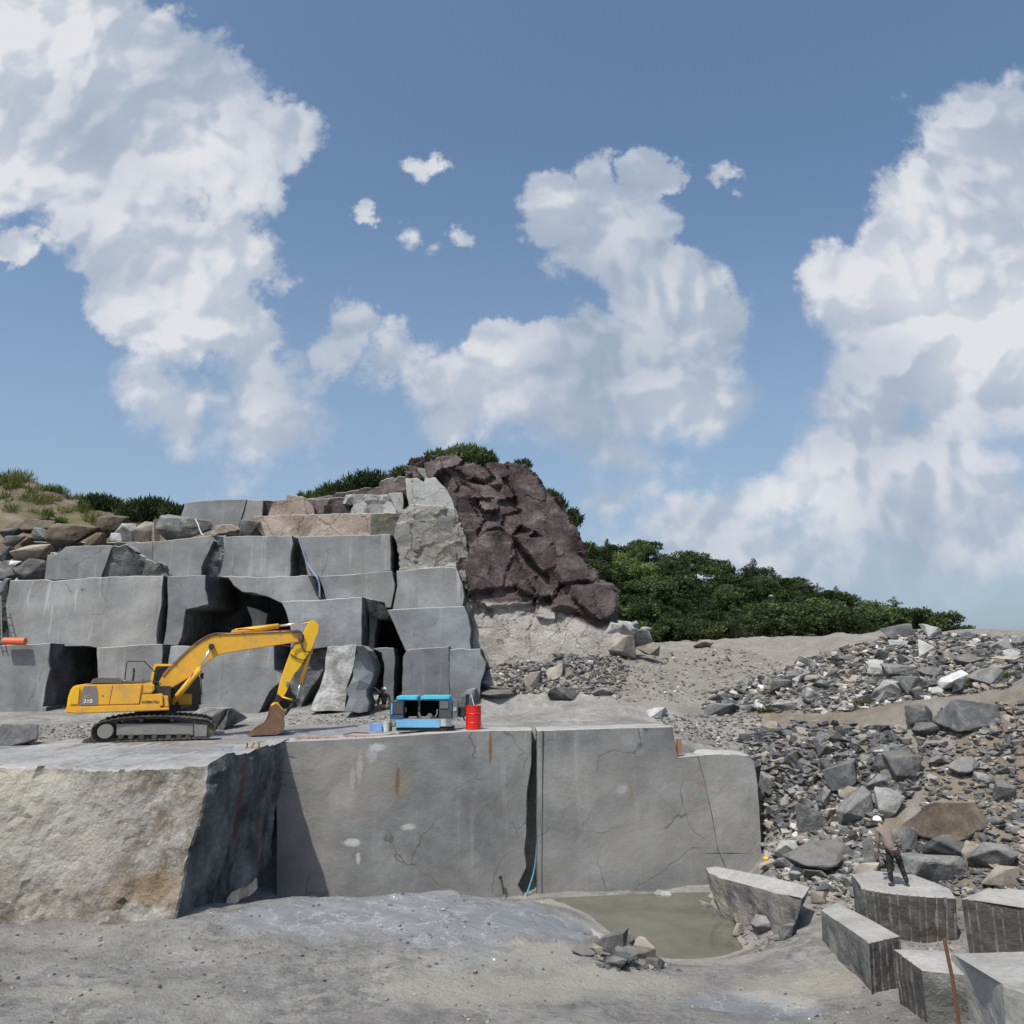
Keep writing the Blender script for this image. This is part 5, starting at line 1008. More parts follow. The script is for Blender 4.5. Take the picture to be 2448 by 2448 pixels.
M['decal'] = plain('grey_decal', (.20, .18, .17), .5)
M['hose'] = plain('rubber_hose', (.05, .045, .04), .7)
def epl(name, pts, d0, d1, mat, parent=EXC, bev=.02, dref=None, fr='2', label=None):
    bm = bmesh.new(); prism(bm, [ex(*p, d0 if dref is None else dref, fr) for p in pts], d0, d1, bev)
    o = bmobj(name, bm, M[mat] if isinstance(mat, str) else mat, parent)
    if label: o['label'] = label
    return o
def epath(pts, d, fr='2'): return [Vector((ex(*p, d, fr)[0], d, ex(*p, d, fr)[1])) for p in pts]
def etube(name, pts, d, r, mat, parent=EXC, fr='2', smooth=True, seg=10, sp_=True):
    bm = bmesh.new(); q = epath(pts, d, fr); tube(bm, spline(q, 6) if sp_ and len(q) > 2 else q, r, seg); return bmobj(name, bm, M[mat], parent, smooth)
def ecyl(name, x, y, r, d0, d1, mat, parent=EXC, seg=28, bev=.012):
    bm = bmesh.new(); c = ex(x, y, d0); prism(bm, [(c[0]+r*math.cos(2*math.pi*k/seg), c[1]+r*math.sin(2*math.pi*k/seg)) for k in range(seg)], d0, d1, bev); return bmobj(name, bm, M[mat], parent)
outer = [(322, 975), (325, 945), (345, 918), (385, 898), (480, 878), (600, 863), (760, 857), (900, 863), (1050, 876), (1105, 888), (1138, 915), (1147, 945), (1140, 975), (1115, 1000), (1085, 1008), (900, 1014), (700, 1022), (480, 1034), (400, 1042), (350, 1036), (328, 1010)]
def make_track(d0, d1):
    W = d1-d0
    o2 = [Vector((*ex(*p, 0),)).to_3d() for p in outer]; c = sum(o2, Vector())/len(o2)
    P = spline([*o2, o2[0]], 5)[:-1]
    L = [0]
    for a, b in zip(P, P[1:]+P[:1]): L.append(L[-1]+(b-a).length)
    n = 46; bm = bmesh.new()
    pts = []
    for k in range(n):
        s = L[-1]*k/n; i = max(j for j in range(len(P)) if L[j] <= s); a, b = P[i], P[(i+1) % len(P)]; f = (s-L[i])/max(L[i+1]-L[i], 1e-6); pts.append(a.lerp(b, f))
    for k in range(n):
        p = pts[k]; q = pts[(k+1) % n]; tt = (q-p).normalized(); nn = Vector((tt.y, -tt.x, 0))
        if nn.dot((p+q)/2-c) < 0: nn = -nn
        mid = (p+q)/2; l = (q-p).length*.94
        prism(bm, [(v.x, v.y) for v in (mid-tt*l/2-nn*.03, mid+tt*l/2-nn*.03, mid+tt*l/2, mid+tt*.02+nn*0, mid+tt*.02+nn*.032, mid-tt*.005+nn*.032, mid-tt*.02, mid-tt*l/2)], d0, d1)
        prism(bm, [(v.x, v.y) for v in (mid-tt*l*.52-nn*.12, mid+tt*l*.52-nn*.12, mid+tt*l*.52-nn*.03, mid-tt*l*.52-nn*.03)], d0+W*.3, d1-W*.3)
    tr = bmobj('track', bm, M['trk'], EXC)
    a = d0+.10; b = d1-.10
    epl('track_frame', [(490, 915), (1000, 910), (1000, 992), (960, 985), (560, 990), (490, 990)], a, b, 'frm', tr, dref=0)
    epl('idler_guard', [(1003, 912), (1094, 918), (1090, 998), (1006, 1000)], a-.03, b, 'frm', tr, dref=0)
    for q in ('drive_sprocket',):
        bm = bmesh.new(); cc = ex(418, 962, 0); rr = .36
        pl = [(cc[0]+(rr if k % 4 < 2 else rr-.05)*math.cos(2*math.pi*k/72), cc[1]+(rr if k % 4 < 2 else rr-.05)*math.sin(2*math.pi*k/72)) for k in range(72)]
        prism(bm, pl, d0+W*.42, d0+W*.58); bmobj('drive_sprocket', bm, M['blk'], tr)
    bm = bmesh.new(); cc = ex(418, 962, 0); prism(bm, [(cc[0]+.24*math.cos(k*.2244), cc[1]+.24*math.sin(k*.2244)) for k in range(28)], d0+.02, b, .02); bmobj('final_drive', bm, M['frm'], tr)
    bm = bmesh.new(); cc = ex(1085, 950, 0); prism(bm, [(cc[0]+.27*math.cos(k*.2244), cc[1]+.27*math.sin(k*.2244)) for k in range(28)], d0+.12, b, .02); bmobj('idler_wheel', bm, M['trk'], tr)
    for x in (520, 585, 655, 740, 835, 905, 965):
        bm = bmesh.new(); cc = ex(x, 1000-(x-520)*.012, 0); prism(bm, [(cc[0]+.085*math.cos(k*.393), cc[1]+.085*math.sin(k*.393)) for k in range(16)], d0+.06, b, .01); bmobj('track_roller', bm, M['trk'], tr)
    for x in (655, 860):
        bm = bmesh.new(); cc = ex(x, 888, 0); prism(bm, [(cc[0]+.07*math.cos(k*.393), cc[1]+.07*math.sin(k*.393)) for k in range(16)], d0+.12, b, .01); bmobj('carrier_roller', bm, M['trk'], tr)
make_track(0, .6); make_track(2.1, 2.7)
epl('undercarriage', [(640, 885), (860, 885), (900, 950), (600, 950)], .55, 2.15, 'blk', dref=.6)
bm = bmesh.new(); cc = ex(745, 850, 1.35)
bmesh.ops.create_cone(bm, cap_ends=True, segments=36, radius1=.68, radius2=.68, depth=.26, matrix=Matrix.Translation((ex(745, 850, .7)[0], 1.35, ex(745, 855, .7)[1]))); bmobj('swing_ring', bm, M['blk'], EXC)
# upper body
epl('deck', [(162, 800), (200, 797), (782, 782), (786, 806), (835, 803), (838, 822), (600, 832), (222, 846), (160, 838), (152, 828)], .03, 2.67, 'yel', bev=.03)
cw = epl('counterweight', [(162, 798), (170, 740), (185, 692), (203, 667), (225, 657), (266, 655), (252, 794)], .04, 2.66, 'yel2', bev=.07)
sp_ = epl('side_panel', [(268, 655), (664, 648), (656, 716), (645, 783), (254, 793)], .06, .55, 'yel', bev=.03)
epl('panel_seam', [(466, 660), (469, 660), (444, 786), (441, 786)], .054, .07, 'blk', sp_, bev=0)
epl('panel_seam', [(655, 716), (658, 716), (646, 784), (643, 784)], .054, .07, 'blk', sp_, bev=0)
epl('latch', [(402, 722), (407, 722), (405, 735), (400, 735)], .052, .07, 'blk', sp_, bev=0)
dc = epl('number_panel', [(275, 672), (362, 670), (369, 700), (372, 740), (370, 788), (250, 791), (258, 740)], .050, .07, 'decal', sp_, bev=0)
epl('stripe', [(278, 657), (357, 655), (360, 662), (276, 664)], .045, .07, plain('pale_stripe', (.45, .44, .43), .5), sp_, bev=0)
def lettering(txt, x, y, hpx, mat, parent, d=.045, sx=1.0, name='lettering'):
    cu = bpy.data.curves.new(name, 'FONT'); cu.body = txt; cu.extrude = .004; cu.offset = .012; cu.align_x = 'LEFT'
    a, z = ex(x, y, d); h = abs(ex(x, y-hpx, d)[1]-z); cu.size = 1.0
    o = bpy.data.objects.new(name, cu); COL.objects.link(o); dg = bpy.context.evaluated_depsgraph_get(); me = bpy.data.meshes.new_from_object(o.evaluated_get(dg)); bpy.data.objects.remove(o)
    n = len(me.vertices); q = np.empty(n*3); me.vertices.foreach_get('co', q); q = q.reshape(-1, 3); s = h/(q[:, 1].max()-q[:, 1].min())
    me.transform(Matrix.Translation((a, d, z)) @ Matrix.Rotation(R(90), 4, 'X') @ Matrix.Diagonal((s*sx, s, 1, 1)) @ Matrix.Translation((-q[:, 0].min(), -q[:, 1].min(), 0)))
    return mkobj(name, me, M[mat] if isinstance(mat, str) else mat, parent)
M['white'+'p'] = plain('white_letters', (.85, .85, .85), .5); M['dk'] = plain('dark_letters', (.06, .03, .05), .5)
lettering('210', 273, 776, 26, 'whitep', dc, sx=1.05); lettering('PC', 281, 742, 17, 'yel2', dc, sx=1.05)
epl('upper_panel', [(666, 648), (700, 646), (737, 656), (742, 690), (722, 712), (658, 714)], .08, .8, 'yel', bev=.04)
tb = epl('tool_box', [(657, 718), (788, 714), (798, 724), (800, 794), (646, 783+14)], .045, .75, 'yel', bev=.02)
epl('front_box', [(802, 726), (832, 730), (838, 797), (803, 800)], .12, .7, 'yel', bev=.02)
lettering('KOMATSU', 659, 774, 15, 'dk', tb, d=.030, sx=1.12)
epl('engine_hood', [(320, 652), (324, 630), (338, 615), (362, 609), (486, 612), (500, 622), (560, 630), (640, 636), (655, 652)], .55, 2.3, 'hood', dref=.55, bev=.05)
epl('house_core', [(220, 665), (850, 665), (850, 800), (200, 800)], .5, 2.6, 'blk', dref=.5, bev=0)
etube('handrail', [(545, 640), (560, 508), (568, 500), (675, 499), (748, 572)], .75, .018, 'blk', sp_=False)
etube('exhaust_pipe', [(598, 640), (606, 590), (608, 555), (603, 545)], 1.6, .035, 'blk')
etube('handrail', [(672, 640), (690, 628), (760, 632), (790, 650)], .25, .014, 'blk', sp_=False)
for (x, y, s) in ((665, 628, .09), (636, 634, .06), (520, 640, .05)):
    bm = bmesh.new(); c = ex(x, y, .5); box(bm, (c[0], .5, c[1]), (s, s, s*1.4), bev=.01); bmobj('filler_cap', bm, M['rust'], EXC)
# cab on the far side
cb = epl('cab', [(702, 790), (704, 690), (737, 524), (748, 516), (990, 518), (1040, 600), (1048, 700), (1046, 788)], 1.72, 2.62, 'yel2', dref=1.72, bev=.04)
epl('side_window', [(722, 690), (748, 545), (758, 532), (980, 530), (1025, 605), (1034, 700), (1034, 715), (725, 715)], 1.70, 1.74, 'glass', cb, dref=1.70, bev=.01)
epl('door_panel', [(1000, 600), (1042, 604), (1052, 700), (1050, 784), (990, 786), (992, 700)], 1.68, 2.66, 'glass', cb, dref=1.68, bev=.01)
epl('lower_panel', [(885, 722), (988, 722), (988, 786), (880, 788)], 1.66, 1.74, 'yel', cb, dref=1.66, bev=.01)
etube('window_bar', [(737, 690), (760, 560), (790, 545)], 1.69, .02, 'blk', cb)
etube('guard_rail', [(1046, 585), (1053, 650), (1056, 712), (1058, 778), (1036, 780)], 1.62, .015, 'blk', cb, sp_=False)
etube('guard_rail', [(1056, 712), (1036, 716)], 1.62, .015, 'blk', cb, sp_=False)
bm = bmesh.new(); c = ex(1058, 596, 1.6); box(bm, (c[0], 1.6, c[1]), (.10, .05, .22), bev=.01); bmobj('mirror', bm, M['blk'], cb)
epl('floor_plate', [(868, 795), (1030, 790), (1040, 805), (1020, 826), (880, 830)], 1.2, 2.6, 'blk', dref=1.3, bev=.04)
epl('swing_frame', [(745, 690), (800, 660), (860, 690), (900, 780), (880, 835), (780, 835), (745, 780)], .95, 1.75, 'blk', dref=.95, bev=.03)
# boom
epl('boom', [(768, 640), (800, 590), (868, 518), (930, 462), (990, 404), (1060, 360), (1122, 328), (1180, 318), (1400, 308), (1560, 300), (1640, 299), (1700, 312), (1722, 332), (1716, 356), (1690, 372), (1600, 386), (1400, 416), (1200, 448), (1150, 466), (1110, 492), (1070, 525), (1010, 580), (930, 632), (850, 680), (815, 690), (785, 668)], 1.08, 1.52, 'yel', dref=1.08, bev=.02)
boom = [o for o in EXC.children if o.name.startswith('boom')][-1]
etube('hydraulic_line', [(800, 585), (870, 512), (992, 398), (1120, 322), (1250, 314), (1400, 306), (1640, 296)], 1.12, .022, 'rust', boom)
etube('hydraulic_line', [(800, 600), (870, 525), (992, 410), (1120, 333), (1250, 322), (1400, 314), (1640, 304)], 1.065, .016, 'hose', boom)
for (x, y) in ((880, 516), (1170, 325), (1330, 318), (1570, 306)):
    bm = bmesh.new(); c = ex(x, y, 1.08); box(bm, (c[0], 1.08, c[1]), (.10, .07, .07), bev=.01); bmobj('pipe_clamp', bm, M['rust'], boom)
ecyl('boom_pin', 1120, 401, .10, .86, 1.74, 'blk'); ecyl('arm_pin', 1702, 342, .09, 1.0, 1.6, 'rust')
for d in (.93, 1.66):
    cy = etube('boom_cylinder', [(855, 778), (1045, 548)], d, .105, 'yel', sp_=False, seg=16); etube('piston_rod', [(1035, 560), (1120, 401)], d, .048, 'chrome', cy, sp_=False)
etube('cylinder_line', [(880, 735), (960, 640), (1000, 560), (990, 585)], .84, .018, 'yel')
cy = etube('arm_cylinder', [(1275, 302), (1562, 266)], 1.30, .095, 'yel', sp_=False, seg=16); etube('piston_rod', [(1555, 267), (1780, 238)], 1.30, .042, 'chrome', cy, sp_=False)
etube('hydraulic_line', [(1255, 296), (1330, 286), (1400, 290)], 1.22, .02, 'hose', cy)
epl('bracket', [(1245, 312), (1258, 290), (1290, 288), (1305, 312)], 1.15, 1.45, 'yel', dref=1.15)
arm = epl('arm', [(1776, 231), (1795, 226), (1812, 236), (1827, 262), (1826, 300), (1808, 350), (1785, 410), (1740, 480), (1700, 545), (1665, 585), (1640, 640), (1612, 706), (1590, 742), (1558, 718), (1572, 650), (1600, 560), (1628, 478), (1660, 392), (1700, 372), (1722, 330), (1742, 282), (1760, 252)], 1.12, 1.48, 'yel2', dref=1.12, bev=.015)
epl('arm_tip', [(1553, 716), (1592, 722), (1575, 770), (1552, 812), (1532, 800), (1545, 750)], 1.14, 1.46, 'blk', arm, dref=1.12)
etube('hose', [(1640, 300), (1700, 300), (1728, 340), (1716, 390), (1735, 430), (1780, 440)], 1.04, .025, 'hose', arm)
etube('hose', [(1650, 305), (1712, 312), (1722, 345), (1705, 372), (1665, 385), (1650, 420)], 1.02, .028, 'hose', arm)
etube('hose', [(1640, 452), (1680, 478), (1728, 490), (1760, 455)], 1.08, .02, 'hose', arm)
bm = bmesh.new(); c = ex(1622, 648, 1.1); box(bm, (c[0], 1.09, c[1]), (.12, .06, .16), bev=.02); bmobj('valve_block', bm, M['frm'], arm)
cy = etube('bucket_cylinder', [(1768, 440), (1706, 645)], 1.30, .075, 'yel', sp_=False, seg=14); etube('piston_rod', [(1708, 640), (1676, 752)], 1.30, .035, 'chrome', cy, sp_=False)
epl('bracket', [(1770, 395), (1792, 400), (1785, 450), (1760, 455), (1758, 430)], 1.2, 1.4, 'yel', dref=1.2)
etube('bucket_link', [(1585, 735), (1660, 757)], 1.08, .035, 'yel', sp_=False); etube('bucket_link', [(1585, 735), (1660, 757)], 1.52, .035, 'yel', sp_=False)
etube('bucket_link', [(1678, 757), (1640, 800), (1602, 852)], 1.3, .06, 'blk'); ecyl('link_pin', 1665, 760, .07, 1.02, 1.58, 'blk'); ecyl('link_pin', 1604, 836, .06, 1.0, 1.6, 'rust')
# bucket: two cheeks, curved shell, lip with teeth
BK = [(1522, 790), (1550, 778), (1590, 820), (1606, 850), (1600, 880), (1604, 915), (1598, 945), (1578, 972), (1545, 985), (1380, 991), (1405, 960), (1440, 935), (1480, 912), (1500, 880), (1512, 840)]
bk = epl('bucket', BK, .78, .83, 'rust', dref=.78, bev=.006)
epl('cheek', BK, 1.77, 1.82, 'rust', bk, dref=.78, bev=.006)
bm = bmesh.new(); sh = spline([Vector((*ex(*p, .78),)).to_3d() for p in BK[2:10]], 5); a = [bm.verts.new((p.x, .83, p.y)) for p in sh]; b = [bm.verts.new((p.x, 1.77, p.y)) for p in sh]
for i in range(len(a)-1): bm.faces.new((a[i], a[i+1], b[i+1], b[i]))
bmesh.ops.solidify(bm, geom=bm.faces[:], thickness=.03); bmobj('shell', bm, M['rust'], bk)
epl('ear', [(1530, 800), (1535, 772), (1555, 768), (1590, 812), (1600, 838), (1560, 850), (1530, 842)], 1.02, 1.10, 'yel', bk, dref=1.02); epl('ear', [(1530, 800), (1535, 772), (1555, 768), (1590, 812), (1600, 838), (1560, 850), (1530, 842)], 1.50, 1.58, 'yel', bk, dref=1.02)
ecyl('bucket_pin', 1541, 796, .10, .98, 1.62, 'yel', bk)
for k in range(5):
    d = .80+k*.235; bm = bmesh.new(); prism(bm, [ex(1408, 972, .78), ex(1408, 991, .78), ex(1358, 996, .78)], d, d+.07); bmobj('tooth', bm, M['rust'], bk)
print('track length', ex(1147, 950)[0]-ex(322, 950)[0], 'height', ex(700, 1020)[1], ex(700, 860)[1], 'bucket', ex(1500, 990, .78))
# ------------------------------------------------------------------ things on the terrace (frame b)
def tpt(fr, x, y, Y): return atY(fr, x, y, Y)
def lbox(name, fr, x0, y0, x1, y1, Y, dep, mat, parent, org, bev=.01):
    a = tpt(fr, x0, y1, Y); b = tpt(fr, x1, y0, Y); bm = bmesh.new(); box(bm, ((a.x+b.x)/2-org.x, Y+dep/2-org.y, (a.z+b.z)/2-org.z), (b.x-a.x, dep, b.z-a.z), bev=bev); return bmobj(name, bm, M[mat] if isinstance(mat, str) else mat, parent)
Yd = 28.55
dp = hit('b', 1620, 822, 26, 40) or tpt('b', 1620, 822, Yd)
dp = tpt('b', 1620, 822, 28.9)
bm = bmesh.new(); prof = []
Hd = tpt('b', 1620, 432, 28.9).z-dp.z; rd = (tpt('b', 1738, 600, 28.9).x-tpt('b', 1502, 600, 28.9).x)/2
zz = [(0, .985), (.0, 1.01), (.03, 1.015), (.04, .985)]+[(t_, .985) for t_ in (.2, .3)]+[(.325, 1.0), (.34, 1.03), (.355, 1.0), (.38, .985), (.5, .985), (.66, .985), (.675, 1.0), (.69, 1.03), (.705, 1.0), (.73, .985), (.95, .985), (.96, 1.015), (1., 1.015), (1., .97), (.975, .96), (.972, .0)]
rings = []
for (h_, r_) in zz: rings.append([bm.verts.new((rd*r_*math.cos(2*math.pi*k/40), rd*r_*math.sin(2*math.pi*k/40), Hd*h_)) for k in range(40)] if r_ > 0 else [bm.verts.new((0, 0, Hd*h_))])
for a, b in zip(rings, rings[1:]):
    for k in range(40):
        if len(b) > 1: bm.faces.new((a[k], a[(k+1) % 40], b[(k+1) % 40], b[k]))
        else: bm.faces.new((a[k], a[(k+1) % 40], b[0]))
bm.faces.new(rings[0][::-1]); bmesh.ops.recalc_face_normals(bm, faces=bm.faces[:])
M['redp'] = plain('red_drum_paint', (.62, .018, .012), .38, dirt=.25, dirtcol=(.3, .12, .09), sc=4)
DR = empty('oil_drum', dp); tag(DR, 'red steel drum at the edge of the lower wall', 'drum')
bmobj('drum_body', bm, M['redp'], DR, smooth=False)
for (x, y, r_) in ((.14, 0, .035), (-.13, .1, .02)):
    bm = bmesh.new(); bmesh.ops.create_cone(bm, cap_ends=True, segments=16, radius1=r_, radius2=r_, depth=.03, matrix=Matrix.Translation((x, y, Hd*.985))); bmobj('bung', bm, M['redp'], DR)
# blue compressor
M['blu'] = plain('sky_blue_paint', (.16, .42, .68), .5, dirt=.5, dirtcol=(.30, .42, .48), sc=3); M['cyan'] = plain('cyan_paint', (.05, .48, .66), .5, dirt=.5, dirtcol=(.35, .42, .42), sc=3); M['dblu'] = plain('dark_blue_paint', (.03, .09, .15), .5, dirt=.4, dirtcol=(.08, .10, .12), sc=3)
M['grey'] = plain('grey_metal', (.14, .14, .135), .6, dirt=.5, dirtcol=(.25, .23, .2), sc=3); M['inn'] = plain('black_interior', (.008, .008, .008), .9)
Ym = 28.75; om = tpt('b', 860, 815, Ym); om.y = Ym
CM = empty('compressor', om); tag(CM, 'blue engine driven compressor with open doors and black interior', 'compressor')
lbox('skid', 'b', 432, 768, 1300, 818, Ym+.05, 1.1, 'blk', CM, om)
lb = lbox('lower_panel', 'b', 430, 640, 1108, 770, Ym, .06, 'blu', CM, om); lbox('patched_panel', 'b', 1112, 636, 1290, 752, Ym, .06, plain('patched_paint', (.45, .50, .52), .5, dirt=1, dirtcol=(.16, .36, .55), sc=6), CM, om)
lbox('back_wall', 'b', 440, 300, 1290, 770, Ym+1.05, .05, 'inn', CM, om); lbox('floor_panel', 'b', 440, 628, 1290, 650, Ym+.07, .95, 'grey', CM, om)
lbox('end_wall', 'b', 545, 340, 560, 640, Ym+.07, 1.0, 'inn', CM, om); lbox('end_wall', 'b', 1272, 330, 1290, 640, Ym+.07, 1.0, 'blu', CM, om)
lbox('roof_panel', 'b', 436, 285, 756, 345, Ym-.02, 1.15, 'cyan', CM, om, .02); lbox('roof_panel', 'b', 808, 282, 1255, 338, Ym-.02, 1.15, 'cyan', CM, om, .02)
lbox('roof_frame', 'b', 430, 335, 1262, 356, Ym+.01, 1.08, 'dblu', CM, om)
d1 = lbox('door', 'b', 332, 360, 552, 645, Ym-.55, .04, 'dblu', CM, om, .015); lbox('door_lining', 'b', 372, 378, 545, 560, Ym-.575, .02, plain('door_lining', (.06, .06, .062), .8), d1, om); lbox('trim', 'b', 346, 385, 380, 570, Ym-.58, .02, 'blu', d1, om)
d2 = lbox('door', 'b', 1090, 345, 1296, 625, Ym-.35, .04, 'dblu', CM, om, .015); lbox('door_lining', 'b', 1100, 358, 1240, 480, Ym-.375, .02, plain('grey_lining', (.13, .13, .125), .8), d2, om); lbox('door_lining', 'b', 1100, 500, 1280, 620, Ym-.37, .015, plain('grey_lining_dark', (.07, .07, .065), .8), d2, om)
lbox('side_post', 'b', 1300, 345, 1380, 622, Ym+.1, .5, 'grey', CM, om); lbox('label_plate', 'b', 1310, 455, 1360, 520, Ym+.08, .015, plain('pale_blue_plate', (.28, .40, .58), .5), CM, om)
lbox('tank', 'b', 1386, 455, 1500, 612, Ym+.3, .6, 'blk', CM, om, .03); lbox('switch_box', 'b', 556, 455, 592, 535, Ym+.2, .1, 'grey', CM, om)
bm = bmesh.new(); tube(bm, spline([tpt('b', x, y, Ym+.25)-om for x, y in ((785, 345), (790, 430), (782, 520), (800, 600), (830, 630))], 5), .05, 10); bmobj('air_duct', bm, M['grey'], CM, smooth=True)
bm = bmesh.new(); tube(bm, spline([tpt('b', x, y, Ym+.15)-om for x, y in ((1065, 490), (1060, 560), (1030, 610))], 5), .022, 8); bmobj('hose', bm, M['frm'], CM, smooth=True)
bm = bmesh.new(); c = tpt('b', 950, 585, Ym+.3)-om; bmesh.ops.create_cone(bm, cap_ends=True, segments=20, radius1=.09, radius2=.09, depth=.25, matrix=Matrix.Translation(c) @ Matrix.Rotation(R(90), 4, 'X')); box(bm, c+Vector((0, .05, -.06)), (.26, .2, .12), bev=.01); bmobj('pump', bm, M['grey'], CM)
for x in (660, 860): lbox('pallet_board', 'b', x-40, 602, x+90, 636, Ym+.12, .3, 'frm', CM, om)
# small things beside it
p = tpt('b', 122, 828, 28.35); CR = empty('plastic_crate', p); tag(CR, 'light blue plastic crate on the terrace edge beside the worker', 'crate')
M['crate'] = plain('blue_plastic', (.20, .36, .68), .5, dirt=.3, dirtcol=(.4, .4, .42), sc=5)
w_, h_ = .40, .27
bm = bmesh.new(); box(bm, (0, 0, .015), (w_, .32, .03)); bmobj('crate_base', bm, M['crate'], CR)
bm = bmesh.new()
for y in (-.15, .15):
    for z in (.06, .13, .20, .26): box(bm, (0, y, z), (w_, .02, .035))
for x in (-w_/2, w_/2):
    for z in (.06, .13, .20, .26): box(bm, (x, 0, z), (.02, .32, .035))
for x in (-.19, -.06, .06, .19):
    for y in (-.155, .155): box(bm, (x, y, .14), (.03, .028, .26))
bmobj('slatted_side', bm, M['crate'], CR)
def bucket(x, y, Y, r0, r1, h, mat, label):
    p = tpt('b', x, y, Y); e = empty('bucket', p); tag(e, label, 'bucket', 'buckets beside the blue crate'); bm = bmesh.new(); rr = []
    for (r_, z) in ((r0, 0), (r1, h), (r1*1.06, h), (r1*1.06, h-.02), (r1*.96, h-.01), (r0*.9, .02)): rr.append([bm.verts.new((r_*math.cos(k*math.pi/12), r_*math.sin(k*math.pi/12), z)) for k in range(24)])
    for a, b in zip(rr, rr[1:]):
        for k in range(24): bm.faces.new((a[k], a[(k+1) % 24], b[(k+1) % 24], b[k]))
    bm.faces.new(rr[0][::-1]); bm.faces.new(rr[-1]); bmesh.ops.recalc_face_normals(bm, faces=bm.faces[:]); bmobj('pail', bm, mat, e)
    bm = bmesh.new(); tube(bm, [(r1*math.cos(a), -.03-r1*.2*math.sin(a), h-.10*math.sin(a)) for a in [math.pi*k/10 for k in range(11)]], .006, 6); bmobj('handle', bm, M['grey'], e)
bucket(272, 835, 28.4, .115, .135, .34, plain('white_and_green_pail', (.62, .66, .60), .5, dirt=1, dirtcol=(.18, .48, .36), sc=9), 'white and green plastic bucket next to the blue crate')
bucket(330, 825, 28.8, .08, .10, .28, plain('dark_pail', (.08, .07, .05), .7), 'dark small bucket behind the white and green one')
# rusty pierced rails along the wall edge
def rail(name, fr, pts, Y, label, holes=True, hh=.09):
    a, b = [tpt(fr, *p, Y) for p in pts]; a.z += .0; d = (b-a); L = d.length; e = empty(name, a, (0, 0, math.atan2(d.y, d.x))); tag(e, label, 'rail', 'steel drill rails on the terrace edge')
    bm = bmesh.new(); box(bm, (L/2, 0, hh/2), (L, .012, hh)); box(bm, (L/2, .04, hh), (L, .08, .012)); box(bm, (L/2, .04, .006), (L, .08, .012)); bmobj('channel', bm, plain('pale_rusty_steel', (.36, .26, .22), .8, dirt=.8, dirtcol=(.20, .10, .06), sc=6), e)
    bm = bmesh.new()
    for k in range(int(L/.3)): bmesh.ops.create_cone(bm, cap_ends=True, segments=8, radius1=.018, radius2=.018, depth=.006, matrix=Matrix.Translation((.15+k*.3, -.008, hh/2)) @ Matrix.Rotation(R(90), 4, 'X'))
    bmobj('holes', bm, M['inn'], e)
rail('steel_rail', '9', [(255, 163), (500, 160)], 27.9, 'long pale rusty rail lying on the terrace edge right of the bucket')
rail('steel_rail', '9', [(530, 155), (820, 150)], 28.15, 'pale rusty rail lying in front of the blue crate')
def rods(name, label, segs, Y, r_, mat, cat='rod', group=None):
    bm = bmesh.new()
    for s in segs: tube(bm, [tpt('9', x, y, Y) for x, y in s], r_, 6)
    return tag(bmobj(name, bm, M[mat] if isinstance(mat, str) else mat), label, cat, group)
M['rst2'] = plain('brown_rusty_rod', (.15, .065, .04), .85)
rods('rusty_rod', 'bent rusty bar left of the compressor hose', [[(535, 135), (600, 122), (680, 128)]], 28.6, .02, 'rst2', group='rusty bars on the terrace')
rods('rusty_rod', 'short rusty bar with a knob right of the rails', [[(820, 146), (910, 130), (915, 142)]], 28.4, .03, 'rst2', group='rusty bars on the terrace')
rods('rusty_rod', 'thin straight rusty bar along the block edge under the bucket', [[(0, 178), (215, 178)]], 27.2, .012, 'rst2', group='rusty bars on the terrace')
bm = bmesh.new(); p0 = atY('5', 1490, 545, 29); tube(bm, [tpt('5', x, y, 29.3) for x, y in ((1480, 545), (1510, 600))], .02, 6)
tag(bmobj('rusty_rod', bm, M['rst2']), 'dark bar leaning between the compressor tank and the drum', 'rod', 'rusty bars on the terrace')
# small wooden box by the block edge, brown post, orange pipe, ladder
p = atZ('5', 0, 0, 0) if False else atY('2', 1390, 1072, 23.6); FBX = empty('wooden_box', p+Vector((0, 0, -.02))); tag(FBX, 'small open wooden frame on the edge of the rock slab', 'box')
M['wood'] = plain('pale_wood', (.42, .30, .20), .8, dirt=.5, dirtcol=(.2, .12, .08), sc=8)
bm = bmesh.new()
for x in (-.17, .17): box(bm, (x, 0, .1), (.035, .12, .20))
for z in (.02, .18): box(bm, (0, 0, z), (.34, .12, .03))
box(bm, (0, 0, .1), (.03, .10, .17), Matrix.Rotation(R(35), 3, 'Y')); bmobj('frame', bm, M['wood'], FBX)
a = atY('a', 1070, 170, 29.6); b = atY('a', 1108, 262, 29.6); bm = bmesh.new(); box(bm, ((a.x+b.x)/2+.02, 29.55, (a.z+b.z)/2), ((b.x-a.x)*.8, .2, a.z-b.z), bev=.01)
tag(bmobj('wooden_post', bm, plain('orange_brown_wood', (.30, .13, .06), .8, dirt=.5)), 'short orange brown timber standing in the notch of the lower wall', 'post')
bm = bmesh.new(); tube(bm, [atY('1', 30, 1348, 37.6), atY('1', 190, 1350, 37.6)], .17, 16); tag(bmobj('orange_pipe', bm, plain('orange_plastic', (.65, .13, .06), .5)), 'short orange pipe on the step at the left edge', 'pipe')
LD = empty('ladder', atY('1', 10, 1365, 37.7)); tag(LD, 'grey ladder leaning on the middle step at the left edge', 'ladder'); A1 = atY('1', -22, 1365, 37.7)-LD.location; A2 = atY('1', 14, 1365, 37.7)-LD.location; B1 = atY('1', -28, 1010, 38.8)-LD.location; B2 = atY('1', 6, 1010, 38.8)-LD.location
for a, b in ((A1, B1), (A2, B2)):
    bm = bmesh.new(); tube(bm, [a, b], .035, 6); bmobj('ladder_rail', bm, M['grey'], LD)
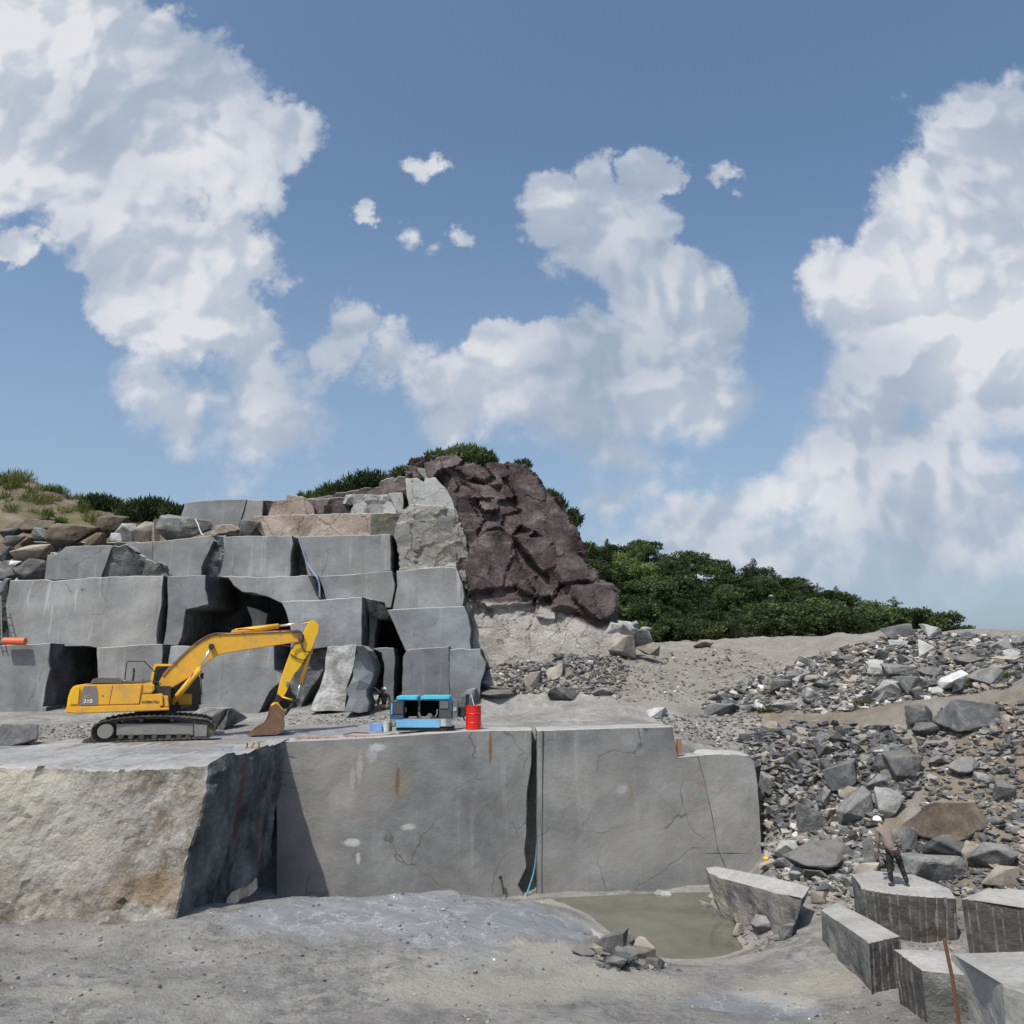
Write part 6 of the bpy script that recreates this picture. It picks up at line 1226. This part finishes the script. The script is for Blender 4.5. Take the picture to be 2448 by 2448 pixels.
for k in range(11):
    t_ = (k+.5)/11; bm = bmesh.new(); tube(bm, [A1.lerp(B1, t_), A2.lerp(B2, t_)], .02, 6); bmobj('rung', bm, M['grey'], LD)
# hoses and ropes
def hose(name, pts, r_, col, label, cat='hose', seg=7):
    bm = bmesh.new(); tube(bm, spline(pts, 7), r_, seg); return tag(bmobj(name, bm, plain(name+'_mat', col, .6), smooth=True), label, cat)
hose('air_hose', [atY('a', x, y, Y) for x, y, Y in ((232, 120, 29.2), (236, 300, 28.9), (228, 500, 28.85), (222, 700, 28.8), (212, 880, 28.75), (195, 1000, 28.7), (150, 1140, 28.5), (140, 1170, 28.4))], .03, (.09, .25, .36), 'blue hose hanging down the dark slit of the lower wall')
hose('air_hose', [atY('3', x, y, Y) for x, y, Y in ((362, 712, 40.7), (400, 830, 40.7), (450, 950, 40.6), (500, 1020, 39.3), (525, 1080, 39.2), (530, 1190, 39.2))], .045, (.20, .24, .32), 'grey blue hose hanging over the upper step')
hose('rope', [atY('1', x, y, Y) for x, y, Y in ((1455, 440, 42.3), (1475, 480, 42.2), (1495, 535, 42.0), (1515, 560, 41.2))], .03, (.55, .57, .6), 'pale rope over the black boulder under the crowning block', 'rope')
hose('air_hose', [atY('5', x, y, Y) for x, y, Y in ((330, 90, 37.4), (400, 165, 37.2), (470, 220, 36.9), (530, 268, 36.6))], .03, (.40, .52, .55), 'thin pale hose running up from the far worker')
hose('air_hose', [atY('5', x, y, Y) for x, y, Y in ((650, 590, 28.5), (655, 650, 28.3), (690, 660, 28.3), (700, 620, 28.5))], .02, (.05, .05, .05), 'dark hose looping beside the compressor')
hose('air_hose', [atY('5', x, y, Y) for x, y, Y in ((1575, 290, 36), (1590, 340, 33), (1608, 412, 29))], .015, (.5, .52, .55), 'thin pale line behind the red drum', 'line')
HR = [hit('7', x, y)+Vector((0, 0, .03)) for x, y in ((560, 1092), (640, 1098), (720, 1090), (800, 1100))]
hose('air_hose', HR, .02, (.10, .10, .10), 'dark hose snaking over the silt left of the worker')
hose('cable', [atY('a', x, y, 28.6) for x, y in ((0, 1010), (8, 1060), (18, 1130))], .015, (.04, .035, .03), 'thin bent bar at the foot of the lower wall', 'cable') if False else None
bm = bmesh.new(); q = [tpt('9', x, y, 28.25) for x, y in ((1440, 960), (1448, 1000), (1458, 1060))]; tube(bm, q, .02, 6); tube(bm, [tpt('9', x, y, 28.25) for x, y in ((1448, 960), (1466, 1060))], .012, 6); c = q[0]; box(bm, c, (.12, .08, .10), bev=.02)
tag(bmobj('iron_stake', bm, M['blk']), 'dark iron stake leaning at the foot of the lower wall', 'stake')
p0 = hit('7', 1530, 1905); p0 = atY('7', 1530, 1900, 14.8); p1 = atY('7', 1440, 1408, 14.8); bm = bmesh.new(); tube(bm, [p0-Vector((0, 0, .3)), p0.lerp(p1, .5)+Vector((.015, 0, 0)), p1], .032, 8)
tag(bmobj('rusty_rod', bm, M['rst2']), 'rusty drill rod standing upright in front of the drilled blocks', 'rod')
bm = bmesh.new(); p = atY('7', 342, 960, 27.5); tube(bm, [p, atY('7', 338, 905, 27.4)], .09, 10); tag(bmobj('plastic_can', bm, plain('yellow_plastic', (.6, .38, .05), .5)), 'small yellow can at the right foot of the lower wall', 'can')
# ------------------------------------------------------------------ workers
def skin_mesh(name, nodes, edges, mat, parent, root=0, sub=1):
    """nodes: (x, y, z, r); one continuous skinned surface"""
    me = bpy.data.meshes.new(name); me.from_pydata([n[:3] for n in nodes], edges, [])
    o = bpy.data.objects.new(name, me); COL.objects.link(o)
    m = o.modifiers.new('s', 'SKIN'); m.use_smooth_shade = True
    for i, v in enumerate(me.skin_vertices[0].data): v.radius = (nodes[i][3], nodes[i][4] if len(nodes[i]) > 4 else nodes[i][3]); v.use_root = (i == root)
    s = o.modifiers.new('u', 'SUBSURF'); s.levels = s.render_levels = sub
    dg = bpy.context.evaluated_depsgraph_get(); me2 = bpy.data.meshes.new_from_object(o.evaluated_get(dg)); bpy.data.objects.remove(o)
    me2.materials.clear(); me2.polygons.foreach_set('use_smooth', [True]*len(me2.polygons)); me2.name = name
    return mkobj(name, me2, mat, parent)
def hand_chain(N, E, w, d, side, r_=.009):
    """five unequal curled fingers grown from a palm at wrist w pointing along d"""
    w = Vector(w); d = Vector(d).normalized(); s = d.cross(Vector((0, 1, 0))).normalized()*side; c = d.cross(s).normalized()
    i0 = len(N)-1; N.append((*(w+d*.05), .026, .016)); E.append((i0, len(N)-1)); pi = len(N)-1
    for k, (off, L) in enumerate(((-.028, .062), (-.010, .074), (.010, .070), (.028, .055))):
        a = w+d*.085+s*off; N.append((*a, r_)); E.append((pi, len(N)-1)); b = a+d*L*.5+c*L*.25; N.append((*b, r_*.95)); E.append((len(N)-2, len(N)-1)); e = b+d*L*.3+c*L*.45; N.append((*e, r_*.85)); E.append((len(N)-2, len(N)-1))
    a = w+d*.03-s*.035; N.append((*a, r_*1.1)); E.append((pi, len(N)-1)); b = a+d*.035-s*.018+c*.012; N.append((*b, r_)); E.append((len(N)-2, len(N)-1))
def person(loc, rz, J, cols, label, sc=1.0):
    e = empty('person', loc, (0, 0, rz)); e.scale = (sc,)*3; tag(e, label, 'person')
    sk, sh, tr, bo, hm = [plain(n, c, .75, dirt=.35, dirtcol=(.3, .27, .24), sc=12) for n, c in zip(('skin', 'shirt_cloth', 'trouser_cloth', 'boot_leather', 'helmet_shell'), cols)]
    P = {k: Vector(v) for k, v in J.items()}
    # body (one surface)
    N = []; E = []
    def add(p, r_, prev=None, r2=None):
        N.append((*p, r_, r2 or r_))
        if prev is not None: E.append((prev, len(N)-1))
        return len(N)-1
    pel = add(P['pel'], .10, None, .085); wa = add(P['pel'].lerp(P['chest'], .5), .10, pel, .08); ch = add(P['chest'], .135, wa, .10); nk = add(P['neck'], .05, ch); hd = add(P['head']+Vector((0, 0, -.03)), .072, nk, .085); tp = add(P['head']+Vector((0, 0, .06)), .07, hd, .08)
    nose = add(P['head']+Vector(P['face'])*.112+Vector((0, 0, -.02)), .014, hd)
    for s in ('L', 'R'):
        a = add(P['sh'+s], .05, ch); b = add(P['el'+s], .036, a); c = add(P['wr'+s], .026, b); hand_chain(N, E, P['wr'+s], P['hd'+s]-P['wr'+s], 1 if s == 'L' else -1)
    for s in ('L', 'R'):
        a = add(P['hip'+s], .085, pel); b = add(P['kn'+s], .055, a); add(P['an'+s], .038, b)
    body = skin_mesh('body', N, E, sk, e)
    for s in (-1, 1):                                   # eyes and ears
        f = Vector(P['face']).normalized(); u = f.cross(Vector((0, 0, 1))).normalized(); bm = bmesh.new()
        bmesh.ops.create_uvsphere(bm, u_segments=8, v_segments=6, radius=.009, matrix=Matrix.Translation(P['head']+f*.085+u*.03*s)); bmobj('eye', bm, plain('eye_dark', (.02, .015, .01), .3), e)
        bm = bmesh.new(); bmesh.ops.create_uvsphere(bm, u_segments=8, v_segments=6, radius=1, matrix=Matrix.Translation(P['head']+u*.078*s) @ Matrix.Diagonal((.014, .022, .03, 1))); bmobj('ear', bm, sk, e)
    # shirt
    N = []; E = []
    pel = add(P['pel']+Vector((0, 0, -.02)), .17, None, .14); wa = add(P['pel'].lerp(P['chest'], .5), .155, pel, .12); ch = add(P['chest'], .175, wa, .125); add(P['neck']-Vector((0, 0, .03)), .075, ch)
    for s in ('L', 'R'): a = add(P['sh'+s], .075, ch); b = add(P['el'+s], .055, a); add(P['wr'+s].lerp(P['el'+s], .12), .042, b)
    skin_mesh('shirt', N, E, sh, e, sub=2)
    N = []; E = []
    pel = add(P['pel']+Vector((0, 0, .01)), .158, None, .125)
    for s in ('L', 'R'): a = add(P['hip'+s], .105, pel); b = add(P['kn'+s], .078, a); add(P['an'+s], .062, b)
    skin_mesh('trousers', N, E, tr, e, sub=2)
    for s in ('L', 'R'):
        f = Vector(P['toe'+s]); N = [(*P['an'+s], .05), (*(P['an'+s]-Vector((0, 0, .05))), .052), (*f, .04)]; skin_mesh('boot', N, [(0, 1), (1, 2)], bo, e)
    bm = bmesh.new(); bmesh.ops.create_uvsphere(bm, u_segments=24, v_segments=14, radius=1, matrix=Matrix.Translation(P['head']+Vector((0, 0, .045))) @ Matrix.Diagonal((.118, .135, .115, 1)))
    bmesh.ops.delete(bm, geom=[v for v in bm.verts if v.co.z < P['head'].z+.03], context='VERTS')
    br = [v for v in bm.verts if v.co.z < P['head'].z+.055 and v.is_boundary]
    for v in br: d_ = (v.co-P['head']); d_.z = 0; v.co += d_.normalized()*.022+Vector(P['face'])*.02
    bmesh.ops.solidify(bm, geom=bm.faces[:], thickness=.006)
    tilt = Matrix.Translation(P['head']) @ Matrix.Rotation(J.get('tiltv', 0), 4, 'X') @ Matrix.Translation(-P['head']) if False else Matrix()
    bmobj('helmet', bm, hm, e, smooth=True)
    return e
pb = atZ('7', 1180, 1092, -4.42*1.19+.01)
k_ = 1.0
person(pb+Vector((0, .12, 0)), 0, dict(pel=(-.10, .02, .90), chest=(-.22, .22, 1.33), neck=(-.26, .32, 1.50), head=(-.28, .42, 1.60), face=(0, .8, -.6), shL=(-.40, .24, 1.40), elL=(-.40, .22, 1.12), wrL=(-.36, .32, .88), hdL=(-.33, .38, .78),
       shR=(-.06, .26, 1.40), elR=(.06, .22, 1.08), wrR=(.22, .36, 1.10), hdR=(.32, .42, 1.10), hipL=(-.19, .02, .86), hipR=(.0, .02, .86), knL=(-.22, .06, .47), knR=(.12, .05, .46), anL=(-.20, .02, .10), anR=(.22, .0, .08), toeL=(-.23, .16, .03), toeR=(.27, .13, .03)),
       ((.30, .19, .13), (.19, .155, .135), (.014, .011, .011), (.06, .05, .045), (.78, .78, .76)), 'worker in brown shirt and black trousers bending on the grooved block', .90)
DRL = empty('rock_drill', pb+Vector((-.02, .42, 0))); DRL.scale = (.9,)*3; tag(DRL, 'hand held rock drill between the feet of the bending worker', 'drill')
bm = bmesh.new(); tube(bm, [(0, 0, -.02), (0, 0, .35)], .018, 8); bmobj('drill_steel', bm, M['grey'], DRL)
bm = bmesh.new(); tube(bm, [(0, 0, .33), (0, 0, .40), (0, 0, .68), (0, 0, .72)], .062, 12); box(bm, (0, 0, .46), (.16, .12, .08), bev=.02); bmobj('drill_body', bm, M['hood'], DRL)
bm = bmesh.new(); tube(bm, [(-.28, -.06, .80), (-.1, 0, .74), (.1, 0, .74), (.30, -.02, 1.02)], .02, 8); bmobj('handle', bm, M['blk'], DRL)
bm = bmesh.new(); tube(bm, spline([(.04, .02, .60), (.25, .1, .45), (.5, .3, .2), (.75, .5, .15)], 6), .02, 8); bmobj('hose', bm, M['hose'], DRL)
pf = atY('5', 565, 642, 36.3)
person(pf, math.pi, dict(pel=(0, 0, .92), chest=(.02, .0, 1.32), neck=(.02, .02, 1.50), head=(.02, .05, 1.63), face=(0, 1, -.15), shL=(-.19, 0, 1.42), elL=(-.27, .0, 1.14), wrL=(-.20, .12, .93), hdL=(-.16, .16, .84),
       shR=(.22, 0, 1.42), elR=(.28, -.02, 1.12), wrR=(.30, .06, .86), hdR=(.30, .1, .76), hipL=(-.10, 0, .88), hipR=(.10, 0, .88), knL=(-.12, .03, .48), knR=(.11, .02, .48), anL=(-.11, 0, .10), anR=(.13, 0, .10), toeL=(-.12, .14, .03), toeR=(.15, .13, .03)),
       ((.30, .19, .13), (.022, .018, .022), (.20, .145, .09), (.05, .04, .035), (.82, .82, .82)), 'worker in dark shirt, brown trousers and white helmet standing left of the compressor', .92)
# ------------------------------------------------------------------ plants
def leaf_cloud(name, clumps, n, size, mats, parent, seed=0, up=.4, flat=.6, long=1.6):
    """many leaf faces spread through clumps (x, y, z, rx, ry, rz)"""
    r_ = np.random.default_rng(seed); C_ = np.array(clumps); w = C_[:, 3]*C_[:, 4]*C_[:, 5]; w = w**.67; w /= w.sum(); ci = r_.choice(len(C_), n, p=w)
    u = r_.normal(size=(n, 3)); u /= np.linalg.norm(u, axis=1)[:, None]; rad = r_.random(n)**.33*(.75+.35*r_.random(n)); c = C_[ci, :3]+u*rad[:, None]*C_[ci, 3:6]
    d = u*.8+r_.normal(size=(n, 3))*.6+np.array([0, 0, up]); d /= np.linalg.norm(d, axis=1)[:, None]
    s = np.cross(d, r_.normal(size=(n, 3))); s /= np.linalg.norm(s, axis=1)[:, None]; L = size*(.6+.8*r_.random(n))
    a = c-s*(L*.5*flat)[:, None]; b = c+s*(L*.5*flat)[:, None]; t_ = c+d*(L*long*.5)[:, None]; q = c-d*(L*long*.5)[:, None]
    V = np.stack([q, b, t_, a], 1).reshape(-1, 3); F = np.arange(4*n).reshape(n, 4)
    me = bpy.data.meshes.new(name); me.from_pydata(V.tolist(), [], F.tolist()); at_ = me.attributes.new('tone', 'FLOAT', 'POINT')
    ct = r_.random(len(C_)); at_.data.foreach_set('value', np.repeat(np.clip(ct[ci]*.6+r_.random(n)*.4, 0, 1), 4).astype(np.float32))
    return mkobj(name, me, mats, parent, recentre=False)
def leafmat(name, cols, rnd=.42):
    t = NT(name, .65, .25); c = t.ramp(t.attr('tone'), [(i/(len(cols)-1), x) for i, x in enumerate(cols)]); c = t.mix(1, c, t.mix(t.objrand(), (1-rnd,)*3, (1+rnd, 1+rnd*.8, 1+rnd)), 'MULTIPLY')
    m = t.done(c); tr = t.N.new('ShaderNodeBsdfTranslucent'); t.set(tr.inputs[0], t.mix(1, c, (1.3, 1.5, .7), 'MULTIPLY')); mx = t.N.new('ShaderNodeMixShader'); mx.inputs[0].default_value = .22
    o = [n for n in t.N if n.type == 'OUTPUT_MATERIAL'][0]; t.L.new(t.b.outputs[0], mx.inputs[1]); t.L.new(tr.outputs[0], mx.inputs[2]); t.L.new(mx.outputs[0], o.inputs[0]); return m
M['leafp'] = leafmat('pine_foliage', [(.019, .031, .015), (.037, .058, .023), (.07, .096, .04)]); M['leafb'] = leafmat('broadleaf_foliage', [(.027, .046, .017), (.056, .085, .029), (.11, .15, .06)])
M['leafl'] = leafmat('light_foliage', [(.06, .085, .025), (.10, .14, .045), (.17, .20, .08)]); M['bark'] = plain('bark', (.09, .065, .05), .9, dirt=.5)
M['grass'] = leafmat('grass_blades', [(.05, .065, .02), (.10, .12, .035), (.20, .20, .075)])
TREES = []
def make_tree(i, kind):
    r_ = random.Random(40+i); h = 1.0; cl = []
    if kind == 'pine':
        for k in range(11):
            t_ = k/10; R_ = .30*(1-t_)**.7+.05; a = r_.uniform(0, 6.3); q = r_.uniform(.1, .6)*R_; cl.append((q*math.cos(a), q*math.sin(a), .32+.62*t_, R_*r_.uniform(.5, .9), R_*r_.uniform(.5, .9), .055*r_.uniform(.8, 1.4)))
    else:
        for k in range(12):
            a = r_.uniform(0, 6.3); t_ = r_.random(); R_ = .30*math.sin(math.pi*(.18+.72*t_)); cl.append((R_*.75*math.cos(a), R_*.75*math.sin(a), .34+.52*t_, r_.uniform(.12, .2), r_.uniform(.12, .2), r_.uniform(.09, .15)))
    root = empty('tree', (0, 0, 0)); bm = bmesh.new(); tube(bm, [(0, 0, -.15), (.01, 0, .2), (0, .015, .5), (.0, 0, .85)], .022, 6, r2=.006)
    for k in range(5):
        c = cl[k*2]; tube(bm, [(0, 0, c[2]-.12), (c[0]*.8, c[1]*.8, c[2])], .009, 5, r2=.004)
    tk = bmobj('trunk', bm, M['bark'], root); cr = leaf_cloud('crown', cl, 2600, .030 if kind == 'pine' else .034, M[{'pine': 'leafp', 'broad': 'leafb', 'light': 'leafl'}[kind]], root, i, flat=.35 if kind == 'pine' else .75)
    return root
def copy_tree(root):
    r_ = root.copy(); COL.objects.link(r_)
    for ch in list(root.children): c = ch.copy(); COL.objects.link(c); c.parent = r_
    return r_
protos = [make_tree(i, k) for i, k in enumerate(['pine', 'broad', 'pine', 'broad', 'light', 'broad', 'pine'])]; used = set()
rt = random.Random(12)
def tree_at(x, y, z, h, pi, label, group, w=1.):
    p = protos[pi]; o = p if pi not in used else copy_tree(p); used.add(pi); o.location = (x, y, z); o.scale = (h*w, h*w, h); o.rotation_euler = (0, 0, rt.uniform(0, 6.3)); tag(o, label, 'tree', group); return o
LB = {0: 'dark pine tree on the wooded hill', 2: 'dark pine tree on the wooded hill', 6: 'dark pine tree on the wooded hill', 1: 'green leafy tree on the wooded hill', 3: 'green leafy tree on the wooded hill', 5: 'green leafy tree on the wooded hill', 4: 'light green tree on the wooded hill'}
spots = []; n = 0; tries = 0
while n < 285 and tries < 9000:
    tries += 1; y = 72+56*rt.random()**.8; q = rt.uniform(.055, .67); x = q*y
    if any((x-a)**2+(y-b)**2 < (2.3*(y/100))**2*1.2 for a, b in spots): continue
    if (y < 84 and q > .45) or q > .64: continue
    spots.append((x, y)); z = hpt(x, y); h = rt.choice((2.6, 3.3, 4.0, 4.6, 5.6))*rt.uniform(.85, 1.15)*min(1, max(.35, (.66-q)/.12))*(1.0 if y > 85 else .85); pi = rt.choices(range(7), [3, 4, 3, 4, 1.3, 4, 2])[0]
    tree_at(x, y, z-.3, h, pi, LB[pi], 'trees of the wooded hill', rt.uniform(1.15, 1.5)); n += 1
# undergrowth filling the hill
cl = []
for k in range(900):
    y = rt.uniform(66, 128); x = rt.uniform(.04, .7)*y; s = rt.uniform(.9, 2.0); cl.append((x, y, hpt(x, y)+s*.15, s, s, s*.4))
o = leaf_cloud('undergrowth', cl, 110000, .22, M['leafb'], None, 5, flat=.8); tag(o, 'dense green undergrowth between the trees of the hill', None, None, 'stuff')
def bush(pts, n, size, mat, label, seed, group=None, cat='bush', name='bush', stems=3, flat=.4, long=2.2):
    """pts: (frame, x, y, Y, r) clumps"""
    c = [(*atY(f, x, y, Y), r_, r_, r_*.75) for f, x, y, Y, r_ in pts]; bx_ = sum(q[0] for q in c)/len(c); by_ = sum(q[1] for q in c)/len(c); bz = min(q[2]-q[5] for q in c)
    e = empty(name, (bx_, by_, bz)); tag(e, label, cat, group); leaf_cloud('foliage', [(q[0]-bx_, q[1]-by_, q[2]-bz, *q[3:]) for q in c], n, size, M[mat], e, seed, up=.9, flat=flat, long=long)
    bm = bmesh.new()
    for q in c: tube(bm, [(0, 0, -.3), ((q[0]-bx_)*.6, (q[1]-by_)*.6, (q[2]-bz)*.6), (q[0]-bx_, q[1]-by_, q[2]-bz)], .035, 5, r2=.01)
    bmobj('stems', bm, M['bark'], e)
bush([('1', 690, 340, 51, .9), ('1', 760, 330, 51, 1.0), ('1', 820, 350, 51, .8), ('1', 720, 300, 51, .5)], 1300, .22, 'leafp', 'dark spreading bush on the left skyline', 1, 'bushes on the left skyline')
bush([('1', 960, 385, 49, .9), ('1', 1050, 370, 49, 1.1), ('1', 1130, 360, 49, 1.0), ('1', 1190, 340, 49, .7), ('1', 1100, 410, 49, .8)], 1900, .22, 'leafp', 'largest dark bush left of the pale crowning block', 2, 'bushes on the left skyline')
bush([('1', 1250, 380, 48, .7), ('1', 1310, 375, 48, .55)], 600, .2, 'leafb', 'small green bush touching the pale crowning block', 3, 'bushes on the left skyline')
bush([('3', 820, 340, 46, 1.2), ('3', 900, 310, 46, 1.2), ('3', 980, 310, 46, 1.0), ('3', 740, 360, 46, .8), ('3', 900, 360, 46, 1.2), ('3', 1000, 350, 46, .8)], 3200, .2, 'leafp', 'wide dark green bush on the quarry top left of the cliff', 4)
bush([('3', 640, 370, 46, .8), ('3', 580, 390, 46, .7), ('3', 540, 405, 46, .5)], 1000, .2, 'leafb', 'bush trailing down to the left of the wide dark bush', 5)
bush([('3', 480, 405, 46, .4), ('3', 400, 410, 46, .35)], 300, .18, 'leafb', 'thin tuft of green at the left end of the quarry top', 6)
bush([('3', 1120, 235, 47, .5), ('3', 1160, 225, 47, .55), ('3', 1180, 215, 47, .4)], 600, .18, 'leafb', 'small bush against the left edge of the cliff top', 7)
bush([('3', 1380, 95, 45, .4), ('3', 1450, 92, 45, .5), ('3', 1560, 85, 45, .6), ('3', 1640, 80, 45, .8), ('3', 1720, 100, 45, .9), ('3', 1790, 120, 45, .8), ('3', 1850, 135, 45, .5)], 3000, .18, 'leafb', 'long green bush crowning the cliff', 8)
bush([('4', 820, 155, 45.5, .4), ('4', 760, 150, 45.5, .25), ('4', 845, 165, 45.5, .3)], 350, .15, 'leafp', 'small rounded pine on the right of the cliff top', 9)
bush([('4', 1010, 400, 44.5, .45), ('4', 1060, 430, 44.5, .5), ('4', 1090, 470, 44.4, .45)], 700, .18, 'leafp', 'dark shrub clinging to the right edge of the cliff', 10)
bush([('4', 1180, 560, 43.8, .5), ('4', 1200, 600, 43.6, .5), ('4', 1230, 570, 43.6, .35), ('4', 1190, 530, 43.8, .3)], 650, .18, 'leafp', 'dark pine shrub lowest on the right edge of the cliff', 11)
for i, (x, y, Y, r_) in enumerate([(440, 460, 46, .4), (480, 700, 41, .35), (740, 500, 45, .5), (340, 400, 48, .5)]): bush([('1', x, y, Y, r_), ('1', x+25, y-10, Y, r_*.8)], 260, .15, 'leafl', ['small yellow green tuft on the rocky left slope', 'green tuft hanging on the left end block', 'olive tuft between the rocks of the left slope', 'light green tuft below the grassy skyline'][i], 20+i, 'green tufts on the left slope')
for i, (x, y) in enumerate([(1250, 800), (1880, 680), (820, 835), (1720, 715)]):
    p = hit('6', x, y); c = [(dx, dy, .05, .3, .2, .12) for dx, dy in ((0, 0), (.35, .1), (-.35, .05))]; e = empty('grass_tuft', p); tag(e, ['yellow green grass tuft below the upper rubble bank', 'yellow green grass tuft at the right edge of the rubble bank', 'grass tuft at the left foot of the rubble bank', 'low grass patch under the nearly white boulder'][i], 'grass tuft', 'grass tufts in the rubble'); leaf_cloud('blades', c, 350, .10, M['grass'], e, i+50, up=1.2, flat=.25, long=2.5)
# grass along the left skyline
r2 = np.random.default_rng(3); cl = []
for k in range(330):
    j = r2.integers(30, 60); i = r2.integers(0, 150)
    if j < 48 and r2.random() < .55: continue
    p = HS[j, i]; s = r2.uniform(.2, .55)*(1.6 if j > 52 and i < 60 else 1); cl.append((p[0], p[1], p[2]+s*.2, s*1.4, s, s*.7))
o = leaf_cloud('grass', cl, 26000, .20, M['grass'], None, 9, up=1.5, flat=.22, long=2.6); tag(o, 'long yellow green grass on the left hillside', None, None, 'stuff')
